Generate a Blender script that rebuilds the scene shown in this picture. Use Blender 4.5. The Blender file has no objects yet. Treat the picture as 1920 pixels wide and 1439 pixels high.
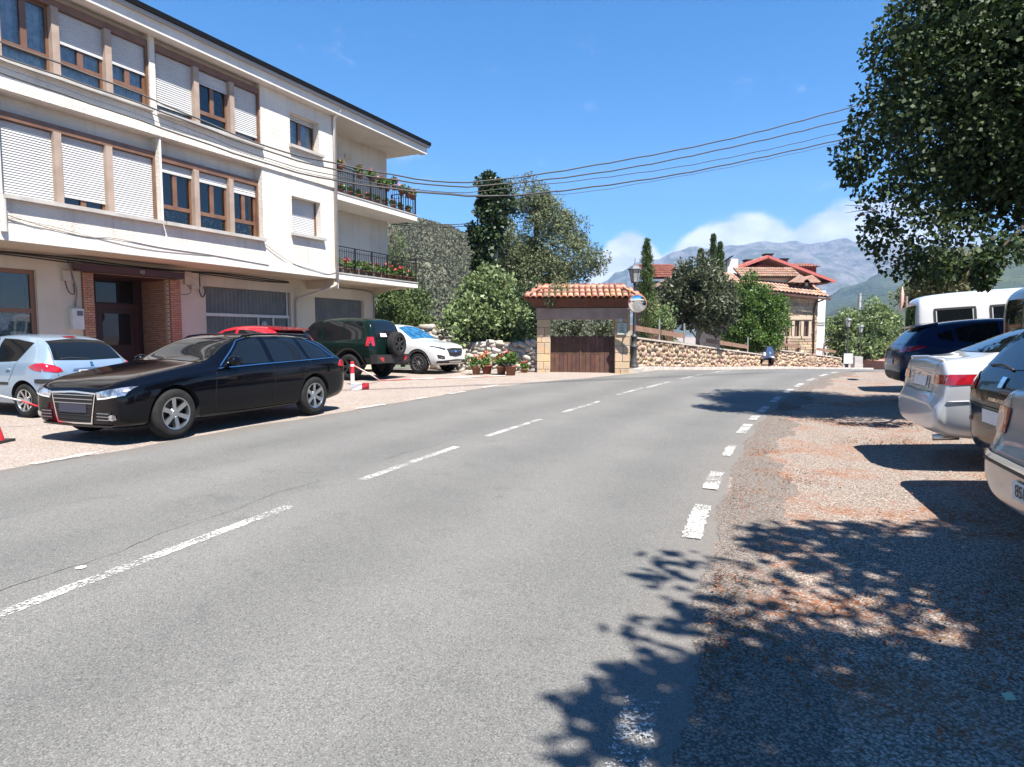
import bpy, bmesh, math, random
import numpy as np
from mathutils import Vector, Matrix
from mathutils.bvhtree import BVHTree
random.seed(7); RNG=np.random.default_rng(7)
sc=bpy.context.scene
COL=sc.collection
R=math.radians
# ---------------------------------------------------------------- camera, sky, sun, exposure
F_PX=1200.0; CXP=960.0; CYP=719.5; HOR=630.0; EYE=1.5
PITCH=math.atan((CYP-HOR)/F_PX); _c,_s=math.cos(PITCH),math.sin(PITCH)
cam=bpy.data.cameras.new('camera'); camo=bpy.data.objects.new('camera',cam); COL.objects.link(camo)
cam.sensor_fit='HORIZONTAL'; cam.sensor_width=36.0; cam.lens=36.0*F_PX/1920.0
cam.clip_start=0.05; cam.clip_end=20000
camo.location=(0,0,EYE); camo.rotation_euler=(R(90)-PITCH,0,0)
sc.camera=camo
SUN_EL=R(61); SUN_PHI=R(58)
SDIR=Vector((math.cos(SUN_EL)*math.cos(SUN_PHI),-math.cos(SUN_EL)*math.sin(SUN_PHI),math.sin(SUN_EL)))
wd=bpy.data.worlds.new('World'); sc.world=wd; wd.use_nodes=True
nt=wd.node_tree; nt.nodes.clear()
def nd(tree,t,**k):
    n=tree.nodes.new(t)
    for a,b in k.items(): setattr(n,a,b)
    return n
out=nd(nt,'ShaderNodeOutputWorld'); bg=nd(nt,'ShaderNodeBackground')
sky=nd(nt,'ShaderNodeTexSky'); sky.sky_type='NISHITA'; sky.sun_disc=False
sky.sun_elevation=SUN_EL; sky.sun_rotation=math.atan2(SDIR.x,SDIR.y)
sky.altitude=600; sky.air_density=1.0; sky.dust_density=0.1; sky.ozone_density=3.2
hsv=nd(nt,'ShaderNodeHueSaturation'); hsv.inputs['Saturation'].default_value=1.42; hsv.inputs['Value'].default_value=1.0
nt.links.new(sky.outputs[0],hsv.inputs['Color'])
# clouds: banks of cumulus low over the horizon, a few wisps higher up
tc=nd(nt,'ShaderNodeTexCoord'); sep=nd(nt,'ShaderNodeSeparateXYZ'); nt.links.new(tc.outputs['Generated'],sep.inputs[0])
def mth(op,a,b=None,c=None,clamp=False,tree=None):
    tree=tree or nt
    n=nd(tree,'ShaderNodeMath',operation=op); n.use_clamp=clamp
    for i,v in enumerate((a,b,c)):
        if v is None: continue
        if isinstance(v,(int,float)): n.inputs[i].default_value=v
        else: tree.links.new(v,n.inputs[i])
    return n.outputs[0]
def smooth(v,a,b,tree=None):
    tree=tree or nt
    n=nd(tree,'ShaderNodeMapRange',interpolation_type='SMOOTHSTEP'); tree.links.new(v,n.inputs[0])
    n.inputs[1].default_value=a; n.inputs[2].default_value=b; n.inputs[3].default_value=0; n.inputs[4].default_value=1
    return n.outputs[0]
az=mth('ARCTAN2',sep.outputs[0],sep.outputs[1]); elv=mth('ARCSINE',sep.outputs[2])
comb=nd(nt,'ShaderNodeCombineXYZ'); nt.links.new(az,comb.inputs[0]); nt.links.new(mth('MULTIPLY',elv,1.7),comb.inputs[1])
nz=nd(nt,'ShaderNodeTexNoise'); nz.inputs['Scale'].default_value=13; nz.inputs['Detail'].default_value=9; nz.inputs['Roughness'].default_value=0.55
nt.links.new(comb.outputs[0],nz.inputs['Vector'])
nz2=nd(nt,'ShaderNodeTexNoise'); nz2.inputs['Scale'].default_value=4.2; nz2.inputs['Detail'].default_value=2
nt.links.new(comb.outputs[0],nz2.inputs['Vector'])
# height of the cloud tops varies with direction
base_h=mth('MULTIPLY_ADD',nz2.outputs[0],0.16,0.068)
def blob(a0,w,h):
    d=mth('DIVIDE',mth('SUBTRACT',az,a0),w); g=mth('EXPONENT',mth('MULTIPLY',mth('MULTIPLY',d,d),-1.0)); return mth('MULTIPLY',g,h)
top=mth('MAXIMUM',mth('MAXIMUM',mth('MAXIMUM',blob(0.180,0.085,0.164),blob(0.345,0.19,0.176)),blob(0.50,0.22,0.186)),mth('MAXIMUM',blob(-0.07,0.03,0.155),blob(1.0,0.45,0.16)))
top=mth('ADD',top,mth('MULTIPLY',blob(-1.6,0.7,0.12),nz2.outputs[0]))
puff=mth('MULTIPLY',mth('SUBTRACT',nz.outputs[0],0.5),0.040)
dens=mth('SUBTRACT',mth('ADD',top,puff),elv)
cl=smooth(dens,-0.006,0.012)
wisp=nd(nt,'ShaderNodeTexNoise'); wisp.inputs['Scale'].default_value=9; wisp.inputs['Detail'].default_value=7; wisp.inputs['Roughness'].default_value=0.6
wm=nd(nt,'ShaderNodeMapping'); wm.inputs['Location'].default_value=(3.3,1.7,0); nt.links.new(comb.outputs[0],wm.inputs[0]); nt.links.new(wm.outputs[0],wisp.inputs['Vector'])
wv=mth('MULTIPLY',smooth(wisp.outputs[0],0.60,0.78),0.35)
call=mth('MAXIMUM',cl,wv)
shade=nd(nt,'ShaderNodeMix',data_type='RGBA'); shade.inputs[6].default_value=(4.6,4.9,5.5,1); shade.inputs[7].default_value=(7.0,7.0,7.0,1)
nt.links.new(smooth(nz.outputs[0],0.33,0.62),shade.inputs[0])
mixc=nd(nt,'ShaderNodeMix',data_type='RGBA'); nt.links.new(call,mixc.inputs[0]); nt.links.new(hsv.outputs[0],mixc.inputs[6]); nt.links.new(shade.outputs[2],mixc.inputs[7])
nt.links.new(mixc.outputs[2],bg.inputs[0]); bg.inputs[1].default_value=0.060
nt.links.new(bg.outputs[0],out.inputs[0])
sl=bpy.data.lights.new('sun','SUN'); sl.energy=5.0; sl.angle=R(0.5); sl.color=(1.0,0.945,0.86)
so=bpy.data.objects.new('sun',sl); COL.objects.link(so); so.rotation_euler=SDIR.to_track_quat('Z','Y').to_euler(); so.location=(20,-30,60)
sc.view_settings.view_transform='Standard'; sc.view_settings.look='None'; sc.view_settings.gamma=1.0; sc.view_settings.use_curve_mapping=False
sc.view_settings.exposure=1.6
sc.cycles.use_denoising=True
try: sc.cycles.denoiser='OPENIMAGEDENOISE'
except Exception: pass
sc.cycles.use_adaptive_sampling=True; sc.cycles.adaptive_threshold=0.01
sc.cycles.max_bounces=7; sc.cycles.diffuse_bounces=3; sc.cycles.glossy_bounces=4; sc.cycles.transparent_max_bounces=12; sc.cycles.volume_bounces=0
sc.cycles.caustics_reflective=False; sc.cycles.caustics_refractive=False
# ---------------------------------------------------------------- measuring helpers (photo pixel -> place)
def ray(px,py):
    a=px-CXP; b=CYP-py
    return Vector((a,F_PX*_c+b*_s,-F_PX*_s+b*_c))
def G(px,py,z=0.0):
    r=ray(px,py); return Vector((0,0,EYE))+r*((z-EYE)/r.z)
def W(px,py,Y):
    r=ray(px,py); return Vector((0,0,EYE))+r*(Y/r.y)
RC=(72.9,-23.1); RR=80.0                       # centre and radius of the road's bend
def lat(x,y): return math.hypot(x-RC[0],y-RC[1])-RR
def sstep(v,a,b):
    t=min(1,max(0,(v-a)/(b-a))); return t*t*(3-2*t)
def zg(x,y):
    l=lat(x,y)
    z=0.0143*min(max(l+3.25,0),7.5)
    z+=0.065*min(max(-l-4.7,0),9)*(1-sstep(y,24,40))
    z+=0.15*sstep(y,12,23)
    if y>23: z-=0.045*(y-23)*sstep(y,22,27) if y<36 else 0.045*13+0.06*(min(y,64)-36)
    return z
# ---------------------------------------------------------------- object helpers
def link(o):
    COL.objects.link(o); return o
def basis(loc,rz,rx=0.0,ry=0.0):
    from mathutils import Euler
    return Matrix.Translation(loc)@Euler((rx,ry,rz)).to_matrix().to_4x4()
def thing(name,label,cat,loc=(0,0,0),rz=0.0,group=None,ry=0.0):
    o=bpy.data.objects.new(name,None); o.location=loc; o.rotation_euler=(0,ry,rz); o.empty_display_size=0.2
    o['label']=label; o['category']=cat
    if group: o['group']=group
    return link(o)
def tag(o,label,cat,group=None,kind=None):
    o['label']=label; o['category']=cat
    if group: o['group']=group
    if kind: o['kind']=kind
    return o
def structure(o,label=None):
    o['kind']='structure'
    if label: o['label']=label
    return o
class MB:
    def __init__(s): s.v=[]; s.f=[]; s.m=[]; s.cur=0
    def add(s,vs,fs):
        n=len(s.v); s.v.extend([tuple(v) for v in vs]); s.f.extend([tuple(i+n for i in f) for f in fs]); s.m.extend([s.cur]*len(fs)); return s
    def box(s,a,b):
        x0,y0,z0=a; x1,y1,z1=b
        return s.add([(x0,y0,z0),(x1,y0,z0),(x1,y1,z0),(x0,y1,z0),(x0,y0,z1),(x1,y0,z1),(x1,y1,z1),(x0,y1,z1)],
          [(0,3,2,1),(4,5,6,7),(0,1,5,4),(1,2,6,5),(2,3,7,6),(3,0,4,7)])
    def obox(s,M,sx,sy,sz):
        c=[M@Vector((i*sx/2,j*sy/2,k*sz/2)) for k in(-1,1) for j in(-1,1) for i in(-1,1)]
        return s.add(c,[(0,2,3,1),(4,5,7,6),(0,1,5,4),(1,3,7,5),(3,2,6,7),(2,0,4,6)])
    def bar(s,p0,p1,w,h):
        p0=Vector(p0);p1=Vector(p1); d=p1-p0; L=d.length
        q=d.to_track_quat('X','Z'); M=Matrix.Translation((p0+p1)/2)@q.to_matrix().to_4x4()
        return s.obox(M,L,w,h)
    def tube(s,pts,rad,n=8,cap=True):
        pts=[Vector(p) for p in pts]; rs=rad if isinstance(rad,(list,tuple)) else [rad]*len(pts)
        rings=[]; up=None
        for i,p in enumerate(pts):
            d=(pts[min(i+1,len(pts)-1)]-pts[max(i-1,0)]); d=d.normalized() if d.length>1e-9 else Vector((0,0,1))
            if up is None: up=d.orthogonal().normalized()
            else:
                up=up-d*up.dot(d); up=up.normalized() if up.length>1e-6 else d.orthogonal().normalized()
            sd=d.cross(up)
            rings.append([p+(up*math.cos(2*math.pi*k/n)+sd*math.sin(2*math.pi*k/n))*rs[i] for k in range(n)])
        vs=[v for r in rings for v in r]; fs=[]
        for i in range(len(rings)-1):
            for k in range(n): fs.append((i*n+k,i*n+(k+1)%n,(i+1)*n+(k+1)%n,(i+1)*n+k))
        if cap: fs.append(tuple(range(n))[::-1]); fs.append(tuple((len(rings)-1)*n+k for k in range(n)))
        return s.add(vs,fs)
    def lathe(s,prof,n=16,M=None):      # prof: (r,z) about local z
        M=M or Matrix(); vs=[];fs=[]
        for r,z in prof:
            for k in range(n):
                a=2*math.pi*k/n; vs.append(M@Vector((r*math.cos(a),r*math.sin(a),z)))
        for i in range(len(prof)-1):
            for k in range(n): fs.append((i*n+k,i*n+(k+1)%n,(i+1)*n+(k+1)%n,(i+1)*n+k))
        return s.add(vs,fs)
    def disc(s,c,nrm,r,n=20):
        q=Vector(nrm).to_track_quat('Z','Y').to_matrix(); c=Vector(c)
        return s.add([c+q@Vector((r*math.cos(2*math.pi*k/n),r*math.sin(2*math.pi*k/n),0)) for k in range(n)],[tuple(range(n))])
    def mesh(s,name,mats,smooth=False):
        me=bpy.data.meshes.new(name); me.from_pydata(s.v,[],s.f)
        for m in (mats if isinstance(mats,(list,tuple)) else [mats]): me.materials.append(m)
        if len(set(s.m))>1: me.polygons.foreach_set('material_index',s.m)
        if smooth: me.polygons.foreach_set('use_smooth',[True]*len(me.polygons))
        me.update(); return me
    def build(s,name,mats,parent=None,smooth=False,world=False):
        o=bpy.data.objects.new(name,s.mesh(name,mats,smooth)); put(o,parent,world); return link(o)
def put(o,parent,world=False):
    if parent:
        o.parent=parent
        if world:
            from mathutils import Euler
            M=Matrix()
            p=parent
            chain=[]
            while p: chain.append(p); p=p.parent
            for q in reversed(chain): M=M@q.matrix_parent_inverse@(Matrix.Translation(q.location)@q.rotation_euler.to_matrix().to_4x4())
            o.matrix_parent_inverse=M.inverted()
    return o
def inst(name,mesh,parent,loc,rot=(0,0,0),scale=(1,1,1)):
    o=bpy.data.objects.new(name,mesh); o.location=loc; o.rotation_euler=rot; o.scale=scale
    if parent: o.parent=parent
    return link(o)
# ---------------------------------------------------------------- materials
MATS={}
def pm(name,base,rough=0.7,metal=0.0,col2=None,vscale=4.0,vdet=4.0,bump=0.0,bscale=60.0,coat=0.0,spec=0.5,rand=0.0,col3=None,v3=1.0,v3lo=0.55,v3hi=0.7,coords='Object',flake=0.0,island=0.0,emit=None,bdist=0.01,streak=None):
    m=bpy.data.materials.new(name); m.use_nodes=True; t=m.node_tree; b=t.nodes['Principled BSDF']; L=t.links.new
    b.inputs['Roughness'].default_value=rough; b.inputs['Metallic'].default_value=metal
    b.inputs['Specular IOR Level'].default_value=spec
    b.inputs['Coat Weight'].default_value=coat; b.inputs['Coat Roughness'].default_value=0.03
    tcn=nd(t,'ShaderNodeTexCoord'); co=tcn.outputs[coords]
    if coords=='Geo': pass
    def rgb(c):
        n=nd(t,'ShaderNodeRGB'); n.outputs[0].default_value=(*c,1); return n.outputs[0]
    def noise(scale,det=4.0,ro=0.55):
        n=nd(t,'ShaderNodeTexNoise'); n.inputs['Scale'].default_value=scale; n.inputs['Detail'].default_value=det; n.inputs['Roughness'].default_value=ro
        L(co,n.inputs['Vector']); return n.outputs[0]
    def mixc(f,a,c):
        n=nd(t,'ShaderNodeMix',data_type='RGBA'); L(f,n.inputs[0]); L(a,n.inputs[6]); L(c,n.inputs[7]); return n.outputs[2]
    c=rgb(base)
    if col2: c=mixc(smooth(noise(vscale,vdet),0.36,0.64,t),c,rgb(col2))
    if col3: c=mixc(smooth(noise(v3,6.0,0.6),v3lo,v3hi,t),c,rgb(col3))
    if streak:
        mp=nd(t,'ShaderNodeMapping'); mp.inputs['Scale'].default_value=(2.6,2.6,0.22); L(co,mp.inputs[0]); n=nd(t,'ShaderNodeTexNoise'); n.inputs['Scale'].default_value=1.6; n.inputs['Detail'].default_value=7; n.inputs['Roughness'].default_value=0.65; L(mp.outputs[0],n.inputs['Vector'])
        c=mixc(mth('MULTIPLY',smooth(n.outputs[0],0.5,0.78,t),streak[3],tree=t),c,rgb(streak[:3]))
    if rand or island:
        if island:
            g=nd(t,'ShaderNodeNewGeometry'); rv=g.outputs['Random Per Island']; amt=island
        else:
            g=nd(t,'ShaderNodeObjectInfo'); rv=g.outputs['Random']; amt=rand
        h=nd(t,'ShaderNodeHueSaturation'); L(c,h.inputs['Color'])
        L(mth('MULTIPLY_ADD',rv,2*amt,1-amt,tree=t),h.inputs['Value'])
        r2=mth('FRACT',mth('MULTIPLY',rv,7.31,tree=t),tree=t)
        L(mth('MULTIPLY_ADD',r2,0.05*min(1,amt*3),0.5-0.025*min(1,amt*3),tree=t),h.inputs['Hue'])
        r3=mth('FRACT',mth('MULTIPLY',rv,17.7,tree=t),tree=t)
        L(mth('MULTIPLY_ADD',r3,0.5*min(1,amt*2),1-0.25*min(1,amt*2),tree=t),h.inputs['Saturation'])
        c=h.outputs[0]
    L(c,b.inputs['Base Color'])
    if bump:
        bn=nd(t,'ShaderNodeBump'); bn.inputs['Strength'].default_value=bump; bn.inputs['Distance'].default_value=bdist
        L(noise(bscale,5.0,0.6),bn.inputs['Height']); L(bn.outputs[0],b.inputs['Normal'])
    if emit: b.inputs['Emission Color'].default_value=(*emit[:3],1); b.inputs['Emission Strength'].default_value=emit[3]
    MATS[name]=m; return m
def leafmat(name,c1,c2,island=0.35,trans=0.3,rough=0.45):
    m=bpy.data.materials.new(name); m.use_nodes=True; t=m.node_tree; L=t.links.new; b=t.nodes['Principled BSDF']; o=t.nodes['Material Output']
    g=nd(t,'ShaderNodeNewGeometry'); rv=g.outputs['Random Per Island']
    mx=nd(t,'ShaderNodeMix',data_type='RGBA'); L(rv,mx.inputs[0]); mx.inputs[6].default_value=(*c1,1); mx.inputs[7].default_value=(*c2,1)
    h=nd(t,'ShaderNodeHueSaturation'); L(mx.outputs[2],h.inputs['Color']); r2=mth('FRACT',mth('MULTIPLY',rv,9.7,tree=t),tree=t)
    L(mth('MULTIPLY_ADD',r2,2*island,1-island,tree=t),h.inputs['Value'])
    L(h.outputs[0],b.inputs['Base Color']); b.inputs['Roughness'].default_value=rough; b.inputs['Specular IOR Level'].default_value=0.4
    tr=nd(t,'ShaderNodeBsdfTranslucent'); L(h.outputs[0],tr.inputs[0]); ms=nd(t,'ShaderNodeMixShader'); ms.inputs[0].default_value=trans
    L(b.outputs[0],ms.inputs[1]); L(tr.outputs[0],ms.inputs[2]); L(ms.outputs[0],o.inputs[0]); MATS[name]=m; return m
def glassmat(name,tint=(0.75,0.8,0.82),boost=0.0):
    m=bpy.data.materials.new(name); m.use_nodes=True; t=m.node_tree; L=t.links.new; o=t.nodes['Material Output']; t.nodes.remove(t.nodes['Principled BSDF'])
    fr=nd(t,'ShaderNodeFresnel'); fr.inputs[0].default_value=1.5
    tp=nd(t,'ShaderNodeBsdfTransparent'); tp.inputs[0].default_value=(*tint,1); gl=nd(t,'ShaderNodeBsdfGlossy'); gl.inputs['Roughness'].default_value=0.015
    ms=nd(t,'ShaderNodeMixShader'); L(mth('ADD',fr.outputs[0],boost,clamp=True,tree=t),ms.inputs[0]); L(tp.outputs[0],ms.inputs[1]); L(gl.outputs[0],ms.inputs[2]); L(ms.outputs[0],o.inputs[0]); return m
stucco=pm('stucco',(0.62,0.583,0.53),0.92,col2=(0.56,0.52,0.465),vscale=0.9,bump=0.7,bscale=19,bdist=0.03,col3=(0.44,0.39,0.335),v3=0.55,v3lo=0.56,v3hi=0.85,streak=(0.35,0.31,0.265,0.6))
plaster=pm('plaster',(0.58,0.50,0.40),0.9,col2=(0.52,0.44,0.345),vscale=0.7,bump=0.3,bscale=30,streak=(0.40,0.33,0.26,0.5),col3=(0.50,0.43,0.35),v3=0.8,v3lo=0.62,v3hi=0.9)
whitep=pm('white_paint',(0.63,0.60,0.56),0.6,col2=(0.57,0.54,0.495),vscale=2,streak=(0.46,0.42,0.37,0.5))
shutter_m=pm('shutter_white',(0.50,0.50,0.495),0.5,col2=(0.46,0.46,0.455),vscale=1.5,streak=(0.42,0.41,0.39,0.4))
brownf=pm('brown_frame',(0.13,0.065,0.04),0.45,col2=(0.17,0.09,0.055),vscale=3)
taupe=pm('taupe_post',(0.34,0.26,0.21),0.6,col2=(0.28,0.21,0.165),vscale=3)
darkred=pm('oxblood_paint',(0.055,0.017,0.014),0.5,col2=(0.045,0.015,0.013),vscale=2)
blackgut=pm('black_gutter',(0.006,0.006,0.007),0.6,spec=0.1)
blackm=pm('black_iron',(0.012,0.012,0.013),0.45)
darkint=pm('dark_interior',(0.012,0.011,0.011),0.9)  # near-black colour stands in for the shade of unlit rooms
curtain_m=pm('lace_curtain',(0.74,0.78,0.84),0.95,col2=(0.50,0.56,0.66),vscale=9)
glass=glassmat('window_glass',boost=0.06)
greyrib=pm('grey_ribbed_metal',(0.11,0.115,0.115),0.55,metal=0.2,col2=(0.145,0.145,0.14),vscale=2.5,col3=(0.30,0.29,0.27),v3=1.3,v3lo=0.66,v3hi=0.9)
brickm=pm('brick',(0.50,0.27,0.17),0.85,col2=(0.42,0.215,0.13),vscale=12,bump=0.4,bscale=80,rand=0.16)
mortar=pm('mortar',(0.24,0.10,0.065),0.95)
concrete=pm('concrete',(0.42,0.40,0.37),0.9,col2=(0.34,0.32,0.30),vscale=2.5,bump=0.3,bscale=50)
terrac=pm('terracotta_pot',(0.22,0.085,0.05),0.8,col2=(0.17,0.065,0.04),vscale=6,rand=0.2)
tilem=pm('clay_tile',(0.33,0.135,0.085),0.85,col2=(0.25,0.105,0.068),vscale=7,rand=0.22,col3=(0.40,0.29,0.21),v3=5,v3lo=0.52,v3hi=0.68,bump=0.3,bscale=60)
tilew=pm('weathered_tile',(0.34,0.18,0.12),0.9,col2=(0.40,0.27,0.195),vscale=5,island=0.22,col3=(0.30,0.24,0.19),v3=3,v3lo=0.52,v3hi=0.72)
tiler=pm('red_tile',(0.29,0.095,0.068),0.8,col2=(0.34,0.15,0.105),vscale=5,island=0.15)
sandst=pm('sandstone',(0.47,0.325,0.185),0.9,col2=(0.39,0.305,0.225),vscale=3.5,bump=0.5,bscale=30,rand=0.14,col3=(0.30,0.25,0.21),v3=2.2,v3lo=0.55,v3hi=0.75)
rubble=pm('rubble_stone',(0.37,0.275,0.195),0.95,col2=(0.28,0.20,0.14),vscale=6,bump=0.7,bscale=28,rand=0.32)
rubgrey=pm('rubble_grey',(0.40,0.37,0.33),0.95,col2=(0.29,0.25,0.22),vscale=6,bump=0.7,bscale=28,rand=0.34)
mortg=pm('wall_mortar',(0.23,0.175,0.13),0.95,bump=0.5,bscale=40)
woodd=pm('dark_wood',(0.070,0.030,0.020),0.7,col2=(0.10,0.045,0.028),vscale=5,bump=0.3,bscale=25,rand=0.2)
woodb=pm('weathered_beam',(0.25,0.185,0.17),0.85,col2=(0.31,0.25,0.225),vscale=2.2,bump=0.3,bscale=20)
woodr=pm('rail_wood',(0.23,0.13,0.085),0.8,col2=(0.17,0.10,0.07),vscale=4)
bark=pm('bark',(0.105,0.08,0.06),0.95,col2=(0.07,0.055,0.043),vscale=9,bump=0.9,bscale=30)
barkp=pm('pale_bark',(0.35,0.32,0.28),0.95,col2=(0.22,0.20,0.17),vscale=7,bump=0.7,bscale=25)
chrome=pm('chrome',(0.78,0.79,0.80),0.12,metal=1.0)
alloy=pm('alloy',(0.50,0.51,0.52),0.28,metal=0.95)
tyre_m=pm('tyre',(0.011,0.011,0.0115),0.85,col2=(0.018,0.0175,0.017),vscale=8,spec=0.25)
plast=pm('black_plastic',(0.018,0.018,0.019),0.55)
cglass=pm('tinted_car_glass',(0.006,0.008,0.010),0.02,spec=0.55,coat=0.0)
cglassb=pm('blue_sunshade_glass',(0.010,0.05,0.13),0.05,spec=0.6,coat=0.0,col2=(0.03,0.14,0.25),vscale=6)
redlamp=pm('red_lamp',(0.42,0.012,0.022),0.12,coat=1.0,col2=(0.26,0.008,0.014),vscale=14)
clearlamp=pm('clear_lamp',(0.62,0.64,0.67),0.1,metal=0.75,coat=1.0,col2=(0.16,0.17,0.19),vscale=11)
platew=pm('plate_white',(0.72,0.72,0.70),0.5)
seamm=pm('panel_gap',(0.006,0.006,0.006),0.8)
redp=pm('red_paint',(0.50,0.02,0.03),0.5,col2=(0.42,0.02,0.03),vscale=8)
whiteline=pm('road_paint',(0.66,0.65,0.62),0.8,col2=(0.50,0.49,0.47),vscale=9,bump=0.4,bscale=160,bdist=0.004)
# ================================================================ GROUND, ROAD
def ground_mat(name,c1,c2,c3,litter=None,pebble=0.5,lits=0.9,litlo=0.55,lithi=0.68,vs=48):
    m=bpy.data.materials.new(name); m.use_nodes=True; t=m.node_tree; L=t.links.new; b=t.nodes['Principled BSDF']; b.inputs['Roughness'].default_value=0.95; b.inputs['Specular IOR Level'].default_value=0.15
    co=nd(t,'ShaderNodeTexCoord').outputs['Object']
    def noise(s,d=5.0,r=0.6):
        n=nd(t,'ShaderNodeTexNoise'); n.inputs['Scale'].default_value=s; n.inputs['Detail'].default_value=d; n.inputs['Roughness'].default_value=r; L(co,n.inputs['Vector']); return n.outputs[0]
    def col(c): n=nd(t,'ShaderNodeRGB'); n.outputs[0].default_value=(*c,1); return n.outputs[0]
    def mx(f,a,c,mode='MIX'):
        n=nd(t,'ShaderNodeMix',data_type='RGBA'); n.blend_type=mode
        if isinstance(f,float): n.inputs[0].default_value=f
        else: L(f,n.inputs[0])
        L(a,n.inputs[6]); L(c,n.inputs[7]); return n.outputs[2]
    vo=nd(t,'ShaderNodeTexVoronoi'); vo.inputs['Scale'].default_value=vs; L(co,vo.inputs['Vector'])
    sepc=nd(t,'ShaderNodeSeparateColor'); L(vo.outputs['Color'],sepc.inputs[0])
    c=mx(smooth(noise(0.9),0.35,0.65,t),col(c1),col(c2))
    c=mx(smooth(sepc.outputs[0],0.30,0.75,t),c,col(c3))
    gap=smooth(vo.outputs['Distance'],0.42,0.72,t)
    dk=nd(t,'ShaderNodeMix',data_type='RGBA'); L(mth('MULTIPLY',gap,pebble,tree=t),dk.inputs[0]); L(c,dk.inputs[6]); dk.inputs[7].default_value=(c1[0]*0.45,c1[1]*0.4,c1[2]*0.36,1); c=dk.outputs[2]
    if litter:
        f=mth('MULTIPLY',smooth(noise(lits,8.0,0.72),litlo,lithi,t),smooth(noise(26,3.0),0.38,0.55,t),tree=t)
        c=mx(f,c,col(litter))
    L(c,b.inputs['Base Color'])
    bn=nd(t,'ShaderNodeBump'); bn.inputs['Strength'].default_value=0.55; bn.inputs['Distance'].default_value=0.012
    hgt=mth('ADD',mth('MULTIPLY',vo.outputs['Distance'],-0.8,tree=t),noise(130,3.0),tree=t); L(hgt,bn.inputs['Height']); L(bn.outputs[0],b.inputs['Normal'])
    return m
gravel=ground_mat('gravel',(0.20,0.163,0.138),(0.245,0.20,0.172),(0.37,0.325,0.285),litter=(0.215,0.088,0.042),pebble=0.8,vs=80,litlo=0.465,lithi=0.65)
lotmat=ground_mat('lot_gravel',(0.24,0.195,0.168),(0.29,0.24,0.21),(0.34,0.30,0.268),litter=(0.17,0.095,0.075),pebble=0.4,lits=0.5,litlo=0.56,lithi=0.72)
def asphalt_mat():
    m=bpy.data.materials.new('asphalt'); m.use_nodes=True; t=m.node_tree; L=t.links.new; b=t.nodes['Principled BSDF']; b.inputs['Roughness'].default_value=0.82; b.inputs['Specular IOR Level'].default_value=0.3
    co=nd(t,'ShaderNodeTexCoord').outputs['Object']
    def noise(s,d=5.0,r=0.6):
        n=nd(t,'ShaderNodeTexNoise'); n.inputs['Scale'].default_value=s; n.inputs['Detail'].default_value=d; n.inputs['Roughness'].default_value=r; L(co,n.inputs['Vector']); return n.outputs[0]
    def mx(f,a,c):
        n=nd(t,'ShaderNodeMix',data_type='RGBA'); L(f,n.inputs[0])
        for i,v in ((6,a),(7,c)):
            if isinstance(v,tuple): n.inputs[i].default_value=(*v,1)
            else: L(v,n.inputs[i])
        return n.outputs[2]
    c=mx(smooth(noise(0.55,6.0,0.65),0.33,0.67,t),(0.143,0.1415,0.134),(0.170,0.1665,0.157))
    c=mx(smooth(noise(2.6,6.0),0.55,0.75,t),c,(0.128,0.127,0.122))
    vo=nd(t,'ShaderNodeTexVoronoi'); vo.inputs['Scale'].default_value=150; L(co,vo.inputs['Vector'])
    s=nd(t,'ShaderNodeSeparateColor'); L(vo.outputs['Color'],s.inputs[0])
    c=mx(mth('MULTIPLY',smooth(s.outputs[0],0.62,1.0,t),0.6,tree=t),c,(0.27,0.258,0.238))
    c=mx(mth('MULTIPLY',smooth(s.outputs[1],0.68,1.0,t),0.65,tree=t),c,(0.055,0.055,0.054))
    c=mx(mth('MULTIPLY',smooth(vo.outputs['Distance'],0.45,0.75,t),0.5,tree=t),c,(0.07,0.069,0.066))
    # wheel tracks: distance from the centre of the bend
    vd=nd(t,'ShaderNodeVectorMath',operation='DISTANCE'); sp=nd(t,'ShaderNodeSeparateXYZ'); L(co,sp.inputs[0]); cb=nd(t,'ShaderNodeCombineXYZ'); L(sp.outputs[0],cb.inputs[0]); L(sp.outputs[1],cb.inputs[1]); L(cb.outputs[0],vd.inputs[0]); vd.inputs[1].default_value=(RC[0],RC[1],0)
    la=mth('ADD',mth('SUBTRACT',vd.outputs['Value'],RR,tree=t),mth('MULTIPLY',mth('SUBTRACT',noise(0.35,3.0),0.5,tree=t),0.7,tree=t),tree=t)
    tr=mth('POWER',mth('ABSOLUTE',mth('SINE',mth('MULTIPLY_ADD',la,1.9,0.35,tree=t),tree=t),tree=t),2.0,tree=t)
    trk=nd(t,'ShaderNodeMix',data_type='RGBA'); trk.blend_type='MULTIPLY'; L(mth('MULTIPLY',tr,0.55,tree=t),trk.inputs[0]); L(c,trk.inputs[6]); trk.inputs[7].default_value=(0.74,0.745,0.75,1); c=trk.outputs[2]
    oil=nd(t,'ShaderNodeMix',data_type='RGBA'); L(mth('MULTIPLY',smooth(noise(5.5,4.0,0.5),0.69,0.78,t),0.4,tree=t),oil.inputs[0]); L(c,oil.inputs[6]); oil.inputs[7].default_value=(0.07,0.07,0.07,1); c=oil.outputs[2]
    dst=nd(t,'ShaderNodeMix',data_type='RGBA'); L(mth('MULTIPLY',smooth(mth('ABSOLUTE',mth('ADD',la,-0.1,tree=t),tree=t),2.9,3.7,t),0.45,tree=t),dst.inputs[0]); L(c,dst.inputs[6]); dst.inputs[7].default_value=(0.15,0.125,0.107,1); c=dst.outputs[2]
    L(c,b.inputs['Base Color'])
    bn=nd(t,'ShaderNodeBump'); bn.inputs['Strength'].default_value=0.45; bn.inputs['Distance'].default_value=0.006
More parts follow.
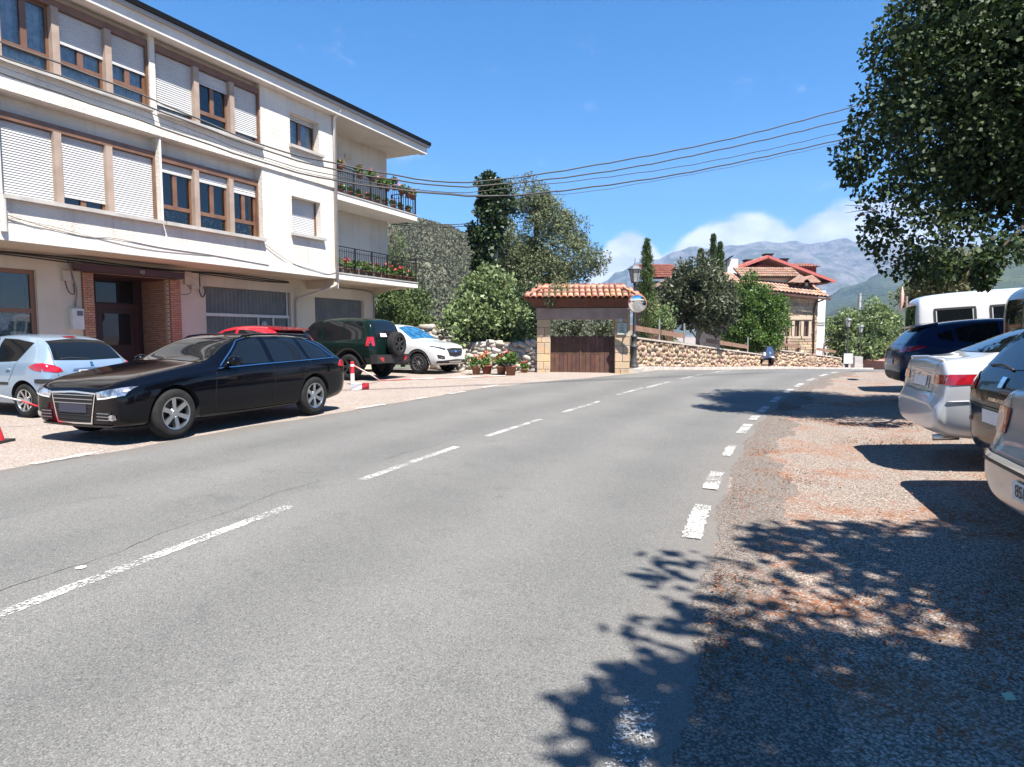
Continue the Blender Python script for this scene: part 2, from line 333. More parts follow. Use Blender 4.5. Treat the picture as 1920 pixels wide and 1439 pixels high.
    L(mth('ADD',mth('MULTIPLY',vo.outputs['Distance'],-0.7,tree=t),mth('MULTIPLY',noise(220,2.0),0.5,tree=t),tree=t),bn.inputs['Height']); L(bn.outputs[0],b.inputs['Normal'])
    return m
asphalt=asphalt_mat()
def worn_paint(name,lo=0.40,hi=0.56):
    m=bpy.data.materials.new(name); m.use_nodes=True; t=m.node_tree; L=t.links.new; b=t.nodes['Principled BSDF']; o=t.nodes['Material Output']
    b.inputs['Base Color'].default_value=(0.50,0.49,0.465,1); b.inputs['Roughness'].default_value=0.8
    co=nd(t,'ShaderNodeTexCoord').outputs['Object']
    n=nd(t,'ShaderNodeTexNoise'); n.inputs['Scale'].default_value=48; n.inputs['Detail'].default_value=6; n.inputs['Roughness'].default_value=0.75; L(co,n.inputs['Vector'])
    n2=nd(t,'ShaderNodeTexNoise'); n2.inputs['Scale'].default_value=3.0; n2.inputs['Detail'].default_value=3; L(co,n2.inputs['Vector'])
    f=smooth(mth('ADD',n.outputs[0],mth('MULTIPLY',mth('SUBTRACT',n2.outputs[0],0.5,tree=t),0.35,tree=t),tree=t),lo,hi,t)
    tp=nd(t,'ShaderNodeBsdfTransparent'); ms=nd(t,'ShaderNodeMixShader'); L(f,ms.inputs[0]); L(tp.outputs[0],ms.inputs[1]); L(b.outputs[0],ms.inputs[2]); L(ms.outputs[0],o.inputs[0]); return m
paint_worn=worn_paint('worn_road_paint',0.46,0.57); paint_edge=worn_paint('edge_road_paint',0.44,0.54)
A0=math.atan2(4.28-RC[1],-2.26-RC[0])
def rp(s,l,dz=0.0):
    a=A0-s/RR; x=RC[0]+(RR+l)*math.cos(a); y=RC[1]+(RR+l)*math.sin(a); return Vector((x,y,zg(x,y)+dz))
def s_of(x,y): return (A0-math.atan2(y-RC[1],x-RC[0]))*RR
def left_edge(s): return 3.78-1.55*sstep(s,10.5,18.5)
def axis(lo,f0,f1,hi,step):
    a=list(np.arange(f0,f1+1e-6,step)); d=step
    v=f1
    while v<hi: d*=1.35; v+=d; a.append(v)
    v=f0; d=step
    while v>lo: d*=1.35; v-=d; a.insert(0,v)
    return a
xs=axis(-3500,-16,22,3500,0.45); ys=axis(-600,-4,52,3500,0.45)
mb=MB(); nx=len(xs)
for y in ys:
    for x in xs: mb.v.append((x,y,zg(x,y)))
for j in range(len(ys)-1):
    for i in range(nx-1):
        mb.f.append((j*nx+i,j*nx+i+1,(j+1)*nx+i+1,(j+1)*nx+i)); cxm=(xs[i]+xs[i+1])/2; cym=(ys[j]+ys[j+1])/2
        mb.m.append(1 if lat(cxm,cym)>0 and abs(cxm)<300 else 0)
ground=structure(mb.build('ground',[gravel,lotmat],smooth=True),'pinkish gravel ground with leaf litter beside the road')
mb=MB(); ss=np.arange(-16,66,0.4); NC=14
for s in ss:
    le=left_edge(s)+0.05*math.sin(s*1.9)+0.04*math.sin(s*4.3+1)
    re=-3.52+0.05*math.sin(s*2.3)+0.03*math.sin(s*5.1)
    for k in range(NC+1): mb.v.append(rp(s,re+(le-re)*k/NC,0.014 if 0<k<NC else -0.004))
for j in range(len(ss)-1):
    for k in range(NC): mb.f.append((j*(NC+1)+k,(j+1)*(NC+1)+k,(j+1)*(NC+1)+k+1,j*(NC+1)+k+1)); mb.m.append(0)
mb.f=[tuple(reversed(f)) for f in mb.f]
road=structure(mb.build('road',asphalt,smooth=True),'grey asphalt road bending to the right')
def ribbon(mb,s0,s1,l0,w,dz,step=0.25,jag=0.0):
    n=max(2,int((s1-s0)/step)); vs=[]
    for i in range(n+1):
        s=s0+(s1-s0)*i/n; j=random.uniform(-jag,jag)
        vs+= [rp(s,l0-w/2+j,dz),rp(s,l0+w/2+random.uniform(-jag,jag),dz)]
    mb.add(vs,[(2*i,2*i+1,2*i+3,2*i+2)[::-1] for i in range(n)])
def mark(px0,px1,z=0.05): 
    a=G(*px0,z); b=G(*px1,z); return s_of(a.x,a.y),s_of(b.x,b.y),(lat(a.x,a.y)+lat(b.x,b.y))/2
cd=[((5,1155),(545,952)),((675,902),(860,840)),((912,820),(1015,788)),((1055,775),(1125,755)),((1155,745),(1205,733))]
for i,(p,q) in enumerate(cd):
    s0,s1,l=mark(p,q)
    if i==0: s0-=2.0
    mb=MB(); ribbon(mb,s0,s1,l,0.10,0.019,0.04,0.006); o=mb.build('lane_dash',paint_worn,road)
for k in range(3):
    s0=13.9+k*3.2; mb=MB(); ribbon(mb,s0,s0+2.1,0.05,0.11,0.019); mb.build('lane_dash',paint_worn,road)
edge_s=[(-2.2,-0.72),(1.6,2.63),(3.3,4.18),(5.23,6.11),(7.34,8.52),(9.16,9.86),(10.5,11.64),(12.62,13.9),(14.9,16.0),(16.8,17.95),(19.1,20.3),(21.4,22.5),(23.6,24.6)]
for i,(a,b) in enumerate(edge_s):
    mb=MB(); ribbon(mb,a,b,-3.24,0.14 if i!=3 else 0.11,0.019,0.025,0.012); mb.build('edge_dash',paint_edge if i not in(0,3) else paint_worn,road)
for (p,q) in [((55,872),(185,852)),((670,768),(720,760)),((770,752),(800,748)),((840,742),(875,738)),((905,732),(935,728))]:
    s0,s1,l=mark(p,q,0.1); mb=MB(); ribbon(mb,s0,s1,l,0.13,0.019); mb.build('edge_dash',paint_edge,road)
# longitudinal joint cracks in the asphalt
crackm=pm('crack_fill',(0.035,0.034,0.032),0.9)
def crack(s0,s1,l0,w,amp):
    mb=MB(); vs=[]; s=s0; l=l0; n=0
    while s<s1:
        ww=w*random.uniform(0.25,1.0); vs+=[rp(s,l-ww/2,0.0175),rp(s,l+ww/2,0.0175)]; s+=random.uniform(0.03,0.09); l=l0+amp*math.sin(s*0.9)+random.uniform(-0.012,0.012)+0.03*math.sin(s*5.7); n+=1
    mb.add(vs,[(2*i,2*i+1,2*i+3,2*i+2)[::-1] for i in range(n-1)]); return mb.build('crack',crackm,road)
crack(-2.5,2.0,0.33,0.006,0.05); crack(3.0,5.4,0.36,0.006,0.04)
# crumbling brownish edge strip between asphalt and verge
gritm=ground_mat('edge_grit',(0.125,0.107,0.094),(0.150,0.128,0.112),(0.24,0.21,0.187),litter=(0.18,0.08,0.045),pebble=0.7,vs=85)
mb=MB(); n=0; s=-6.0; vs=[]
while s<30:
    a=-3.41+random.uniform(-.02,.02)+0.04*math.sin(s*3.1); b=-3.86+random.uniform(-.03,.03)+0.13*math.sin(s*1.3)+0.06*math.sin(s*4.7)
    vs+=[rp(s,a+0.02,0.0045),rp(s,a-0.12,0.010),rp(s,b+0.12,0.010),rp(s,b,0.001)]; s+=0.07; n+=1
mb.add(vs,[(4*i+k,4*i+4+k,4*i+5+k,4*i+1+k)[::-1] for i in range(n-1) for k in range(3)]); structure(mb.build('verge_edge',gritm),'crumbling brown strip between asphalt and gravel verge')
# kerb and pavement in front of the stone wall
pave=pm('pavement_red',(0.33,0.20,0.165),0.9,col2=(0.28,0.19,0.16),vscale=3,bump=0.3,bscale=50)
kerbm=pm('kerb_stone',(0.46,0.42,0.38),0.9,col2=(0.38,0.35,0.32),vscale=3,bump=0.3,bscale=40)
S_P0=s_of(4.35,22.4); S_P1=s_of(24,45.5)
def pav_in(s): return left_edge(s)-0.02+0.25*sstep(s,18,21)
mb=MB(); n=70
for i in range(n+1):
    s=S_P0+(S_P1-S_P0)*i/n; l=pav_in(s); mb.v+= [rp(s,l+0.13,0.125),rp(s,l+1.6,0.13)]
mb.add([],[]); mb.f=[(2*i,2*i+1,2*i+3,2*i+2)[::-1] for i in range(n)]; mb.m=[0]*n
pavement=structure(mb.build('pavement',pave),'reddish pavement in front of the rubble wall')
km=MB().box((-0.5,-0.065,-0.2),(0.495,0.065,0.13)).mesh('kerb_stone',kerbm); s=S_P0
while s<S_P1-0.5:
    p=rp(s+0.5,pav_in(s+0.5)+0.065); q=rp(s+1.0,pav_in(s+1.0)+0.065); p0=rp(s,pav_in(s)+0.065)
    d=q-p0; inst('kerb_stone',km,pavement,p,(0,-math.atan2(d.z,d.xy.length),math.atan2(d.y,d.x)),(1.02,1,1)); s+=1.0
# loose pebbles and fallen needles on the verge (nobody could count them)
def scatter(name,n,region,rmin,rmax,mat,label,cat,flat=0.6,weight=None,needle=False):
    v=[];f=[];k=0; tries=0
    while k<n and tries<n*30:
        tries+=1; x,y=region()
        if weight and random.random()>weight(x,y): continue
        z=zg(x,y); r=random.uniform(rmin,rmax)*(1 if random.random()<0.93 else 1.8); a=random.uniform(0,6.28); b=len(v)
        if needle:
            dx,dy=math.cos(a)*r,math.sin(a)*r; w=r*0.28; zz=z+random.uniform(0.006,0.03)
            v+=[(x-dx,y-dy,zz),(x+dy*w/r,y-dx*w/r,zz+random.uniform(0.0,0.01)),(x+dx,y+dy,zz+random.uniform(-0.004,0.012)),(x-dy*w/r,y+dx*w/r,zz)]
            f.append((b,b+1,b+2,b+3))
        else:
            for j in range(4):
                rr=r*random.uniform(0.7,1.2); v.append((x+math.cos(a+j*1.57)*rr,y+math.sin(a+j*1.57)*rr,z+r*0.12))
            v.append((x+random.uniform(-.2,.2)*r,y+random.uniform(-.2,.2)*r,z+r*flat)); 
            f+=[(b+j,b+(j+1)%4,b+4) for j in range(4)]
        k+=1
    me=bpy.data.meshes.new(name); me.from_pydata(v,[],f); me.materials.append(mat); me.update()
    o=link(bpy.data.objects.new(name,me)); o['kind']='stuff'; o['label']=label; o['category']=cat; return o
def verge():
    s=random.uniform(-3.5,14)**1.0; s=-3.5+17.5*random.random()**1.8; l=-3.45-random.random()**1.2*5.5; p=rp(s,l); return p.x,p.y
pebm=pm('pebble',(0.25,0.22,0.195),0.9,island=0.35); litm=pm('fallen_needles',(0.20,0.075,0.03),0.9,island=0.4)
scatter('pebbles',9000,verge,0.004,0.013,pebm,'loose pale pebbles scattered over the gravel verge','pebbles')
from mathutils import noise as mnoise
scatter('leaf_litter',26000,verge,0.005,0.015,litm,'orange brown fallen needles and leaves on the verge','leaf litter',needle=True,weight=lambda x,y: 0.04+2.2*max(0,mnoise.noise((x*0.9,y*0.9,0.3))+0.42*mnoise.noise((x*3,y*3,5))-0.12))
def lotreg():
    s=random.uniform(2,22); l=3.75+random.random()**1.6*3.2; p=rp(s,l); return p.x,p.y
scatter('lot_pebbles',2500,lotreg,0.008,0.02,pebm,'pale loose stones on the parking ground left of the road','pebbles')
# ================================================================ APARTMENT BUILDING (local x along the street, y inwards, z up)
BC=(-5.96,22.0,0.0); BRZ=R(63.8)
bld=thing('apartment_building','three storey cream apartment building with shuttered window bays and corner balconies','building',BC,BRZ)
def wall_open(mb,u0,u1,z0,z1,ops,y,dep):
    us=sorted({u0,u1,*[min(max(a,u0),u1) for o in ops for a in o[:2]]}); zs=sorted({z0,z1,*[a for o in ops for a in o[2:4]]})
    for i in range(len(us)-1):
        for j in range(len(zs)-1):
            cu=(us[i]+us[i+1])/2; cz=(zs[j]+zs[j+1])/2
            if any(o[0]<cu<o[1] and o[2]<cz<o[3] for o in ops): continue
            mb.add([(us[i],y,zs[j]),(us[i+1],y,zs[j]),(us[i+1],y,zs[j+1]),(us[i],y,zs[j+1])],[(0,1,2,3)])
    for a,b,c,d in [o[:4] for o in ops]:
        e=y+dep
        mb.add([(a,y,c),(b,y,c),(b,y,d),(a,y,d),(a,e,c),(b,e,c),(b,e,d),(a,e,d)],[(0,4,5,1),(1,5,6,2),(2,6,7,3),(3,7,4,0)])
UL=-15.0; ZB=3.44
A=(UL+0.6,-6.53,7.05,8.84); B=(-6.38,-3.11,7.05,8.84); Cc=(-9.82,-6.36,4.36,6.42); D=(-6.31,-3.13,4.36,6.42); C0=(UL+0.6,-9.95,4.36,6.42)
w2=(-1.98,-0.72,7.38,8.38); w1=(-1.98,-0.72,4.70,5.84)
mb=MB(); wall_open(mb,UL,0.0,ZB,8.95,[A,B,Cc,D,C0,w2,w1],0.0,0.34)
mb.add([(0,0,ZB),(0,1.25,ZB),(0,1.25,8.95),(0,0,8.95)],[(0,1,2,3)])                       # flank at the balcony
mb.add([(0,1.25,ZB),(4.5,1.25,ZB),(4.5,1.25,8.95),(0,1.25,8.95)],[(0,1,2,3)])             # wall behind the balconies
mb.add([(4.5,1.25,ZB),(4.5,11,ZB),(4.5,11,8.95),(4.5,1.25,8.95)],[(0,1,2,3)])
mb.add([(UL,0,ZB),(UL,11,ZB),(UL,11,8.95),(UL,0,8.95)],[(3,2,1,0)]); mb.add([(UL,11,0),(4.5,11,0),(4.5,11,8.95),(UL,11,8.95)],[(3,2,1,0)])
for o in (A,B,Cc,D,C0):   # plastered back of the bays above the frames
    zt=8.66 if o[3]>8 else 6.06
    yb=0.20 if o[3]>8 else 0.31; mb.add([(o[0],yb,zt),(o[1],yb,zt),(o[1],yb,o[3]),(o[0],yb,o[3])],[(0,1,2,3)])
mb.build('wall',stucco,bld)
# mouldings and ledges
mb=MB(); mb.box((UL,-0.05,6.44),(0.02,0.0,6.62)); mb.build('string_course',stucco,bld)
mb=MB(); mb.box((UL,-0.03,ZB-0.004),(0.0,-0.002,ZB+0.30)); mb.build('slab_band',whitep,bld)
for a,b,z in ((A[0],A[1],7.05),(B[0],B[1],7.05),(C0[0],C0[1],4.36),(Cc[0],Cc[1],4.36),(D[0],D[1],4.36),(w2[0]-0.06,w2[1]+0.12,7.38),(w1[0]-0.06,w1[1]+0.12,4.70)):
    MB().box((a,-0.13,z-0.085),(b,0.33,z+0.002)).build('sill',concrete,bld)
# soffit of the overhang and eaves
MB().box((UL,0.0,ZB-0.02),(4.5,1.3,ZB-0.004)).build('soffit',plaster,bld)
MB().box((UL,-0.30,8.80),(5.12,0.0,9.06)).build('fascia',whitep,bld)
MB().box((UL,0.002,8.86),(5.12,11.4,9.05)).build('eave_slab',pm('eave_plaster',(0.72,0.66,0.58),0.9,col2=(0.66,0.59,0.51),vscale=1.5),bld)
MB().box((UL,-0.40,9.06),(5.18,11.5,9.14)).build('roof_edge',pm('grey_edge',(0.30,0.30,0.31),0.7),bld)
mb=MB(); mb.add([(UL,-0.44,9.14),(5.22,-0.44,9.14),(5.22,11.5,9.14),(UL,11.5,9.14),(UL,-0.44,9.27),(5.22,-0.44,9.27),(5.22,11.5,9.27),(UL,11.5,9.27),(UL,5.6,11.0),(2,5.6,11.0)],
  [(0,1,5,4),(1,2,6,5),(2,3,7,6),(3,0,4,7),(4,5,9,8),(5,6,9),(6,7,8,9),(7,4,8)]); mb.build('roof',blackgut,bld)
# ---- window bays
YO=0.0
def shutter(u0,u1,zb,zt,y=0.19):
    y=y+YO
    mb=MB(); p=0.052; n=max(2,int((zt-zb)/p)); vs=[]
    for i in range(n+1):
        z=zt-(zt-zb)*i/n
        vs+=[(u0,y,z),(u1,y,z)]
        if i<n:
            zz=z-(zt-zb)/n*0.82; vs+=[(u0,y-0.016,zz),(u1,y-0.016,zz)]
    mb.add(vs,[(2*i,2*i+1,2*i+3,2*i+2)[::-1] for i in range(len(vs)//2-1)])
    mb.box((u0,y-0.02,zb-0.03),(u1,y+0.01,zb)); return mb.build('roller_shutter',shutter_m,bld)
def casement(u0,u1,z0,z1,split=True,transom=None,y=0.20,curt=None,t=0.055):
    y=y+YO
    f=MB(); f.box((u0,y,z0),(u0+t,y+0.05,z1)); f.box((u1-t,y,z0),(u1,y+0.05,z1)); f.box((u0+t,y,z0),(u1-t,y+0.05,z0+t)); f.box((u0+t,y,z1-t),(u1-t,y+0.05,z1))
    zb=z0+t
    if transom: f.box((u0+t,y-0.012,transom-0.05),(u1-t,y+0.05,transom+0.05)); zb=transom+0.05
    if split:
        c=(u0+u1)/2; f.box((c-0.06,y-0.008,zb),(c+0.06,y+0.05,z1-t))
    w=f.build('window_frame',brownf,bld)
    MB().add([(u0+t,y+0.03,z0+t),(u1-t,y+0.03,z0+t),(u1-t,y+0.03,z1-t),(u0+t,y+0.03,z1-t)],[(0,1,2,3)]).build('pane',glass,w)
    if curt: curtain(u0,u1,z0,z1,y+0.12,w)
    return w
def curtain(u0,u1,z0,z1,y,par,mat=None):
    n=int((u1-u0)/0.025); vs=[]; ph=random.random()*6
    for i in range(n+1):
        u=u0+(u1-u0)*i/n; yy=y+0.022*math.sin(i*0.95+ph)+0.02*math.sin(i*0.31+ph*2); vs+=[(u,yy,z0),(u,yy,z1)]
    return MB().add(vs,[(2*i,2*i+2,2*i+3,2*i+1) for i in range(n)]).build('curtain',mat or curtain_m,par,smooth=True)
def bay(u0,u1,z0,zt,mull,items):
    global YO
    YO=0.07 if zt<7 else -0.05; q=YO
    m=MB(); m.box((u0,0.10+q,z0),(u0+0.05,0.25+q,zt)); m.box((u1-0.05,0.10+q,z0),(u1,0.25+q,zt)); m.box((u0+0.05,0.10+q,zt-0.16),(u1-0.05,0.25+q,zt)); m.build('bay_frame',brownf,bld)
    for c in mull: MB().box((c-0.075,0.06+q,z0),(c+0.075,0.248+q,zt-0.161)).build('mullion',taupe,bld)
    edges=[u0+0.05]+[x for c in mull for x in (c-0.075,c+0.075)]+[u1-0.05]
    for k,it in enumerate(items):
        a,b=edges[2*k],edges[2*k+1]; zs,tr,cu=it
        if zs<zt-0.17: shutter(a,b,zs,zt-0.17)
        if zs>z0+0.1: casement(a,b,z0+0.005,zt-0.16,True,tr,curt=cu)
bay(UL+0.6,-6.53,7.06,8.68,[-13.1,-11.95,-10.85,-9.76,-8.65,-7.52],[(7.85,7.45,1),(8.4,7.45,1),(7.06,7.45,0),(8.6,7.45,1),(8.6,7.45,1),(7.86,7.45,1),(7.86,7.45,1)])
bay(-6.38,-3.11,7.06,8.68,[-5.22,-4.10],[(7.27,7.45,1),(8.2,7.45,0),(7.29,7.45,1)])
bay(-9.82,-6.36,4.37,6.08,[-8.65,-7.53],[(4.41,None,0),(4.60,None,0),(4.41,None,0)])
bay(-6.31,-3.13,4.37,6.06,[-5.22,-4.11],[(5.68,4.80,0),(5.66,4.80,0),(5.60,4.80,0)])
bay(UL+0.6,-9.95,4.37,6.08,[-12.9,-11.4],[(4.41,None,0),(4.41,None,0),(4.41,None,0)])
MB().box((-6.355,-0.012,4.37),(-6.315,0.1,6.4)).build('divider_post',whitep,bld)
# small windows
YO=0.0
casement(w2[0],w2[1],w2[2],w2[3]-0.10,True,None,y=0.24,curt=1); shutter(w2[0],w2[1],8.26,8.38,0.23)
shutter(w1[0],w1[1],4.705,5.84,0.26); MB().box((w1[0],0.2,4.70),(w1[0]+0.04,0.3,5.84)).build('shutter_guide',brownf,bld); MB().box((w1[1]-0.04,0.2,4.70),(w1[1],0.3,5.84)).build('shutter_guide',brownf,bld)
MB().box((UL+0.4,0.52,ZB+0.2),(-0.3,0.54,8.85)).build('interior',darkint,bld)  # dark sheet added behind the panes in place of shaded rooms
# ornaments behind the lower panes of the lower bay
orn=[pm('ornament_a',(0.28,0.10,0.16),0.8,island=0.4),pm('ornament_b',(0.6,0.5,0.3),0.8,island=0.4),pm('ornament_c',(0.6,0.58,0.55),0.8,island=0.4)]
for k in range(16):
    u=-6.15+k*0.19; mb=MB()
    for q in range(26):
        a=random.uniform(0,6.28); r=random.random()*0.10; c=Vector((u+r*math.cos(a),0.37+random.uniform(-.03,.03),4.45+random.random()*0.26)); s_=random.uniform(0.02,0.045)
        d=[Vector((random.uniform(-1,1),random.uniform(-1,1),random.uniform(-1,1))).normalized()*s_ for _ in range(3)]; mb.add([c+x for x in d],[(0,1,2)])
    mb.build('window_plant',orn[k%3],bld)
# ---- ground floor
GY=1.25; gz=-0.1
gw=(-10.6,-8.64,0.75,3.0); ent=(-7.40,-5.36,gz,3.05); g1=(-4.19,-0.88,gz,2.95); g2=(0.25,2.92,gz,2.87); gw0=(-14.4,-11.6,0.75,3.0)
mb=MB(); wall_open(mb,UL,3.6,gz,ZB,[gw,gw0,g1,g2],GY,0.16)
# the entrance is a deep recess
mb2=MB(); wall_open(mb2,UL,3.6,gz,ZB,[gw,gw0,ent,g1,g2],GY,0.16)
mb2.f=[f for f in mb2.f]; mb2.add([(3.6,GY,gz),(3.6,11,gz),(3.6,11,ZB),(3.6,GY,ZB)],[(0,1,2,3)]); mb2.add([(UL,GY,gz),(UL,11,gz),(UL,11,ZB),(UL,GY,ZB)],[(3,2,1,0)])
mb2.build('ground_floor_wall',plaster,bld)
MB().box((-0.12,0.02,3.12),(0.10,GY-0.003,ZB-0.021)).build('cross_beam',plaster,bld)
mb=MB(); mb.add([(3.62,0.05,ZB-0.022),(3.62,GY+0.6,ZB-0.022),(3.62,GY+0.6,2.95),(4.45,0.05,ZB-0.022),(4.45,GY+0.6,ZB-0.022),(4.45,GY+0.6,3.3)],[(0,1,2),(3,5,4),(0,2,5,3),(1,4,5,2)]); mb.build('corner_bracket',plaster,bld)
# window left
for (a,b,c,d) in (gw,gw0):
    f=MB(); t=0.10
    f.box((a,GY+0.08,c),(a+t,GY+0.16,d)); f.box((b-t,GY+0.08,c),(b,GY+0.16,d)); f.box((a+t,GY+0.08,d-t),(b-t,GY+0.16,d)); f.box((a+t,GY+0.08,2.02),(b-t,GY+0.16,2.12)); f.box((a+t,GY+0.08,c),(b-t,GY+0.16,c+t))
    w=f.build('shop_window_frame',pm('shop_frame',(0.20,0.095,0.06),0.5),bld)
    MB().add([(a+t,GY+0.12,c+t),(b-t,GY+0.12,c+t),(b-t,GY+0.12,d-t),(a+t,GY+0.12,d-t)],[(0,1,2,3)]).build('pane',glass,w)
    curtain(a,b,c,2.05,GY+0.25,w,pm('net_curtain',(0.42,0.42,0.40),0.95,col2=(0.16,0.16,0.15),vscale=14)); MB().box((a,GY+0.5,c),(b,GY+0.52,d)).build('interior',darkint,w)  # another dark sheet in place of the shaded room behind the glass
# garage doors: ribbed sheet, white rails
def garage(a,b,zt,rail):
    n=int((b-a)/0.035); vs=[]
    for i in range(n+1):
        u=a+(b-a)*i/n; y=GY+0.13+(0.022 if (i%4) in (0,1) else 0.0); vs+=[(u,y,gz),(u,y,zt)]
    MB().add(vs,[(2*i,2*i+2,2*i+3,2*i+1) for i in range(n)]).build('garage_door',greyrib,bld)
    if rail:
        mb=MB(); mb.box((a,GY+0.085,rail-0.045),(b,GY+0.125,rail+0.045)); mb.build('door_rail',whitep,bld)
        for u in (a+0.03,a+2.0,a+2.62,b-0.03): MB().box((u-0.025,GY+0.088,gz),(u+0.025,GY+0.124,rail-0.046)).build('door_post',whitep,bld)
        MB().box((b-0.10,GY+0.088,rail+0.046),(b-0.055,GY+0.124,zt)).build('door_post',whitep,bld)
        MB().disc((a+2.22,GY+0.08,1.86),(0,-1,0),0.12,24).build('round_sign',pm('no_parking_plate',(0.45,0.44,0.42),0.6,col2=(0.30,0.28,0.27),vscale=12),bld)
garage(g1[0],g1[1],2.95,2.13); garage(g2[0],g2[1],2.87,None)
# entrance: brick pillars with single bricks, brick side wall, canopy, door
ED=1.15
mb=MB(); mb.box((-7.66,GY-0.055,gz),(-7.405,GY+0.19,3.045)); mb.box((-5.35,GY-0.055,gz),(-5.04,GY+ED,3.045)); mb.box((-7.66,GY+0.19,gz),(-7.405,GY+ED,3.045)); bp=mb.build('brick_pillar',mortar,bld)
bm1=MB().box((-0.115,-0.012,-0.022),(0.115,0.012,0.022)).mesh('brick',brickm); bm2=MB().box((-0.055,-0.012,-0.022),(0.055,0.012,0.022)).mesh('brick_half',brickm)
for (a,b) in ((-7.66,-7.405),(-5.35,-5.04)):
    k=0; z=1.25
    while z<3.02:
        w=b-a; cut=(0.36 if k%2 else 0.64)*w
        for (p,q) in ((a,a+cut),(a+cut,b)):
            inst('brick',bm1,bp,((p+q)/2,GY-0.062+random.uniform(-.002,.002),z),(0,0,0),((q-p-0.010)/0.23,1,1))
        z+=0.0605; k+=1
mb=MB()      # lower courses (behind the cars) and the deep brick reveal, too fine to pick apart
for side in (0,1):
    x=-5.356 if side==0 else -7.399
    k=0; z=gz+0.05
    while z<3.02:
        y=GY-0.05+(0.12 if k%2 else 0.0)
        while y<GY+ED-0.05:
            mb.box((x-0.006,y,z-0.022),(x+0.006,min(y+0.225,GY+ED),z+0.022)); y+=0.237
        z+=0.0605; k+=1
    
for (a,b) in ((-7.66,-7.405),(-5.35,-5.04)):
    z=gz+0.05; k=0
    while z<1.2:
        c=a+(0.36 if k%2 else 0.64)*(b-a); mb.box((a,GY-0.068,z-0.022),(c-0.005,GY-0.05,z+0.022)); mb.box((c+0.005,GY-0.068,z-0.022),(b,GY-0.05,z+0.022)); z+=0.0605; k+=1
o=mb.build('brickwork',pm('brick_reveal',(0.40,0.215,0.14),0.85,col2=(0.34,0.18,0.11),vscale=9,island=0.15),bp); o['kind']='stuff'
MB().box((-7.40,GY+0.02,3.03),(-5.36,GY+ED,3.044)).build('porch_ceiling',darkred,bld)
dr=MB().box((-7.40,GY+ED,gz),(-5.36,GY+ED+0.05,3.03)).build('door_surround',pm('brown_black',(0.022,0.010,0.009),0.5),bld)
mb=MB(); mb.box((-6.75,GY+ED-0.05,gz),(-6.66,GY+ED-0.002,2.35)); mb.box((-5.62,GY+ED-0.05,gz),(-5.53,GY+ED-0.002,2.35)); mb.box((-6.66,GY+ED-0.05,2.26),(-5.62,GY+ED-0.002,2.35)); mb.build('door_frame',darkred,bld)
d_=MB().box((-6.65,GY+ED-0.04,gz),(-5.63,GY+ED-0.003,2.25)).build('front_door',pm('dark_door',(0.03,0.013,0.011),0.5),bld)
MB().box((-6.52,GY+ED-0.046,1.25),(-5.76,GY+ED-0.041,2.10)).build('door_pane',cglass,d_)
MB().box((-6.65,GY+ED-0.02,2.40),(-5.63,GY+ED-0.003,2.98)).build('fanlight',cglass,bld)
mb=MB(); mb.box((-7.88,0.86,3.05),(-5.16,GY-0.07,3.22)); mb.add([(-7.88,0.86,3.05),(-8.0,1.0,3.1),(-8.0,1.0,3.2),(-7.88,0.86,3.22)],[(0,1,2,3)]); can=mb.build('canopy_beam',darkred,bld)
def ev_mesh(o):
    dg=bpy.context.evaluated_depsgraph_get(); return bpy.data.meshes.new_from_object(o.evaluated_get(dg))
def text(body,size,loc,rot,parent,mat,name='lettering',ext=0.004,align='CENTER'):
    c=bpy.data.curves.new(name,'FONT'); c.body=body; c.size=size; c.extrude=ext; c.align_x=align; c.align_y='CENTER'; c.materials.append(mat)
    t=link(bpy.data.objects.new('tmp',c)); me=ev_mesh(t); bpy.data.objects.remove(t); me.materials.clear(); me.materials.append(mat)
    o=bpy.data.objects.new(name,me); o.location=loc; o.rotation_euler=rot; o.parent=parent; return link(o)
num=text('10',0.135,(-6.36,0.855,3.135),(R(90),0,0),can,pm('pale_grey_letters',(0.42,0.40,0.38),0.6),'house_number',0.006)
# meter boxes, junction boxes, cables
boxm=pm('meter_box',(0.62,0.60,0.56),0.6,col2=(0.55,0.53,0.49),vscale=4)
def wbox(name,u,z,w,h,d=0.12,mat=boxm):
    mb=MB(); mb.box((u-w/2,GY-d,z-h/2),(u+w/2,GY-0.002,z+h/2)); return mb.build(name,mat,bld)
m1=wbox('meter_box',-7.83,1.90,0.27,0.50); MB().box((-7.86,GY-0.124,1.98),(-7.72,GY-0.121,2.10)).build('meter_window',pm('meter_window',(0.10,0.11,0.12),0.3),m1)
jb=pm('junction_box',(0.50,0.44,0.36),0.7,col2=(0.42,0.37,0.30),vscale=5)
for (u,z,w,h) in ((-8.02,2.92,0.17,0.24),(-4.80,3.12,0.20,0.36),(-4.58,3.05,0.24,0.46),(-4.30,3.06,0.22,0.26)): wbox('junction_box',u,z,w,h,0.09,jb)
def cable(pts,r,mat,parent=bld,name='cable',n=5):
    # smooth the polyline a little
    P=[Vector(p) for p in pts]; Q=[]
    for i in range(len(P)-1):
        p0=P[max(i-1,0)];p1=P[i];p2=P[i+1];p3=P[min(i+2,len(P)-1)]
        for k in range(5):
            t=k/5; Q.append(0.5*((2*p1)+(p2-p0)*t+(2*p0-5*p1+4*p2-p3)*t*t+(3*p1-p0-3*p2+p3)*t**3))
    Q.append(P[-1]); return MB().tube(Q,r,n).build(name,mat,parent,smooth=True)
cabd=pm('cable_black',(0.03,0.028,0.028),0.6); cabg=pm('cable_grey',(0.22,0.20,0.19),0.7)
for k in range(3):
    cable([(-14.5+i*1.35,GY-0.03-0.02*k,3.33-0.035*k+0.03*math.sin(i*1.7+k)) for i in range(11)],0.016,cabd)
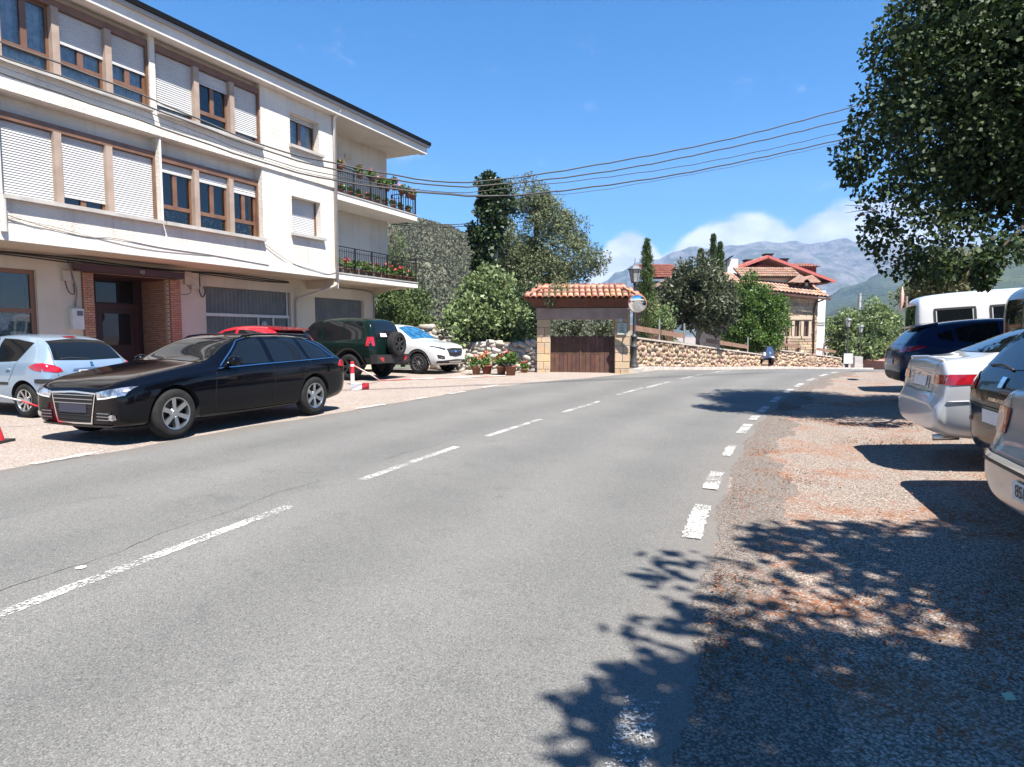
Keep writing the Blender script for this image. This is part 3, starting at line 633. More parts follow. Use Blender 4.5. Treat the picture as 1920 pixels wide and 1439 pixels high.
cable([(-7.93,GY-0.03,3.3),(-7.87,GY-0.05,2.9),(-7.80,GY-0.06,2.6),(-7.84,GY-0.04,2.2)],0.02,cabg)
cable([(-8.05,GY-0.05,2.8),(-8.0,GY-0.08,2.55),(-7.88,GY-0.08,2.5),(-7.86,GY-0.05,2.75)],0.012,cabd)
cable([(-4.42,GY-0.05,3.3),(-4.45,GY-0.08,2.8),(-4.36,GY-0.08,2.62),(-4.25,GY-0.06,2.75),(-4.28,GY-0.05,2.95)],0.018,cabd)
cable([(-4.8,GY-0.04,2.94),(-4.7,GY-0.06,2.76),(-4.82,GY-0.04,2.66),(-5.0,GY-0.03,2.66)],0.008,cabd)
cable([(-9.8,-0.04,3.95),(-9.0,-0.04,3.8),(-8.2,-0.04,3.72),(-7.6,-0.04,3.77),(-6.4,-0.04,3.70),(-5.0,-0.04,3.68),(-3.0,-0.04,3.60)],0.010,cabg)
cable([(-3.1,-0.04,4.2),(-2.6,-0.04,3.95),(-1.9,-0.04,3.72),(-1.0,-0.05,3.62),(-0.5,-0.04,3.55),(-0.1,-0.04,3.64)],0.008,cabg)
cable([(-10.0,-0.04,3.9),(-9.0,-0.04,3.85),(-7.0,-0.04,3.62),(-5.0,-0.04,3.66)],0.006,cabg)
MB().tube([(-9.86,-0.06,4.25),(-9.86,-0.06,3.6)],0.06,10).build('insulator',pm('insulator',(0.5,0.48,0.45),0.5),bld)
# downpipe
pipe=MB(); pipe.tube([(-0.06,-0.30,8.98),(-0.06,-0.24,8.86),(-0.06,-0.075,8.72),(-0.06,-0.075,3.30)],0.055,10); pipe.build('downpipe',whitep,bld,smooth=True)
MB().tube([(-0.06,-0.075,3.32),(-0.12,0.0,3.18),(-0.62,GY-0.07,2.78),(-0.68,GY-0.06,2.62),(-0.68,GY-0.06,0.0)],0.045,8).build('downpipe',plaster,bld,smooth=True)
cable([(0.1,GY-0.03,3.30),(1.6,GY-0.03,3.28),(3.3,GY-0.03,3.22),(3.5,GY-0.03,2.9),(3.5,GY-0.03,1.5)],0.03,cabg)
# ---- balconies
balcm=pm('balcony_plaster',(0.76,0.71,0.64),0.9,col2=(0.70,0.64,0.57),vscale=1.5,bump=0.2,bscale=40)
for k,(z0,z1) in enumerate(((ZB-0.02,3.63),(6.10,6.33))):
    sl_=MB().box((0.06,-0.005,z0+0.02),(4.80,1.245,z1)).build('balcony_slab',balcm,bld)
    MB().box((0.06,-0.03,z1),(4.83,1.245,z1+0.035)).build('slab_edge',concrete,bld)
    zt=z1+0.93; y=0.05; zb=z1+0.08
    rl=MB(); rl.bar((0.08,y,zt),(4.76,y,zt),0.045,0.03); rl.bar((0.08,y,zt-0.15),(4.76,y,zt-0.15),0.02,0.016); rl.bar((0.08,y,zb),(4.76,y,zb),0.03,0.02)
    rl.bar((4.76,y,zt),(4.76,1.24,zt),0.045,0.03); rl.bar((4.76,y,zt-0.15),(4.76,1.24,zt-0.15),0.02,0.016); rl.bar((4.76,y,zb),(4.76,1.24,zb),0.03,0.02)
    rail=rl.build('railing',blackm,bld)
    pmesh=MB().box((-0.022,-0.022,z1+0.036),(0.022,0.022,zt)).mesh('railing_post',blackm); bmesh_=MB().box((-0.007,-0.007,zb),(0.007,0.007,zt-0.06)).mesh('railing_bar',blackm)
    for u in (0.10,1.02,1.95,2.88,3.82,4.76): inst('railing_post',pmesh,rail,(u,y,0))
    inst('railing_post',pmesh,rail,(4.76,1.2,0))
    u=0.22
    while u<4.7: inst('railing_bar',bmesh_,rail,(u,y,0)); u+=0.117
    v=0.16
    while v<1.15: inst('railing_bar',bmesh_,rail,(4.76,v,0)); v+=0.117
# balcony doors
for z in (3.63,6.33):
    f=MB(); f.box((0.30,1.20,z),(0.36,1.249,z+2.1)); f.box((1.0,1.20,z),(1.06,1.249,z+2.1)); f.box((0.36,1.20,z+2.04),(1.0,1.249,z+2.1)); d_=f.build('balcony_door',brownf,bld)
    MB().box((0.36,1.225,z),(1.0,1.247,z+1.45)).build('pane',cglass,d_); MB().box((0.36,1.215,z+1.45),(1.0,1.247,z+2.04)).build('door_shutter',shutter_m,d_)
MB().box((1.95,1.21,8.10),(2.35,1.248,8.22)).build('wall_vent',plaster,bld)
BM=basis(BC,BRZ)
# ================================================================ CARS (local x forward, y left, z up; s = distance behind the nose)
def paint(name,c,metal=0.0,rough=0.28,coat=1.0,c2=None):
    return pm(name,c,rough,metal=metal,coat=coat*(0.45 if max(c)<0.08 else 1.0),spec=0.08 if max(c)<0.08 else 0.4,col2=c2 or tuple(min(1,x*0.96) for x in c),vscale=1.2)
def interp(pts,t):
    # polyline by fraction of index, smooth
    n=len(pts)-1; x=t*n; i=min(int(x),n-1); f=x-i
    return (pts[i][0]*(1-f)+pts[i+1][0]*f, pts[i][1]*(1-f)+pts[i+1][1]*f)
class Car:
    def __init__(s,name,label,cat,rows,axles,Rw,mat,pos,heading,pitch=0.0,group=None,ww=0.21,track_in=0.0,rim=None,nspoke=6,archr=0.055):
        s.rows=rows; s.L=rows[-1][0]; s.Rw=Rw; s.axles=axles; s.mat=mat
        s.root=thing(name,label,cat,(pos[0],pos[1],pos[2]),R(90)-heading,group,ry=-pitch)
        s.W=max(r[2] for r in rows)
        mb=MB(); NC=13; n=len(rows)
        for (ss,z0,w,zb,zt,wr) in rows:
            h=zt-zb; x=s.L/2-ss
            half=[(0,z0),(0.55*w,z0),(0.88*w,z0+0.015),(0.965*w,z0+0.11),(w,z0+0.46*(zb-z0)),(0.995*w,zb-0.14*(zb-z0)),(0.965*w,zb),
                  (0.94*w+(wr-0.94*w)*0.10,zb+0.05*h+0.004),(0.94*w+(wr-0.94*w)*0.58,zb+0.5*h),(wr,zb+0.87*h),(0.84*wr,zb+0.975*h),(0.45*wr,zt),(0,zt+0.006)]
            ring=half+[(-y,z) for (y,z) in half[-2:0:-1]]
            mb.v+=[(x,y,z) for y,z in ring]
        M=2*NC-2
        for i in range(n-1):
            for k in range(M): mb.f.append((i*M+k,(i+1)*M+k,(i+1)*M+(k+1)%M,i*M+(k+1)%M)); mb.m.append(0)
        mb.f.append(tuple(range(M))); mb.f.append(tuple((n-1)*M+k for k in range(M))[::-1]); mb.m+=[0,0]
        me=mb.mesh('tmp',[mat,plast],True)
        t=bpy.data.objects.new('tmp',me); link(t)
        bmm=bmesh.new(); bmm.from_mesh(me); bmesh.ops.recalc_face_normals(bmm,faces=bmm.faces); bmm.to_mesh(me); bmm.free()
        sub=t.modifiers.new('s','SUBSURF'); sub.levels=2; sub.render_levels=2
        cb=MB()
        for a in axles:
            for sd in (1,-1):
                Mx=Matrix.Translation((s.L/2-a,sd*(s.W+0.12),Rw))@Matrix.Rotation(R(90),4,'X')
                nn=36; r=Rw+archr; vs=[Mx@Vector((r*math.cos(2*math.pi*k/nn),r*math.sin(2*math.pi*k/nn),zz)) for zz in(-0.40,0.40) for k in range(nn)]
                cb.add(vs,[tuple(range(nn))[::-1],tuple(range(nn,2*nn))]+[(k,(k+1)%nn,nn+(k+1)%nn,nn+k) for k in range(nn)])
        cm=cb.mesh('cut',plast); co=bpy.data.objects.new('cut',cm); link(co)
        cm.materials.clear(); cm.materials.append(mat); cm.materials.append(plast); cm.polygons.foreach_set('material_index',[1]*len(cm.polygons))
        bo=t.modifiers.new('b','BOOLEAN'); bo.operation='DIFFERENCE'; bo.object=co; bo.solver='EXACT'
        me2=ev_mesh(t); bpy.data.objects.remove(t); bpy.data.objects.remove(co)
        me2.polygons.foreach_set('use_smooth',[True]*len(me2.polygons))
        s.body=bpy.data.objects.new('body',me2); s.body.parent=s.root; link(s.body)
        me2.calc_loop_triangles()
        s.bvh=BVHTree.FromPolygons([v.co for v in me2.vertices],[p.vertices for p in me2.polygons])
        try: me2.set_sharp_from_angle(angle=R(38))
        except Exception: pass
        s.wheels(ww,track_in,nspoke,rim)
    def hit(s,d,a,b):
        if d=='side': o=Vector((s.L/2-a,4,b)); v=Vector((0,-1,0))
        elif d=='sider': o=Vector((s.L/2-a,-4,b)); v=Vector((0,1,0))
        elif d=='front': o=Vector((6,a,b)); v=Vector((-1,0,0))
        elif d=='rear': o=Vector((-6,a,b)); v=Vector((1,0,0))
        elif d=='top': o=Vector((s.L/2-a,b,5)); v=Vector((0,0,-1))
        p,nr,i,dist=s.bvh.ray_cast(o,v)
        if p is None: return s.last
        if nr.dot(v)>0: nr=-nr
        s.last=(p,nr); return s.last
    def panel(s,name,mat,d,lo,hi,off=0.006,N=14,M=6,mirror=True,parent=None):
        outs=[]
        variants=[(d,1)]
        if d=='side': variants=[('side',1),('sider',1)]
        elif mirror: variants=[(d,1),(d,-1)]
        for dd,sg in variants:
            mb=MB(); s.last=(Vector((0,0,0.5)),Vector((0,0,1)))
            for i in range(N+1):
                a=interp(lo,i/N); b=interp(hi,i/N)
                for j in range(M+1):
                    f=j/M; q=(a[0]+(b[0]-a[0])*f,a[1]+(b[1]-a[1])*f)
                    p,nr=s.hit(dd,q[0]*(sg if dd in('front','rear') else 1),q[1]); mb.v.append(tuple(p+nr*off))
            for i in range(N):
                for j in range(M): mb.f.append((i*(M+1)+j,(i+1)*(M+1)+j,(i+1)*(M+1)+j+1,i*(M+1)+j+1)); mb.m.append(0)
            outs.append(mb.build(name,mat,parent or s.root,smooth=True))
        return outs
    def line(s,name,mat,d,pts,w=0.008,off=0.004,N=None,mirror=True,thick=None):
        variants=[('side',1),('sider',1)] if d=='side' else ([(d,1),(d,-1)] if mirror else [(d,1)])
        N=N or max(8,6*(len(pts)-1))
        for dd,sg in variants:
            s.last=(Vector((0,0,0.5)),Vector((0,0,1))); P=[]
            for i in range(N+1):
                a=interp(pts,i/N); p,nr=s.hit(dd,a[0]*(sg if dd in('front','rear') else 1),a[1]); P.append((p,nr))
            if thick:
                MB().tube([p+nr*thick*0.6 for p,nr in P],thick,6).build(name,mat,s.root,smooth=True); continue
            mb=MB()
            for i,(p,nr) in enumerate(P):
                t=(P[min(i+1,N)][0]-P[max(i-1,0)][0]); t=t.normalized() if t.length>1e-9 else Vector((1,0,0)); sd=t.cross(nr).normalized()*w/2
                mb.v+=[tuple(p+nr*off+sd),tuple(p+nr*off-sd)]
            mb.f=[(2*i,2*i+1,2*i+3,2*i+2) for i in range(N)]; mb.m=[0]*N; mb.build(name,mat,s.root)
    def wheels(s,ww,tin,nspoke,rimm):
        Rw=s.Rw; rr=Rw*0.66; rimm=rimm or alloy
        prof=[(rr*0.98,-ww/2+0.012),(Rw*0.80,-ww/2),(Rw*0.93,-ww/2+0.012),(Rw*0.99,-ww/2+0.035),(Rw,-ww/4),(Rw,ww/4),(Rw*0.99,ww/2-0.035),(Rw*0.93,ww/2-0.012),(Rw*0.80,ww/2),(rr*0.98,ww/2-0.012)]
        tm=MB().lathe(prof,36).mesh('tyre',tyre_m,True)
        rb=MB(); rb.lathe([(rr,ww/2-0.012),(rr*0.99,ww/2-0.004),(rr*0.93,ww/2-0.008),(rr*0.90,ww/2-0.03),(rr*0.88,-ww/2+0.01)],36)
        rb.lathe([(0.0,ww/2-0.022),(0.045,ww/2-0.022),(0.055,ww/2-0.03),(0.075,ww/2-0.05)],18)
        for k in range(nspoke):
            a=2*math.pi*k/nspoke; M=Matrix.Rotation(a,4,'Z')
            w0,w1=(0.024,0.033) if nspoke<8 else (0.014,0.020)
            vs=[(0.03,-w0,ww/2-0.03),(0.03,w0,ww/2-0.03),(rr*0.93,w1,ww/2-0.014),(rr*0.93,-w1,ww/2-0.014),(0.03,-w0,ww/2-0.07),(0.03,w0,ww/2-0.07),(rr*0.93,w1,ww/2-0.07),(rr*0.93,-w1,ww/2-0.07)]
            rb.add([M@Vector(v) for v in vs],[(0,3,2,1)[::-1],(0,1,5,4)[::-1],(2,3,7,6)[::-1],(1,2,6,5)[::-1],(3,0,4,7)[::-1]])
        rm=rb.mesh('rim',rimm,True)
        try: rm.set_sharp_from_angle(angle=R(35))
        except Exception: pass
        dm=MB().lathe([(0.0,-0.02),(rr*0.86,-0.02),(rr*0.87,ww*0.1)],24).mesh('brake_disc',plast)  # black disc, puts the shade behind the spokes into colour
        for a in s.axles:
            for sd in (1,-1):
                y=sd*(s.W-ww/2-0.012-tin)
                w=inst('wheel',tm,s.root,(s.L/2-a,y,Rw),(R(-90)*sd if sd>0 else R(90),0,0))
                inst('rim',rm,w,(0,0,0),(0,0,random.random()*2)); inst('hub_shade',dm,w,(0,0,0))
    def arches(s,r1,r2,mat=None,off=0.02):
        for a in s.axles:
            lo=[];hi=[]
            for k in range(17):
                t=R(-8)+(math.pi+R(16))*k/16
                lo.append((a-math.cos(t)*r1,s.Rw+math.sin(t)*r1)); hi.append((a-math.cos(t)*r2,s.Rw+math.sin(t)*r2))
            s.panel('wheel_arch_trim',mat or plast,'side',lo,hi,off,32,2)
    def mirror(s,a,z,mat):
        for sd,dd in ((1,'side'),(-1,'sider')):
            p,nr=s.hit(dd,a,z); x=p.x; y=p.y
            mb=MB(); M=Matrix.Translation((x+0.02,y+sd*0.13,z+0.07))
            vs=[]; fs=[]
            prof=[(-0.075,0.035,0.05),(-0.07,0.085,0.075),(0.0,0.095,0.08),(0.07,0.07,0.06),(0.10,0.03,0.03)]
            for (dx,wy,hz) in prof:
                for k in range(12):
                    t=2*math.pi*k/12; vs.append(M@Vector((dx,wy*math.cos(t)*1.05,hz*math.sin(t))))
            for i in range(len(prof)-1):
                for k in range(12): fs.append((i*12+k,i*12+(k+1)%12,(i+1)*12+(k+1)%12,(i+1)*12+k))
            fs+= [tuple(range(12))[::-1],tuple(48+k for k in range(12))]
            mb.add(vs,fs); mb.tube([(x,y-sd*0.02,z+0.01),(x+0.02,y+sd*0.08,z+0.04)],0.025,8); mb.build('wing_mirror',mat,s.root,smooth=True)
    def handle(s,a,z,mat,w=0.19):
        s.line('door_handle',mat,'side',[(a-w/2,z),(a+w/2,z)],thick=0.014)
    def box(s,name,mat,a,b,parent=None):
        return MB().box(a,b).build(name,mat,parent or s.root)
def on_ground(x,y,dz=0.0): return (x,y,zg(x,y)+dz)
def place(wheel_px,axle_s,side,L,W,heading,z=None):
    # centre position so that the given wheel's outer contact falls on the ground point
    p=Vector(wheel_px); f=Vector((math.sin(heading),math.cos(heading),0)); l=Vector((-f.y,f.x,0))
    c=Vector((p.x,p.y,0))-f*(L/2-axle_s)-l*(side*W); return c
def az(d): return R(d)
# ---------------------------------------------------------------- black estate in front of the building
blk=paint('black_car_paint',(0.0018,0.002,0.0035),rough=0.12,c2=(0.002,0.0022,0.004))
A4R=[(0.00,.26,.66,.62,.67,.50),(.025,.22,.76,.655,.715,.58),(.10,.19,.845,.70,.775,.66),(.35,.18,.895,.755,.845,.72),(.90,.175,.912,.82,.925,.75),(1.30,.175,.915,.865,.98,.75),(1.56,.175,.915,.890,1.015,.745),
 (1.76,.175,.915,.90,1.105,.71),(2.10,.175,.915,.915,1.30,.655),(2.40,.175,.915,.925,1.385,.63),(2.85,.175,.915,.935,1.405,.62),(3.35,.175,.915,.945,1.40,.615),(3.85,.18,.912,.96,1.375,.60),(4.22,.20,.905,.97,1.32,.58),
 (4.45,.22,.89,.97,1.22,.575),(4.60,.25,.86,.955,1.045,.60),(4.70,.29,.81,.88,.94,.58),(4.76,.35,.68,.70,.76,.48)]
A4R=[((0.13+r[0]*0.77/0.90) if r[0]<0.90 else r[0],)+r[1:] for r in A4R]
fw=Vector(G(335,825,0.10)); hd=math.atan2(-1.08,-2.67)
c=place(fw,0.90,1,4.76,0.915,hd)
# the car's left side faces the road
a4=Car('estate_car','glossy black estate car with roof rails parked along the road edge','car',A4R,(0.90,3.74),0.335,blk,on_ground(c.x,c.y,0.015),hd,nspoke=6)
def side_glass(car,polys):
    for nm,lo,hi in polys: car.panel(nm,cglass,'side',lo,hi,0.005)
side_glass(a4,[('side_window',[(1.80,.935),(2.2,.95),(2.70,.955)],[(1.98,1.06),(2.28,1.285),(2.70,1.355)]),('side_window',[(2.80,.955),(3.25,.965),(3.60,.975)],[(2.80,1.36),(3.15,1.365),(3.50,1.345)]),('side_window',[(3.68,.98),(3.95,.985),(4.22,.995)],[(3.60,1.335),(3.85,1.285),(4.14,1.13)])])
a4.line('chrome_trim',chrome,'side',[(1.66,.90),(2.4,.928),(3.2,.947),(4.32,.975)],0.018,0.012); a4.line('chrome_trim',chrome,'side',[(1.72,.93),(1.95,1.085),(2.25,1.30),(2.7,1.385),(3.2,1.395),(3.75,1.335),(4.1,1.20),(4.32,.985)],0.016,0.012,40)
a4.panel('windscreen',cglass,'front',[(-.70,1.00),(0,1.03),(.70,1.00)],[(-.56,1.34),(0,1.395),(.56,1.34)],0.006,20,10,mirror=False)
a4.panel('rear_window',cglass,'rear',[(-.62,1.02),(0,1.01),(.62,1.02)],[(-.50,1.29),(0,1.33),(.50,1.29)],0.006,16,8,mirror=False)
a4.panel('headlight',clearlamp,'front',[(.45,.57),(.62,.585),(.82,.63)],[(.42,.66),(.62,.70),(.845,.735)],0.008)
a4.panel('headlight_strip',platew,'front',[(.46,.573),(.60,.585),(.76,.615)],[(.46,.592),(.60,.604),(.76,.633)],0.012,10,2)
a4.panel('grille_surround',chrome,'front',[(-.33,.255),(0,.25),(.33,.255)],[(-.42,.655),(0,.675),(.42,.655)],0.008,16,10,mirror=False)
a4.panel('grille',seamm,'front',[(-.305,.275),(0,.27),(.305,.275)],[(-.395,.635),(0,.652),(.395,.635)],0.012,16,10,mirror=False)
for k in range(7):
    z=0.32+k*0.05; w=.31+.08*(z-.28)/.38; a4.line('grille_slat',alloy if k>3 else plast,'front',[(-w,z),(0,z),(w,z)],0.010,0.016,14,mirror=False)
a4.panel('number_plate',paint('masked_plate',(0.03,0.035,0.06),rough=0.25),'front',[(-.26,.40),(0,.395),(.26,.40)],[(-.26,.51),(0,.51),(.26,.51)],0.022,10,2,mirror=False)
a4.panel('lower_intake',seamm,'front',[(.42,.29),(.55,.29),(.66,.30)],[(.44,.42),(.55,.42),(.68,.43)],0.007)
for z in (.32,.36,.40): a4.line('intake_slat',alloy,'front',[(.43,z),(.55,z),(.64,z)],0.008,0.012,8)
a4.panel('fog_light',clearlamp,'front',[(.64,.325),(.69,.315),(.74,.33)],[(.64,.375),(.69,.39),(.74,.385)],0.014,8,4)
a4.line('bumper_lip',plast,'front',[(-.66,.245),(0,.235),(.66,.245)],0.03,0.02,20,mirror=False)
a4.panel('taillight',redlamp,'rear',[(.48,.80),(.62,.79),(.80,.80)],[(.48,.915),(.62,.93),(.78,.93)],0.008)
a4.panel('side_taillight',redlamp,'side',[(4.38,.83),(4.5,.82),(4.62,.81)],[(4.46,.93),(4.55,.935),(4.63,.925)],0.006,8,3)
for p in ([(1.60,.86),(1.55,.5),(1.58,.25)],[(2.74,.95),(2.76,.6),(2.72,.25)],[(3.66,.97),(3.60,.75),(3.40,.62)],[(1.58,.24),(2.2,.235),(2.72,.24)]): a4.line('door_seam',seamm,'side',p,0.007,0.003)
a4.line('swage_line',blk,'side',[(1.0,.755),(2.2,.775),(3.3,.80),(4.4,.83)],0.02,0.008,30)
a4.line('sill_trim',plast,'side',[(1.35,.25),(2.2,.235),(3.3,.24)],0.05,0.006)
for a in (2.52,3.42): a4.handle(a,.80,blk)
a4.mirror(1.88,.94,blk)
for sd in (1,-1):
    MB().tube([(4.76/2-a,sd*y,z) for a,y,z in ((2.32,.565,1.32),(2.42,.565,1.37),(2.7,.565,1.40),(3.2,.56,1.41),(3.9,.54,1.385),(4.10,.53,1.32))],0.016,8).build('roof_rail',blk,a4.root,smooth=True)
# ---------------------------------------------------------------- silver blue hatchback
sb=paint('silver_blue_paint',(0.26,0.36,0.48),metal=0.45,rough=0.32)
P6=[(0,.30,.55,.55,.60,.4),(.06,.22,.70,.60,.68,.52),(.25,.19,.79,.68,.78,.62),(.7,.18,.82,.78,.90,.66),(1.05,.18,.83,.84,.98,.67),(1.25,.18,.83,.87,1.06,.66),(1.6,.18,.83,.885,1.27,.60),(1.95,.18,.83,.90,1.40,.575),(2.4,.18,.83,.915,1.43,.57),(2.9,.18,.83,.93,1.415,.565),
 (3.30,.19,.825,.95,1.36,.56),(3.50,.21,.815,.95,1.25,.57),(3.66,.23,.795,.94,1.03,.62),(3.76,.27,.76,.86,.93,.60),(3.83,.34,.64,.64,.72,.5)]
hd=az(-68); rw=G(45,782,0.13); c=place(rw,3.22,1,3.83,0.83,hd)
p6=Car('hatchback_car','pale silver blue hatchback parked nose towards the building entrance','car',P6,(0.78,3.22),0.295,sb,on_ground(c.x,c.y),hd,nspoke=8)
side_glass(p6,[('side_window',[(1.45,.915),(1.9,.925),(2.25,.93)],[(1.58,1.06),(1.9,1.31),(2.25,1.345)]),('side_window',[(2.36,.935),(2.8,.95),(3.02,.965)],[(2.36,1.345),(2.75,1.33),(3.2,1.27)])])
p6.panel('rear_window',cglass,'rear',[(-.60,.98),(0,.965),(.60,.98)],[(-.50,1.30),(0,1.345),(.50,1.30)],0.006,18,10,mirror=False)
p6.panel('windscreen',cglass,'front',[(-.62,1.03),(0,1.06),(.62,1.03)],[(-.50,1.33),(0,1.375),(.50,1.33)],0.006,16,8,mirror=False)
p6.panel('taillight',redlamp,'rear',[(.52,.79),(.64,.775),(.77,.80)],[(.55,.85),(.66,.91),(.78,.93)],0.008)
p6.panel('taillight',redlamp,'side',[(3.38,.86),(3.5,.815),(3.66,.79)],[(3.40,.89),(3.52,.925),(3.66,.935)],0.006,10,4)
p6.panel('bumper_strip',plast,'rear',[(-.78,.60),(0,.58),(.78,.60)],[(-.78,.67),(0,.67),(.78,.67)],0.012,24,3,mirror=False); p6.panel('bumper_strip',plast,'side',[(3.52,.60),(3.6,.595),(3.72,.59)],[(3.52,.665),(3.6,.67),(3.72,.67)],0.012,8,2)
p6.panel('number_plate',platew,'rear',[(-.26,.705),(0,.70),(.26,.705)],[(-.26,.80),(0,.80),(.26,.80)],0.012,10,2,mirror=False)
p6.panel('plate_mask',plast,'rear',[(-.235,.735),(0,.73),(.235,.735)],[(-.235,.79),(0,.79),(.235,.79)],0.016,10,2,mirror=False)
p6.panel('plate_recess',alloy,'rear',[(-.36,.79),(0,.80),(.36,.79)],[(-.34,.825),(0,.84),(.34,.825)],0.011,12,2,mirror=False)
p6.panel('emblem',chrome,'rear',[(-.03,.865),(.03,.865)],[(-.02,.935),(.02,.935)],0.012,3,3,mirror=False)
p6.line('model_badge',plast,'rear',[(-.58,.73),(-.40,.73)],0.022,0.01,8,mirror=False)
p6.line('rear_wiper',plast,'rear',[(0.0,.985),(.3,1.01),(.48,1.0)],thick=0.010,mirror=False)
p6.line('tailgate_seam',seamm,'rear',[(-.60,.70),(-.62,.95),(-.55,1.20)],0.008,0.004); p6.line('tailgate_seam',seamm,'rear',[(-.58,.69),(0,.68),(.58,.69)],0.007,0.004,mirror=False)
p6.panel('high_brake_light',redlamp,'rear',[(-.10,1.355),(.10,1.355)],[(-.10,1.378),(.10,1.378)],0.010,4,2,mirror=False)
for p in ([(2.30,.93),(2.28,.5),(2.30,.25)],[(3.05,.96),(2.95,.75),(2.85,.62)],[(1.3,.85),(1.28,.25)]): p6.line('door_seam',seamm,'side',p,0.007,0.003)
p6.line('door_strip',plast,'side',[(1.3,.56),(2.2,.57),(2.84,.58)],0.05,0.006); p6.handle(2.86,.82,sb,0.1); p6.handle(2.12,.81,sb,0.14); p6.mirror(1.5,.93,sb)
# ---------------------------------------------------------------- red car behind the estate
redc=paint('red_car_paint',(0.42,0.012,0.025),rough=0.25)
RD=[(r[0]*1.05,r[1],r[2]*1.03,r[3]+.08,r[4]+(.17 if r[4]>1.1 else .06),r[5]*1.04) for r in P6]
hd=az(-66); rc=W(500,700,16.4)
rd=Car('red_hatchback','bright red hatchback mostly hidden behind the black estate','car',RD,(0.82,3.38),0.31,redc,on_ground(rc.x-0.62,rc.y+0.15),hd,nspoke=5)
side_glass(rd,[('side_window',[(1.5,1.0),(2.0,1.01),(2.4,1.02)],[(1.66,1.15),(2.0,1.44),(2.4,1.49)]),('side_window',[(2.5,1.02),(2.9,1.03),(3.2,1.04)],[(2.5,1.49),(2.9,1.47),(3.4,1.38)])])
rd.panel('rear_window',cglass,'rear',[(-.60,1.08),(0,1.06),(.60,1.08)],[(-.50,1.44),(0,1.49),(.50,1.44)],0.006,16,8,mirror=False)
rd.panel('windscreen',cglass,'front',[(-.62,1.12),(0,1.16),(.62,1.12)],[(-.50,1.46),(0,1.52),(.50,1.46)],0.006,16,8,mirror=False)
rd.panel('taillight',redlamp,'rear',[(.60,.82),(.72,.82)],[(.58,1.08),(.72,1.08)],0.008,6,5)
MB().add([(RD[-1][0]/2-3.35,-.52,1.55),(RD[-1][0]/2-3.35,.52,1.55),(RD[-1][0]/2-3.72,.50,1.50),(RD[-1][0]/2-3.72,-.50,1.50),(RD[-1][0]/2-3.35,-.52,1.50),(RD[-1][0]/2-3.35,.52,1.50),(RD[-1][0]/2-3.70,.50,1.47),(RD[-1][0]/2-3.70,-.50,1.47)],[(0,1,2,3),(4,7,6,5),(2,6,7,3),(1,5,6,2),(0,3,7,4)]).build('roof_spoiler',redc,rd.root)
# ---------------------------------------------------------------- dark green off-roader
grn=paint('dark_green_paint',(0.004,0.012,0.010),rough=0.2)
TR=[(0,.48,.62,.72,.78,.5),(.08,.42,.78,.80,.88,.6),(.3,.40,.83,.90,.97,.66),(.8,.40,.86,.98,1.06,.70),(1.25,.40,.865,1.04,1.12,.70),(1.42,.40,.865,1.06,1.22,.69),(1.75,.40,.865,1.07,1.60,.65),(1.95,.40,.865,1.075,1.76,.64),(2.5,.40,.865,1.085,1.81,.64),(3.1,.40,.865,1.09,1.81,.64),(3.7,.42,.865,1.095,1.79,.64),(3.95,.44,.86,1.10,1.74,.64),(4.06,.46,.855,1.10,1.60,.65),(4.14,.48,.84,1.05,1.25,.68),(4.20,.52,.78,.80,.92,.6)]
hd=az(-66); rw=G(652,717,0.16); c=place(rw,3.38,1,4.2,0.90,hd)
tr=Car('offroad_car','dark green off-road car with spare wheel on its tailgate','car',TR,(0.78,3.40),0.37,grn,on_ground(c.x,c.y),hd,nspoke=6,rim=plast,ww=0.25,track_in=-0.05,archr=0.09)
side_glass(tr,[('side_window',[(1.55,1.09),(2.0,1.10),(2.3,1.105)],[(1.85,1.56),(2.05,1.67),(2.3,1.69)]),('side_window',[(2.40,1.105),(2.8,1.15),(3.08,1.16)],[(2.40,1.69),(2.8,1.69),(3.08,1.69)]),('side_window',[(3.16,1.165),(3.5,1.17),(3.80,1.18)],[(3.16,1.69),(3.5,1.68),(3.76,1.66)])])
tr.panel('rear_window',cglass,'rear',[(-.58,1.20),(0,1.19),(.58,1.20)],[(-.54,1.66),(0,1.69),(.54,1.66)],0.008,14,8,mirror=False)
tr.panel('window_notice',platew,'rear',[(.02,1.24),(.34,1.24)],[(.06,1.34),(.34,1.34)],0.014,5,2,mirror=False)
tr.panel('windscreen',cglass,'front',[(-.66,1.15),(0,1.18),(.66,1.15)],[(-.56,1.66),(0,1.71),(.56,1.66)],0.008,14,8,mirror=False)
tr.panel('taillight',redlamp,'rear',[(.66,.98),(.77,.98)],[(.66,1.24),(.77,1.24)],0.010,4,6); tr.panel('taillight',redlamp,'side',[(4.0,.98),(4.10,.98)],[(3.99,1.24),(4.07,1.24)],0.008,4,6)
tr.arches(0.45,0.56,plast,0.035)
tr.box('rear_bumper',plast,(-2.28,-.84,.48),(-2.05,.84,.72)); tr.panel('bumper_lamp',redlamp,'rear',[(.5,.56),(.72,.56)],[(.5,.66),(.72,.66)],0.20,5,3)
tr.box('side_step',plast,(-.9,.80,.36),(1.0,.93,.42)); tr.box('side_step',plast,(-.9,-.93,.36),(1.0,-.80,.42)); tr.box('front_bumper',plast,(2.0,-.82,.45),(2.22,.82,.72))
tr.line('door_seam',seamm,'side',[(2.35,1.1),(2.35,.45)],0.008,0.004); tr.line('door_seam',seamm,'side',[(3.12,1.15),(3.0,.7)],0.008,0.004); tr.mirror(1.7,1.10,plast)
sp=inst('spare_wheel',bpy.data.meshes['tyre.003'] if 'tyre.003' in bpy.data.meshes else tr.root.children[1].data,tr.root,(-2.28,-.12,1.02),(0,R(-90),0)) if False else None
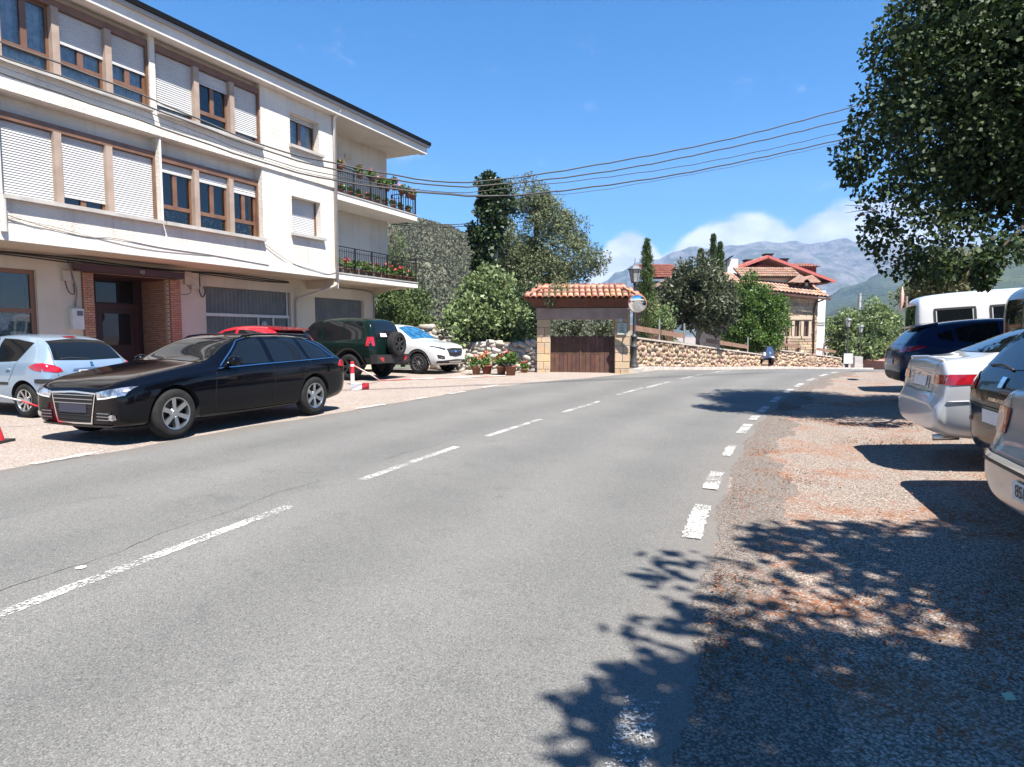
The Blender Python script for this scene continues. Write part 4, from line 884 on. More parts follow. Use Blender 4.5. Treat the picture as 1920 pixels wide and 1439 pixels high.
for ch in tr.root.children:
    if ch.name.startswith('wheel') and 'arch' not in ch.name: tw=ch; break
spare=inst('spare_wheel',tw.data,tr.root,(-2.28,-.14,1.02),(0,R(-90),0))
for ch in tw.children: inst(ch.name.split('.')[0],ch.data,spare,(0,0,0))
# ---------------------------------------------------------------- white compact SUV, nose out
wht=paint('white_car_paint',(0.58,0.58,0.58),rough=0.3)
TU=[(0,.38,.60,.66,.72,.46),(.06,.30,.76,.74,.83,.58),(.22,.27,.87,.84,.94,.68),(.6,.26,.915,.93,1.03,.74),(1.0,.26,.92,.98,1.08,.75),(1.28,.26,.92,1.01,1.14,.74),(1.6,.26,.92,1.03,1.36,.68),(1.95,.26,.92,1.04,1.56,.64),(2.4,.26,.92,1.06,1.65,.63),(3.0,.26,.92,1.09,1.655,.62),(3.6,.27,.915,1.13,1.60,.61),(4.0,.30,.90,1.15,1.50,.60),(4.2,.34,.88,1.12,1.30,.62),(4.36,.38,.84,1.0,1.08,.6),(4.45,.46,.70,.74,.82,.5)]
hd=az(119); rw=G(783,707,0.16); c=place(rw,0.88,-1,4.45,0.92,hd)
tu=Car('white_suv','white compact SUV parked nose out beside the shrub with blue sunshade','car',TU,(0.88,3.55),0.345,wht,on_ground(c.x,c.y),hd,nspoke=10)
side_glass(tu,[('side_window',[(1.62,1.06),(2.0,1.07),(2.45,1.09)],[(1.80,1.24),(2.05,1.47),(2.45,1.545)]),('side_window',[(2.53,1.09),(3.0,1.11),(3.3,1.13)],[(2.53,1.55),(3.0,1.55),(3.35,1.52)]),('side_window',[(3.42,1.14),(3.7,1.17)],[(3.44,1.50),(3.75,1.40)])])
tu.panel('windscreen',cglassb,'front',[(-.70,1.13),(0,1.17),(.70,1.13)],[(-.56,1.52),(0,1.58),(.56,1.52)],0.006,20,10,mirror=False)
tu.panel('rear_window',cglass,'rear',[(-.6,1.18),(.6,1.18)],[(-.5,1.5),(.5,1.5)],0.006,10,6,mirror=False)
tu.panel('grille',plast,'front',[(-.34,.60),(0,.56),(.34,.60)],[(-.46,.82),(0,.845),(.46,.82)],0.010,16,8,mirror=False)
for z in (.64,.69,.74,.79): tu.line('grille_slat',chrome,'front',[(-.38,z),(0,z-.01),(.38,z)],0.010,0.016,12,mirror=False)
tu.panel('emblem',chrome,'front',[(-.06,.70),(.06,.70)],[(-.06,.77),(.06,.77)],0.022,4,3,mirror=False)
tu.panel('headlight',paint('dark_headlight',(0.10,0.10,0.11),rough=0.12,metal=0.5),'front',[(.50,.77),(.66,.80),(.84,.88)],[(.50,.84),(.66,.88),(.85,.93)],0.008)
tu.panel('fog_light',plast,'front',[(.58,.50),(.70,.50),(.80,.52)],[(.60,.58),(.70,.61),(.82,.64)],0.008); tu.panel('fog_lamp',clearlamp,'front',[(.62,.52),(.74,.53)],[(.62,.55),(.74,.565)],0.014,5,2)
tu.panel('lower_bumper',plast,'front',[(-.80,.36),(0,.35),(.80,.36)],[(-.80,.44),(0,.47),(.80,.44)],0.012,20,4,mirror=False); tu.panel('skid_plate',alloy,'front',[(-.34,.37),(.34,.37)],[(-.40,.42),(.40,.42)],0.018,8,2,mirror=False)
tu.arches(0.40,0.475,plast,0.010); tu.panel('sill_cladding',plast,'side',[(1.34,.29),(2.2,.28),(3.1,.29)],[(1.34,.40),(2.2,.39),(3.1,.40)],0.010,16,3)
tu.line('door_seam',seamm,'side',[(2.49,1.08),(2.5,.4)],0.008,0.004); tu.line('door_seam',seamm,'side',[(1.45,.98),(1.42,.4)],0.008,0.004); tu.handle(2.3,.93,wht); tu.handle(3.2,.96,wht); tu.mirror(1.72,1.08,wht)
# ---------------------------------------------------------------- right-hand row: rears towards the road, noses up the slope
SL=R(3.6); HR=az(109)
def rear_place(far_left,L,W,heading):
    # far-left rear corner of the bumper -> car centre
    f=Vector((math.sin(heading),math.cos(heading),0)); l=Vector((-f.y,f.x,0))
    c=Vector((far_left[0],far_left[1],0))+f*(L/2-0.05)-l*(W*0.82)
    return (c.x,c.y,zg(far_left[0]+f.x*L/2,far_left[1]+f.y*L/2)*0.5+0.5*(zg(far_left[0]+f.x*0.6,far_left[1]+f.y*0.6)+zg(far_left[0]+f.x*(L-0.9),far_left[1]+f.y*(L-0.9)))*1.0+0.03)
def sedan_rows(L,W,H,zt_trunk,bump=.58):
    k=L/4.66; w=W
    return [(0,.32,w*.66,.56,.60,.46),(.06*k,.24,w*.82,.62,.68,.56),(.2*k,.20,w*.93,.67,.76,.64),(.6*k,.19,w*.985,.76,.86,.72),(1.05*k,.19,w,.83,.93,.74),(1.4*k,.19,w,.87,1.0,.72),(1.75*k,.19,w,.90,1.18,.66),(2.15*k,.19,w,.915,H*.965,.60),(2.6*k,.19,w,.93,H,.585),(3.1*k,.19,w,.945,H*.995,.58),(3.55*k,.19,w,.955,H*.935,.585),(3.98*k,.20,w*.99,.965,zt_trunk+.08,.62),(4.16*k,.21,w*.985,.97,zt_trunk+.005,.66),(4.40*k,.23,w*.965,.965,zt_trunk+.005,.68),(4.51*k,.25,w*.945,.955,zt_trunk-.005,.68),(4.545*k,.26,w*.935,.93,zt_trunk-.03,.68),(4.565*k,.27,w*.93,.86,zt_trunk-.12,.68),(4.585*k,.28,w*.93,.70,.78,.66),(4.63*k,.30,w*.925,.62,.68,.64),(4.66*k,.32,w*.90,.58,.635,.62),(4.665*k+.006,.36,w*.84,.555,.60,.58)]
slv=paint('silver_paint',(0.52,0.53,0.54),metal=0.25,rough=0.35)
AC=sedan_rows(4.66,0.88,1.445,1.09)
ac=Car('silver_saloon','light silver saloon with pointed red tail lamps parked rear to the road','car',AC,(0.92,3.62),0.315,slv,rear_place((5.0,8.1),AC[-1][0],0.88,HR),HR,SL)
side_glass(ac,[('side_window',[(1.85,.945),(2.3,.955),(2.72,.965)],[(2.0,1.08),(2.35,1.34),(2.72,1.375)]),('side_window',[(2.80,.965),(3.2,.975),(3.55,.99)],[(2.80,1.375),(3.1,1.36),(3.5,1.14)])])
ac.panel('rear_window',cglass,'rear',[(-.62,1.13),(0,1.13),(.62,1.13)],[(-.50,1.37),(0,1.40),(.50,1.37)],0.006,16,10,mirror=False)
ac.panel('windscreen',cglass,'front',[(-.62,1.03),(0,1.06),(.62,1.03)],[(-.50,1.34),(0,1.39),(.50,1.34)],0.006,14,8,mirror=False)
ac.panel('taillight',redlamp,'rear',[(.52,.83),(.62,.825),(.80,.83)],[(.52,.92),(.62,.925),(.80,.925)],0.007); ac.panel('taillight',redlamp,'side',[(3.80,.875),(4.2,.83),(4.56,.82)],[(3.80,.880),(4.2,.925),(4.52,.93)],0.006,14,4)
ac.panel('plate_recess',paint('recess_grey',(0.3,0.3,0.31),rough=0.4),'rear',[(-.34,.76),(.34,.76)],[(-.34,.90),(.34,.90)],0.006,8,3,mirror=False); ac.panel('number_plate',platew,'rear',[(-.26,.775),(.26,.775)],[(-.26,.885),(.26,.885)],0.012,8,2,mirror=False)
ac.line('boot_seam',seamm,'rear',[(-.50,.74),(-.51,.95),(-.54,1.04)],0.007,0.004); ac.line('boot_seam',seamm,'rear',[(-.5,.73),(0,.72),(.5,.73)],0.007,0.004,mirror=False)
ac.line('boot_lip',slv,'rear',[(-.62,1.065),(0,1.085),(.62,1.065)],mirror=False,thick=0.018)
ac.line('bumper_crease',slv,'side',[(3.95,.66),(4.3,.655),(4.55,.65)],thick=0.008)
ac.line('door_seam',seamm,'side',[(2.76,.96),(2.76,.3)],0.008,0.004); ac.handle(3.55,.84,slv); ac.handle(2.62,.83,slv); ac.mirror(1.95,.95,slv)
MB().tube([(-AC[-1][0]/2+0.30,-.52,.24),(-AC[-1][0]/2+0.06,-.52,.235)],0.035,10).build('exhaust_pipe',alloy,ac.root,smooth=True)
# black hatchback between the two silver saloons
bk2=paint('black_hatch_paint',(0.003,0.0035,0.005),rough=0.15)
BH=[(r[0]*1.12,r[1]+.02,r[2]*1.07,r[3]+.06,r[4]+(.12 if r[4]>1.1 else .06),r[5]*1.07) for r in P6]
bh=Car('black_hatchback','black hatchback wedged between two silver saloons, rear to the road','car',BH,(0.88,3.60),0.32,bk2,rear_place((4.26,5.85),BH[-1][0],0.88,HR),HR,SL,nspoke=5)
side_glass(bh,[('side_window',[(1.6,.98),(2.1,.99),(2.5,1.0)],[(1.8,1.15),(2.1,1.40),(2.5,1.45)]),('side_window',[(2.6,1.0),(3.0,1.01),(3.4,1.03)],[(2.6,1.45),(3.0,1.44),(3.55,1.34)])])
bh.panel('rear_window',cglass,'rear',[(-.64,1.06),(0,1.045),(.64,1.06)],[(-.53,1.40),(0,1.45),(.53,1.40)],0.006,16,10,mirror=False)
bh.panel('windscreen',cglass,'front',[(-.62,1.1),(.62,1.1)],[(-.52,1.45),(.52,1.45)],0.006,12,8,mirror=False)
bh.panel('taillight',redlamp,'rear',[(.54,.86),(.68,.84),(.82,.87)],[(.56,.95),(.68,1.0),(.82,1.0)],0.008); bh.panel('taillight',redlamp,'side',[(3.85,.9),(4.1,.86)],[(3.9,.99),(4.1,1.0)],0.006,8,4)
bh.panel('emblem',chrome,'rear',[(-.045,.90),(.045,.90)],[(-.045,.985),(.045,.985)],0.012,4,4,mirror=False); bh.line('model_badge',chrome,'rear',[(-.16,.80),(.16,.80)],0.028,0.010,8,mirror=False)
bh.panel('number_plate',platew,'rear',[(-.26,.60),(.26,.60)],[(-.26,.71),(.26,.71)],0.012,8,2,mirror=False); bh.line('rear_wiper',plast,'rear',[(-.02,1.04),(.25,1.07),(.5,1.06)],thick=0.012,mirror=False)
bh.panel('reflector',redlamp,'rear',[(.60,.565),(.75,.57)],[(.60,.60),(.75,.605)],0.010,5,2); bh.line('bumper_seam',seamm,'rear',[(-.78,.74),(0,.735),(.78,.74)],0.008,0.004,mirror=False)
# nearest greyish silver saloon with chrome bumper strip
gry=paint('greige_silver_paint',(0.42,0.40,0.37),metal=0.4,rough=0.3)
NR=sedan_rows(4.55,0.88,1.41,1.03)
nr_=Car('grey_saloon','greyish silver saloon with chrome bumper strip, nearest at the picture edge','car',NR,(0.9,3.56),0.31,gry,rear_place((3.17,4.11),NR[-1][0],0.88,HR),HR,SL)
side_glass(nr_,[('side_window',[(1.8,.945),(2.3,.955),(2.65,.965)],[(2.0,1.08),(2.35,1.31),(2.65,1.345)]),('side_window',[(2.74,.965),(3.1,.975),(3.45,.99)],[(2.74,1.345),(3.0,1.33),(3.4,1.14)])])
nr_.panel('rear_window',cglass,'rear',[(-.62,1.07),(0,1.07),(.62,1.07)],[(-.50,1.33),(0,1.36),(.50,1.33)],0.006,16,10,mirror=False)
nr_.panel('windscreen',cglass,'front',[(-.6,1.0),(.6,1.0)],[(-.5,1.32),(.5,1.32)],0.006,12,8,mirror=False)
nr_.panel('bumper_strip',chrome,'rear',[(-.80,.585),(0,.575),(.80,.585)],[(-.80,.62),(0,.615),(.80,.62)],0.014,30,2,mirror=False); nr_.line('bumper_strip',plast,'rear',[(-.80,.57),(0,.56),(.80,.57)],0.02,0.012,30,mirror=False)
nr_.panel('badge_plate',plast,'rear',[(-.055,.76),(.055,.76)],[(-.05,.885),(.05,.885)],0.010,5,5,mirror=False); nr_.panel('emblem',chrome,'rear',[(-.028,.78),(.028,.78)],[(-.022,.868),(.022,.868)],0.014,4,4,mirror=False)
nr_.line('badge_frame',chrome,'rear',[(-.055,.76),(.055,.76),(.05,.885),(-.05,.885),(-.055,.76)],0.010,0.013,24,mirror=False)
nr_.panel('taillight',redlamp,'rear',[(.58,.74),(.78,.74)],[(.58,.90),(.78,.90)],0.008)
npl=nr_.panel('number_plate',platew,'rear',[(-.26,.41),(.26,.41)],[(-.26,.52),(.26,.52)],0.014,8,2,mirror=False)[0]
p_,n_=nr_.hit('rear',0,.465); text('8519',0.10,(p_.x-0.022,0.10,.465),(R(90),0,R(-90)),nr_.root,plast,'plate_number',0.001)
nr_.line('boot_seam',seamm,'rear',[(-.60,.66),(-.60,.9),(-.62,.99)],0.007,0.004); nr_.handle(3.4,.82,gry)
# dark blue crossover further along
nav=paint('dark_blue_paint',(0.010,0.022,0.065),rough=0.2)
CRR=[(r[0]*1.14,r[1]+.10,r[2]*1.07,r[3]+.13,r[4]+(.15 if r[4]>1.1 else .13),r[5]*1.04) for r in P6]
hb=Car('blue_hatchback','dark blue hatchback with roof spoiler in front of the white van','car',CRR,(0.88,3.62),0.33,nav,rear_place((8.5,14.5),CRR[-1][0],0.88,HR),HR,SL,nspoke=5)
side_glass(hb,[('side_window',[(1.7,1.05),(2.1,1.06),(2.5,1.07)],[(1.9,1.25),(2.15,1.44),(2.5,1.49)]),('side_window',[(2.6,1.07),(3.0,1.10),(3.3,1.14)],[(2.6,1.49),(3.0,1.47),(3.35,1.40)]),('side_window',[(3.38,1.15),(3.6,1.20)],[(3.4,1.38),(3.66,1.30)])])
hb.panel('rear_window',cglass,'rear',[(-.62,1.14),(0,1.13),(.62,1.14)],[(-.52,1.43),(0,1.47),(.52,1.43)],0.006,16,8,mirror=False); hb.panel('windscreen',cglass,'front',[(-.6,1.2),(.6,1.2)],[(-.5,1.48),(.5,1.48)],0.006,12,8,mirror=False)
hb.panel('taillight',redlamp,'rear',[(.46,.99),(.62,.97),(.80,.98)],[(.46,1.05),(.62,1.07),(.80,1.09)],0.008); hb.panel('taillight',redlamp,'side',[(3.88,1.06),(4.1,1.0),(4.28,.98)],[(3.9,1.09),(4.1,1.09),(4.26,1.09)],0.006,10,3)
hb.panel('rear_diffuser',plast,'rear',[(-.7,.40),(0,.38),(.7,.40)],[(-.7,.56),(0,.58),(.7,.56)],0.008,16,3,mirror=False); hb.panel('number_plate',platew,'rear',[(-.26,.72),(.26,.72)],[(-.26,.83),(.26,.83)],0.012,6,2,mirror=False)
MB().add([(CRR[-1][0]/2-3.6,-.56,1.55),(CRR[-1][0]/2-3.6,.56,1.55),(CRR[-1][0]/2-4.0,.54,1.49),(CRR[-1][0]/2-4.0,-.54,1.49),(CRR[-1][0]/2-3.6,-.56,1.48),(CRR[-1][0]/2-3.6,.56,1.48),(CRR[-1][0]/2-3.97,.54,1.455),(CRR[-1][0]/2-3.97,-.54,1.455)],[(0,1,2,3),(4,7,6,5),(2,6,7,3),(1,5,6,2),(0,3,7,4)]).build('roof_spoiler',nav,hb.root)
# white van and grey van
def van(name,label,mat,pos_fl,L,W,H,heading,wins):
    rows=[(0,.35,W*.7,.75,.82,.55),(.08,.28,W*.88,.85,.93,.66),(.3,.25,W*.97,.98,1.08,.72),(.7,.25,W,1.06,1.2,.74),(1.0,.25,W,1.10,1.45,.72),(1.4,.25,W,1.12,H*.94,.74),(1.8,.25,W,1.13,H*.99,.76),(2.6,.25,W,1.14,H,.77),(L-.8,.25,W,1.15,H,.77),(L-.22,.27,W*.99,1.15,H*.985,.77),(L-.08,.30,W*.98,1.14,H*.95,.77),(L-.02,.34,W*.95,1.05,H*.86,.74),(L,.40,W*.86,.9,1.2,.66)]
    v=Car(name,label,'van',rows,(0.9,L-1.0),0.33,mat,rear_place(pos_fl,L,W,heading),heading,SL,nspoke=5)
    for (a,b,z0,z1) in wins:
        v.panel('side_window',cglass,'side',[(a+.05,z0),((a+b)/2,z0),(b-.05,z0)],[(a+.05,z1),((a+b)/2,z1),(b-.05,z1)],0.006,10,6); v.line('window_seal',plast,'side',[(a,z0-.02),(b,z0-.02),(b,z1+.02),(a,z1+.02),(a,z0-.02)],0.05,0.008,40)
    v.panel('rear_window',cglass,'rear',[(-.62,1.2),(-.03,1.2)],[(-.58,H*.88),(-.03,H*.88)],0.008,6,6); v.panel('windscreen',cglass,'front',[(-.7,1.25),(.7,1.25)],[(-.62,H*.9),(.62,H*.9)],0.008,12,8,mirror=False)
    v.panel('taillight',redlamp,'rear',[(W*.86,.95),(W*.93,.95)],[(W*.86,1.4),(W*.93,1.4)],0.01,3,6); v.line('door_seam',seamm,'side',[(L-2.0,1.8),(L-2.0,.4)],0.008,0.004); v.line('door_seam',seamm,'side',[(1.55,1.8),(1.5,.4)],0.008,0.004)
    return v
van('white_van','white passenger van with two dark side windows behind the blue hatchback',paint('van_white',(0.60,0.60,0.60),rough=0.35),(10.4,16.8),4.6,0.95,2.22,az(112),[(3.42,4.22,1.36,1.80),(2.25,3.12,1.36,1.80),(1.25,1.95,1.3,1.75)])
van('grey_van','grey van showing only its rear corner between saloon and hatchback',paint('van_grey',(0.30,0.30,0.29),metal=0.4,rough=0.35),(7.45,9.55),4.2,0.84,1.95,HR,[(3.1,3.95,1.15,1.72),(2.1,2.95,1.15,1.72)])
# ================================================================ GATEWAY
GX0,GX1=0.84,3.98; GYd=21.7; gz0=0.02
gate=thing('gateway','tiled stone and timber gateway with dark wooden double gate','gateway',((GX0+GX1)/2,GYd,0.1),R(-3))
gM=basis(gate.location,R(-3))
HW=(GX1-GX0)/2   # half width; local x right, y away, z up (from local ground at -0.1)
def ashlar(x0,x1,y0,y1,z0,z1,mat,par,courses,seed):
    rr=random.Random(seed); z=z0; k=0
    core=MB().box((x0+0.02,y0+0.02,z0),(x1-0.02,y1-0.02,z1)).build('pillar_core',mortg,par)
    while z<z1-0.05:
        h=min(rr.choice(courses),z1-z); 
        if z1-(z+h)<0.08: h=z1-z
        n=1 if rr.random()<0.45 else 2; cut=[x0]+([x0+(x1-x0)*rr.uniform(0.35,0.65)] if n==2 else [])+[x1]
        for a,b in zip(cut[:-1],cut[1:]):
            e=rr.uniform(-0.006,0.008); m=MB().box((a+0.006,y0-e,z+0.006),(b-0.006,y1+e,z+h-0.006)); o=m.build('stone_block',mat,par)
            bv=o.modifiers.new('b','BEVEL'); bv.width=0.012; bv.segments=2
        z+=h; k+=1
p1=MB().box((-HW+0.03,0.03,-0.2),(-HW+0.42,0.52,0.05)).build('pillar',mortg,gate)
ashlar(-HW,-HW+0.46,0.0,0.55,-0.2,1.95,sandst,p1,(0.2,0.26,0.32,0.38),3)
p2=MB().box((HW-0.42,0.03,-0.2),(HW-0.06,0.52,0.05)).build('pillar',mortg,gate)
ashlar(HW-0.50,HW,0.0,0.55,-0.2,2.3,sandst,p2,(0.24,0.3,0.36),8)
lin=MB().box((-HW-0.02,-0.03,1.95),(HW-0.10,0.58,2.34)).build('lintel',woodb,gate); b_=lin.modifiers.new('b','BEVEL'); b_.width=0.02; b_.segments=2
# eaves: plate, rafters, boards
mb=MB(); mb.add([(-HW-0.08,-0.06,2.35),(HW+0.05,-0.06,2.35),(HW+0.05,0.60,2.35),(-HW-0.08,0.60,2.35),(-HW-0.32,-0.42,2.62),(HW+0.2,-0.42,2.62),(HW+0.2,0.95,2.62),(-HW-0.32,0.95,2.62)],[(0,1,5,4),(1,2,6,5),(2,3,7,6),(3,0,4,7),(4,5,6,7),(0,3,2,1)]); mb.build('eaves_boarding',woodd,gate)
rm_=MB().box((-0.03,-0.5,-0.035),(0.03,0.0,0.035)).mesh('rafter',woodd)
for k in range(11): inst('rafter',rm_,gate,(-HW-0.18+k*(2*HW+0.25)/10,0.05,2.56),(R(-12),0,0))
# hipped tile roof: each tile its own piece
def half_tile(r=0.095,L=0.42,t=0.014,n=8):
    mb=MB(); vs=[]
    for yy,rr in ((0,r*1.08),(L,r*0.86)):
        for k in range(n+1):
            a=math.pi*k/n; vs.append((rr*math.cos(a),yy,rr*math.sin(a)*0.9))
        for k in range(n+1):
            a=math.pi*k/n; vs.append(((rr-t)*math.cos(a),yy,(rr-t)*math.sin(a)*0.9))
    m=n+1; fs=[]
    for k in range(n): fs+= [(k,k+1,2*m+k+1,2*m+k),(m+k+1,m+k,3*m+k,3*m+k+1),(k+1,k,m+k,m+k+1),(2*m+k,2*m+k+1,3*m+k+1,3*m+k)]
    fs+=[(0,2*m,3*m,m),(n,m+n,3*m+n,2*m+n)]
    return mb.add(vs,fs).mesh('roof_tile',tilem,True)
tmesh=half_tile()
rx0,rx1=-HW-0.40,HW+0.28; ry0,ry1=-0.52,1.08; ez=2.62; rz=3.04; slope=math.atan2(rz-ez,(ry1-ry0)/2)
roof=MB().add([(rx0,ry0,ez),(rx1,ry0,ez),(rx1,ry1,ez),(rx0,ry1,ez),(rx0+0.75,0.28,rz),(rx1-0.75,0.28,rz)],[(0,1,5,4),(1,2,5),(2,3,4,5),(3,0,4)]).build('roof',tilem,gate)
sl_len=0.8/math.cos(slope)
def tiles_on(x0,x1,axis):
    n=int((x1-x0)/0.205)
    for i in range(n+1):
        x=x0+0.1+i*(x1-x0-0.2)/n
        for c in range(3):
            d=c*0.30
            xr=d*math.cos(slope)
            if axis=='f':
                if x<rx0+xr*0.93 or x>rx1-xr*0.93: continue
                loc=(x+random.uniform(-.008,.008),ry0-0.04+d*math.cos(slope),ez+0.012+d*math.sin(slope)+c*0.006); rot=(slope+random.uniform(-.03,.03),random.uniform(-.03,.03),random.uniform(-.03,.03))
            inst('roof_tile',tmesh,roof,loc,rot)
            if axis=='f': inst('roof_tile',tmesh,roof,(loc[0],ry1+0.04-d*math.cos(slope),loc[2]),(slope,0,math.pi))
tiles_on(rx0,rx1,'f')
for i in range(7):
    y=ry0+0.12+i*0.22
    for c in range(2):
        d=c*0.30
        if abs(y-0.28)>0.8-d*0.95: continue
        inst('roof_tile',tmesh,roof,(rx1+0.04-d*0.85,y,ez+0.012+d*0.5),(R(30),0,R(90))); inst('roof_tile',tmesh,roof,(rx0-0.04+d*0.85,y,ez+0.012+d*0.5),(R(30),0,R(-90)))
for i in range(6): inst('roof_tile',tmesh,roof,(rx0+0.70+i*0.34,0.28,rz+0.01),(0,R(0),R(-90)),(1.15,1,1.1))
for (cx,cy,sx,sy) in ((rx1,ry0,-1,1),(rx1,ry1,-1,-1),(rx0,ry0,1,1),(rx0,ry1,1,-1)):
    for i in range(3):
        t=i/3; inst('roof_tile',tmesh,roof,(cx+sx*0.75*t,cy+sy*0.8*t,ez+0.03+(rz-ez)*t),(R(24),0,math.atan2(-sx*0.75,sy*0.8)),(1.15,1,1.1))
# gate leaves: planks
for side in (0,1):
    xa,xb=(-HW+0.47,-0.08) if side==0 else (-0.05,HW-0.51)
    leaf=MB().box((xa,0.30,-0.06),(xb,0.33,1.38)).build('gate_leaf',woodd,gate)
    n=7; w=(xb-xa)/n
    for k in range(n):
        MB().box((xa+k*w+0.006,0.262+random.uniform(-.003,.003),-0.05),(xa+(k+1)*w-0.006,0.299,0.78 if side==0 else 0.80)).build('plank',woodd,leaf)
        MB().box((xa+k*w+0.006,0.268+random.uniform(-.003,.003),0.84),(xa+(k+1)*w-0.006,0.299,1.36)).build('plank',woodd,leaf)
    MB().box((xa,0.255,0.785),(xb,0.298,0.835)).build('cross_rail',woodd,leaf)
MB().box((-0.10,0.235,-0.06),(-0.04,0.30,1.40)).build('gate_post',woodd,gate)
sg=MB().box((HW-0.44,-0.045,1.44),(HW-0.12,-0.02,1.83)).build('gate_sign',pm('sign_board',(0.42,0.46,0.42),0.6,col2=(0.36,0.40,0.36),vscale=5),gate)
ink=pm('sign_ink',(0.07,0.09,0.08),0.7)
for z,w in ((1.76,.10),(1.66,.16),(1.58,.14),(1.52,.20)): MB().box((HW-0.28-w/2,-0.049,z-0.012),(HW-0.28+w/2,-0.046,z+0.012)).build('sign_line',ink,sg)
MB().box((HW-0.40,-0.04,1.85),(HW-0.26,-0.02,1.97)).build('small_sign',pm('small_sign',(0.40,0.42,0.40),0.6),gate)
# ================================================================ RUBBLE WALLS with single stones
def stone_meshes(mat,n=9,seed=1):
    out=[]; rr=random.Random(seed)
    for i in range(n):
        bm_=bmesh.new(); bmesh.ops.create_cube(bm_,size=1.0); bmesh.ops.subdivide_edges(bm_,edges=bm_.edges,cuts=1,use_grid_fill=True)
        for v in bm_.verts:
            d=v.co.normalized()*0.56; v.co=v.co*0.62+d*0.36; v.co+=Vector((rr.uniform(-.07,.07),rr.uniform(-.07,.07),rr.uniform(-.07,.07)))
        me=bpy.data.meshes.new('stone'); bm_.to_mesh(me); bm_.free(); me.materials.append(mat); me.polygons.foreach_set('use_smooth',[True]*len(me.polygons)); out.append(me)
    return out
ST_B=stone_meshes(rubble,9,1); ST_G=stone_meshes(rubgrey,9,2)
def rubble_wall(name,label,path,th,stones,core_mat,size=(0.22,0.36),hgt=(0.13,0.2),cap=None,limit=295,front=1):
    # path: list of (x,y,zbase,ztop)
    w=thing(name,label,'wall',(path[0][0],path[0][1],path[0][2]))
    P=[Vector(p[:2]) for p in path]; seg=[(P[i+1]-P[i]).length for i in range(len(P)-1)]; T=sum(seg)
    def at(d):
        for i,l in enumerate(seg):
            if d<=l or i==len(seg)-1:
                t=d/l; q=P[i].lerp(P[i+1],t); dirv=(P[i+1]-P[i]).normalized(); return q,dirv,path[i][2]+(path[i+1][2]-path[i][2])*t,path[i][3]+(path[i+1][3]-path[i][3])*t
            d-=l
    mb=MB(); N=max(2,int(T/0.5)); 
    for i in range(N+1):
        q,dv,zb,zt=at(T*i/N); nrm=Vector((dv.y,-dv.x))*front
        a=q+nrm*(-0.03); b=q-nrm*th
        mb.v+=[(a.x,a.y,zb-0.3),(a.x,a.y,zt-0.05),(b.x,b.y,zt-0.05),(b.x,b.y,zb-0.3)]
    for i in range(N):
        for k in range(4): mb.f.append((i*4+k,i*4+(k+1)%4,(i+1)*4+(k+1)%4,(i+1)*4+k)); mb.m.append(0)
    mb.f+=[(0,3,2,1),(N*4,N*4+1,N*4+2,N*4+3)]; mb.m+=[0,0]
    core=mb.build('wall_core',core_mat,w,world=True)
    rr=random.Random(label); cnt=0; d=0.0; row=0; extra=MB()
    zoff=0.0; maxh=max(p[3]-p[2] for p in path)
    while zoff<maxh:
        h=rr.uniform(*hgt); d=rr.uniform(-0.1,0.1)
        while d<T:
            l=rr.uniform(*size); q,dv,zb,zt=at(min(max(d+l/2,0),T)); zc=zb+zoff+h/2+rr.uniform(-.055,.055)
            if zc+h*0.3<zt:
                nrm=Vector((dv.y,-dv.x))*front; p=q-nrm*(0.085+rr.uniform(-.025,.025)); hh=h*rr.uniform(0.75,1.3)
                a=math.atan2(dv.y,dv.x)
                if cnt<limit:
                    o=bpy.data.objects.new('stone',rr.choice(stones)); o.parent=w; o.location=(p.x-path[0][0],p.y-path[0][1],zc-path[0][2]); o.rotation_euler=(rr.uniform(-.15,.15),rr.uniform(-.4,.4),a+rr.uniform(-.1,.1)); o.scale=(l*1.04,0.24,hh*1.06); link(o)
                else:
                    M_=Matrix.Translation((p.x,p.y,zc))@Matrix.Rotation(a+rr.uniform(-.1,.1),4,'Z')@Matrix.Rotation(rr.uniform(-.3,.3),4,'Y')@Matrix.Diagonal((l*1.04,0.24,hh*1.06,1)); me_=rr.choice(stones); extra.add([M_@v.co for v in me_.vertices],[tuple(f.vertices) for f in me_.polygons])
                cnt+=1
            d+=l
        zoff+=h*0.94
    if extra.f:
        o=extra.build('small_stones',stones[0].materials[0],w,smooth=True,world=True); o['kind']='stuff'
    return w,at,T
def arcpath(px_list):
    out=[]
    for (px,top,base,Y) in px_list:
        t=W(px,top,Y); b=W(px,base,Y); out.append((t.x,t.y,b.z,t.z))
    return out
wl,atl,TL=rubble_wall('rubble_wall','long sunlit rubble stone wall behind the street lamp with slanting top',arcpath([(1192,634,691,23.6),(1260,643,690,26.2),(1330,652,690,30.0),(1424,665,690,35.2)]),0.35,ST_B,mortg,(0.15,0.34),(0.11,0.22))
wl2,atl2,TL2=rubble_wall('lower_rubble_wall','lower rubble stone wall in front of the stone house',arcpath([(1452,656,690,37.0),(1500,662,692,39.2),(1577,672,695,43.2)]),0.35,ST_B,mortg,(0.18,0.40),(0.12,0.22))
gl=W(945,642,22.4); gr=W(1006,641,21.9)
wl3,_,_=rubble_wall('dry_stone_wall','grey rubble wall with flowers left of the gateway',[(gl.x-2.3,23.1,0.05,1.35),(gl.x,22.5,0.05,1.32),(gr.x-0.02,21.95,0.05,1.36)],0.4,ST_G,mortg,(0.2,0.38),(0.11,0.19))
l0=W(770,612,27.0); l1=W(838,616,26.0)
wl4,_,_=rubble_wall('ruined_stone_wall','tumbledown grey stone wall behind the white SUV',[(l0.x,27.0,0.1,l0.z),((l0.x+l1.x)/2,26.5,0.1,l0.z+0.12),(l1.x+0.3,26.0,0.1,l1.z-0.2)],0.5,ST_G,mortg,(0.25,0.5),(0.16,0.26))
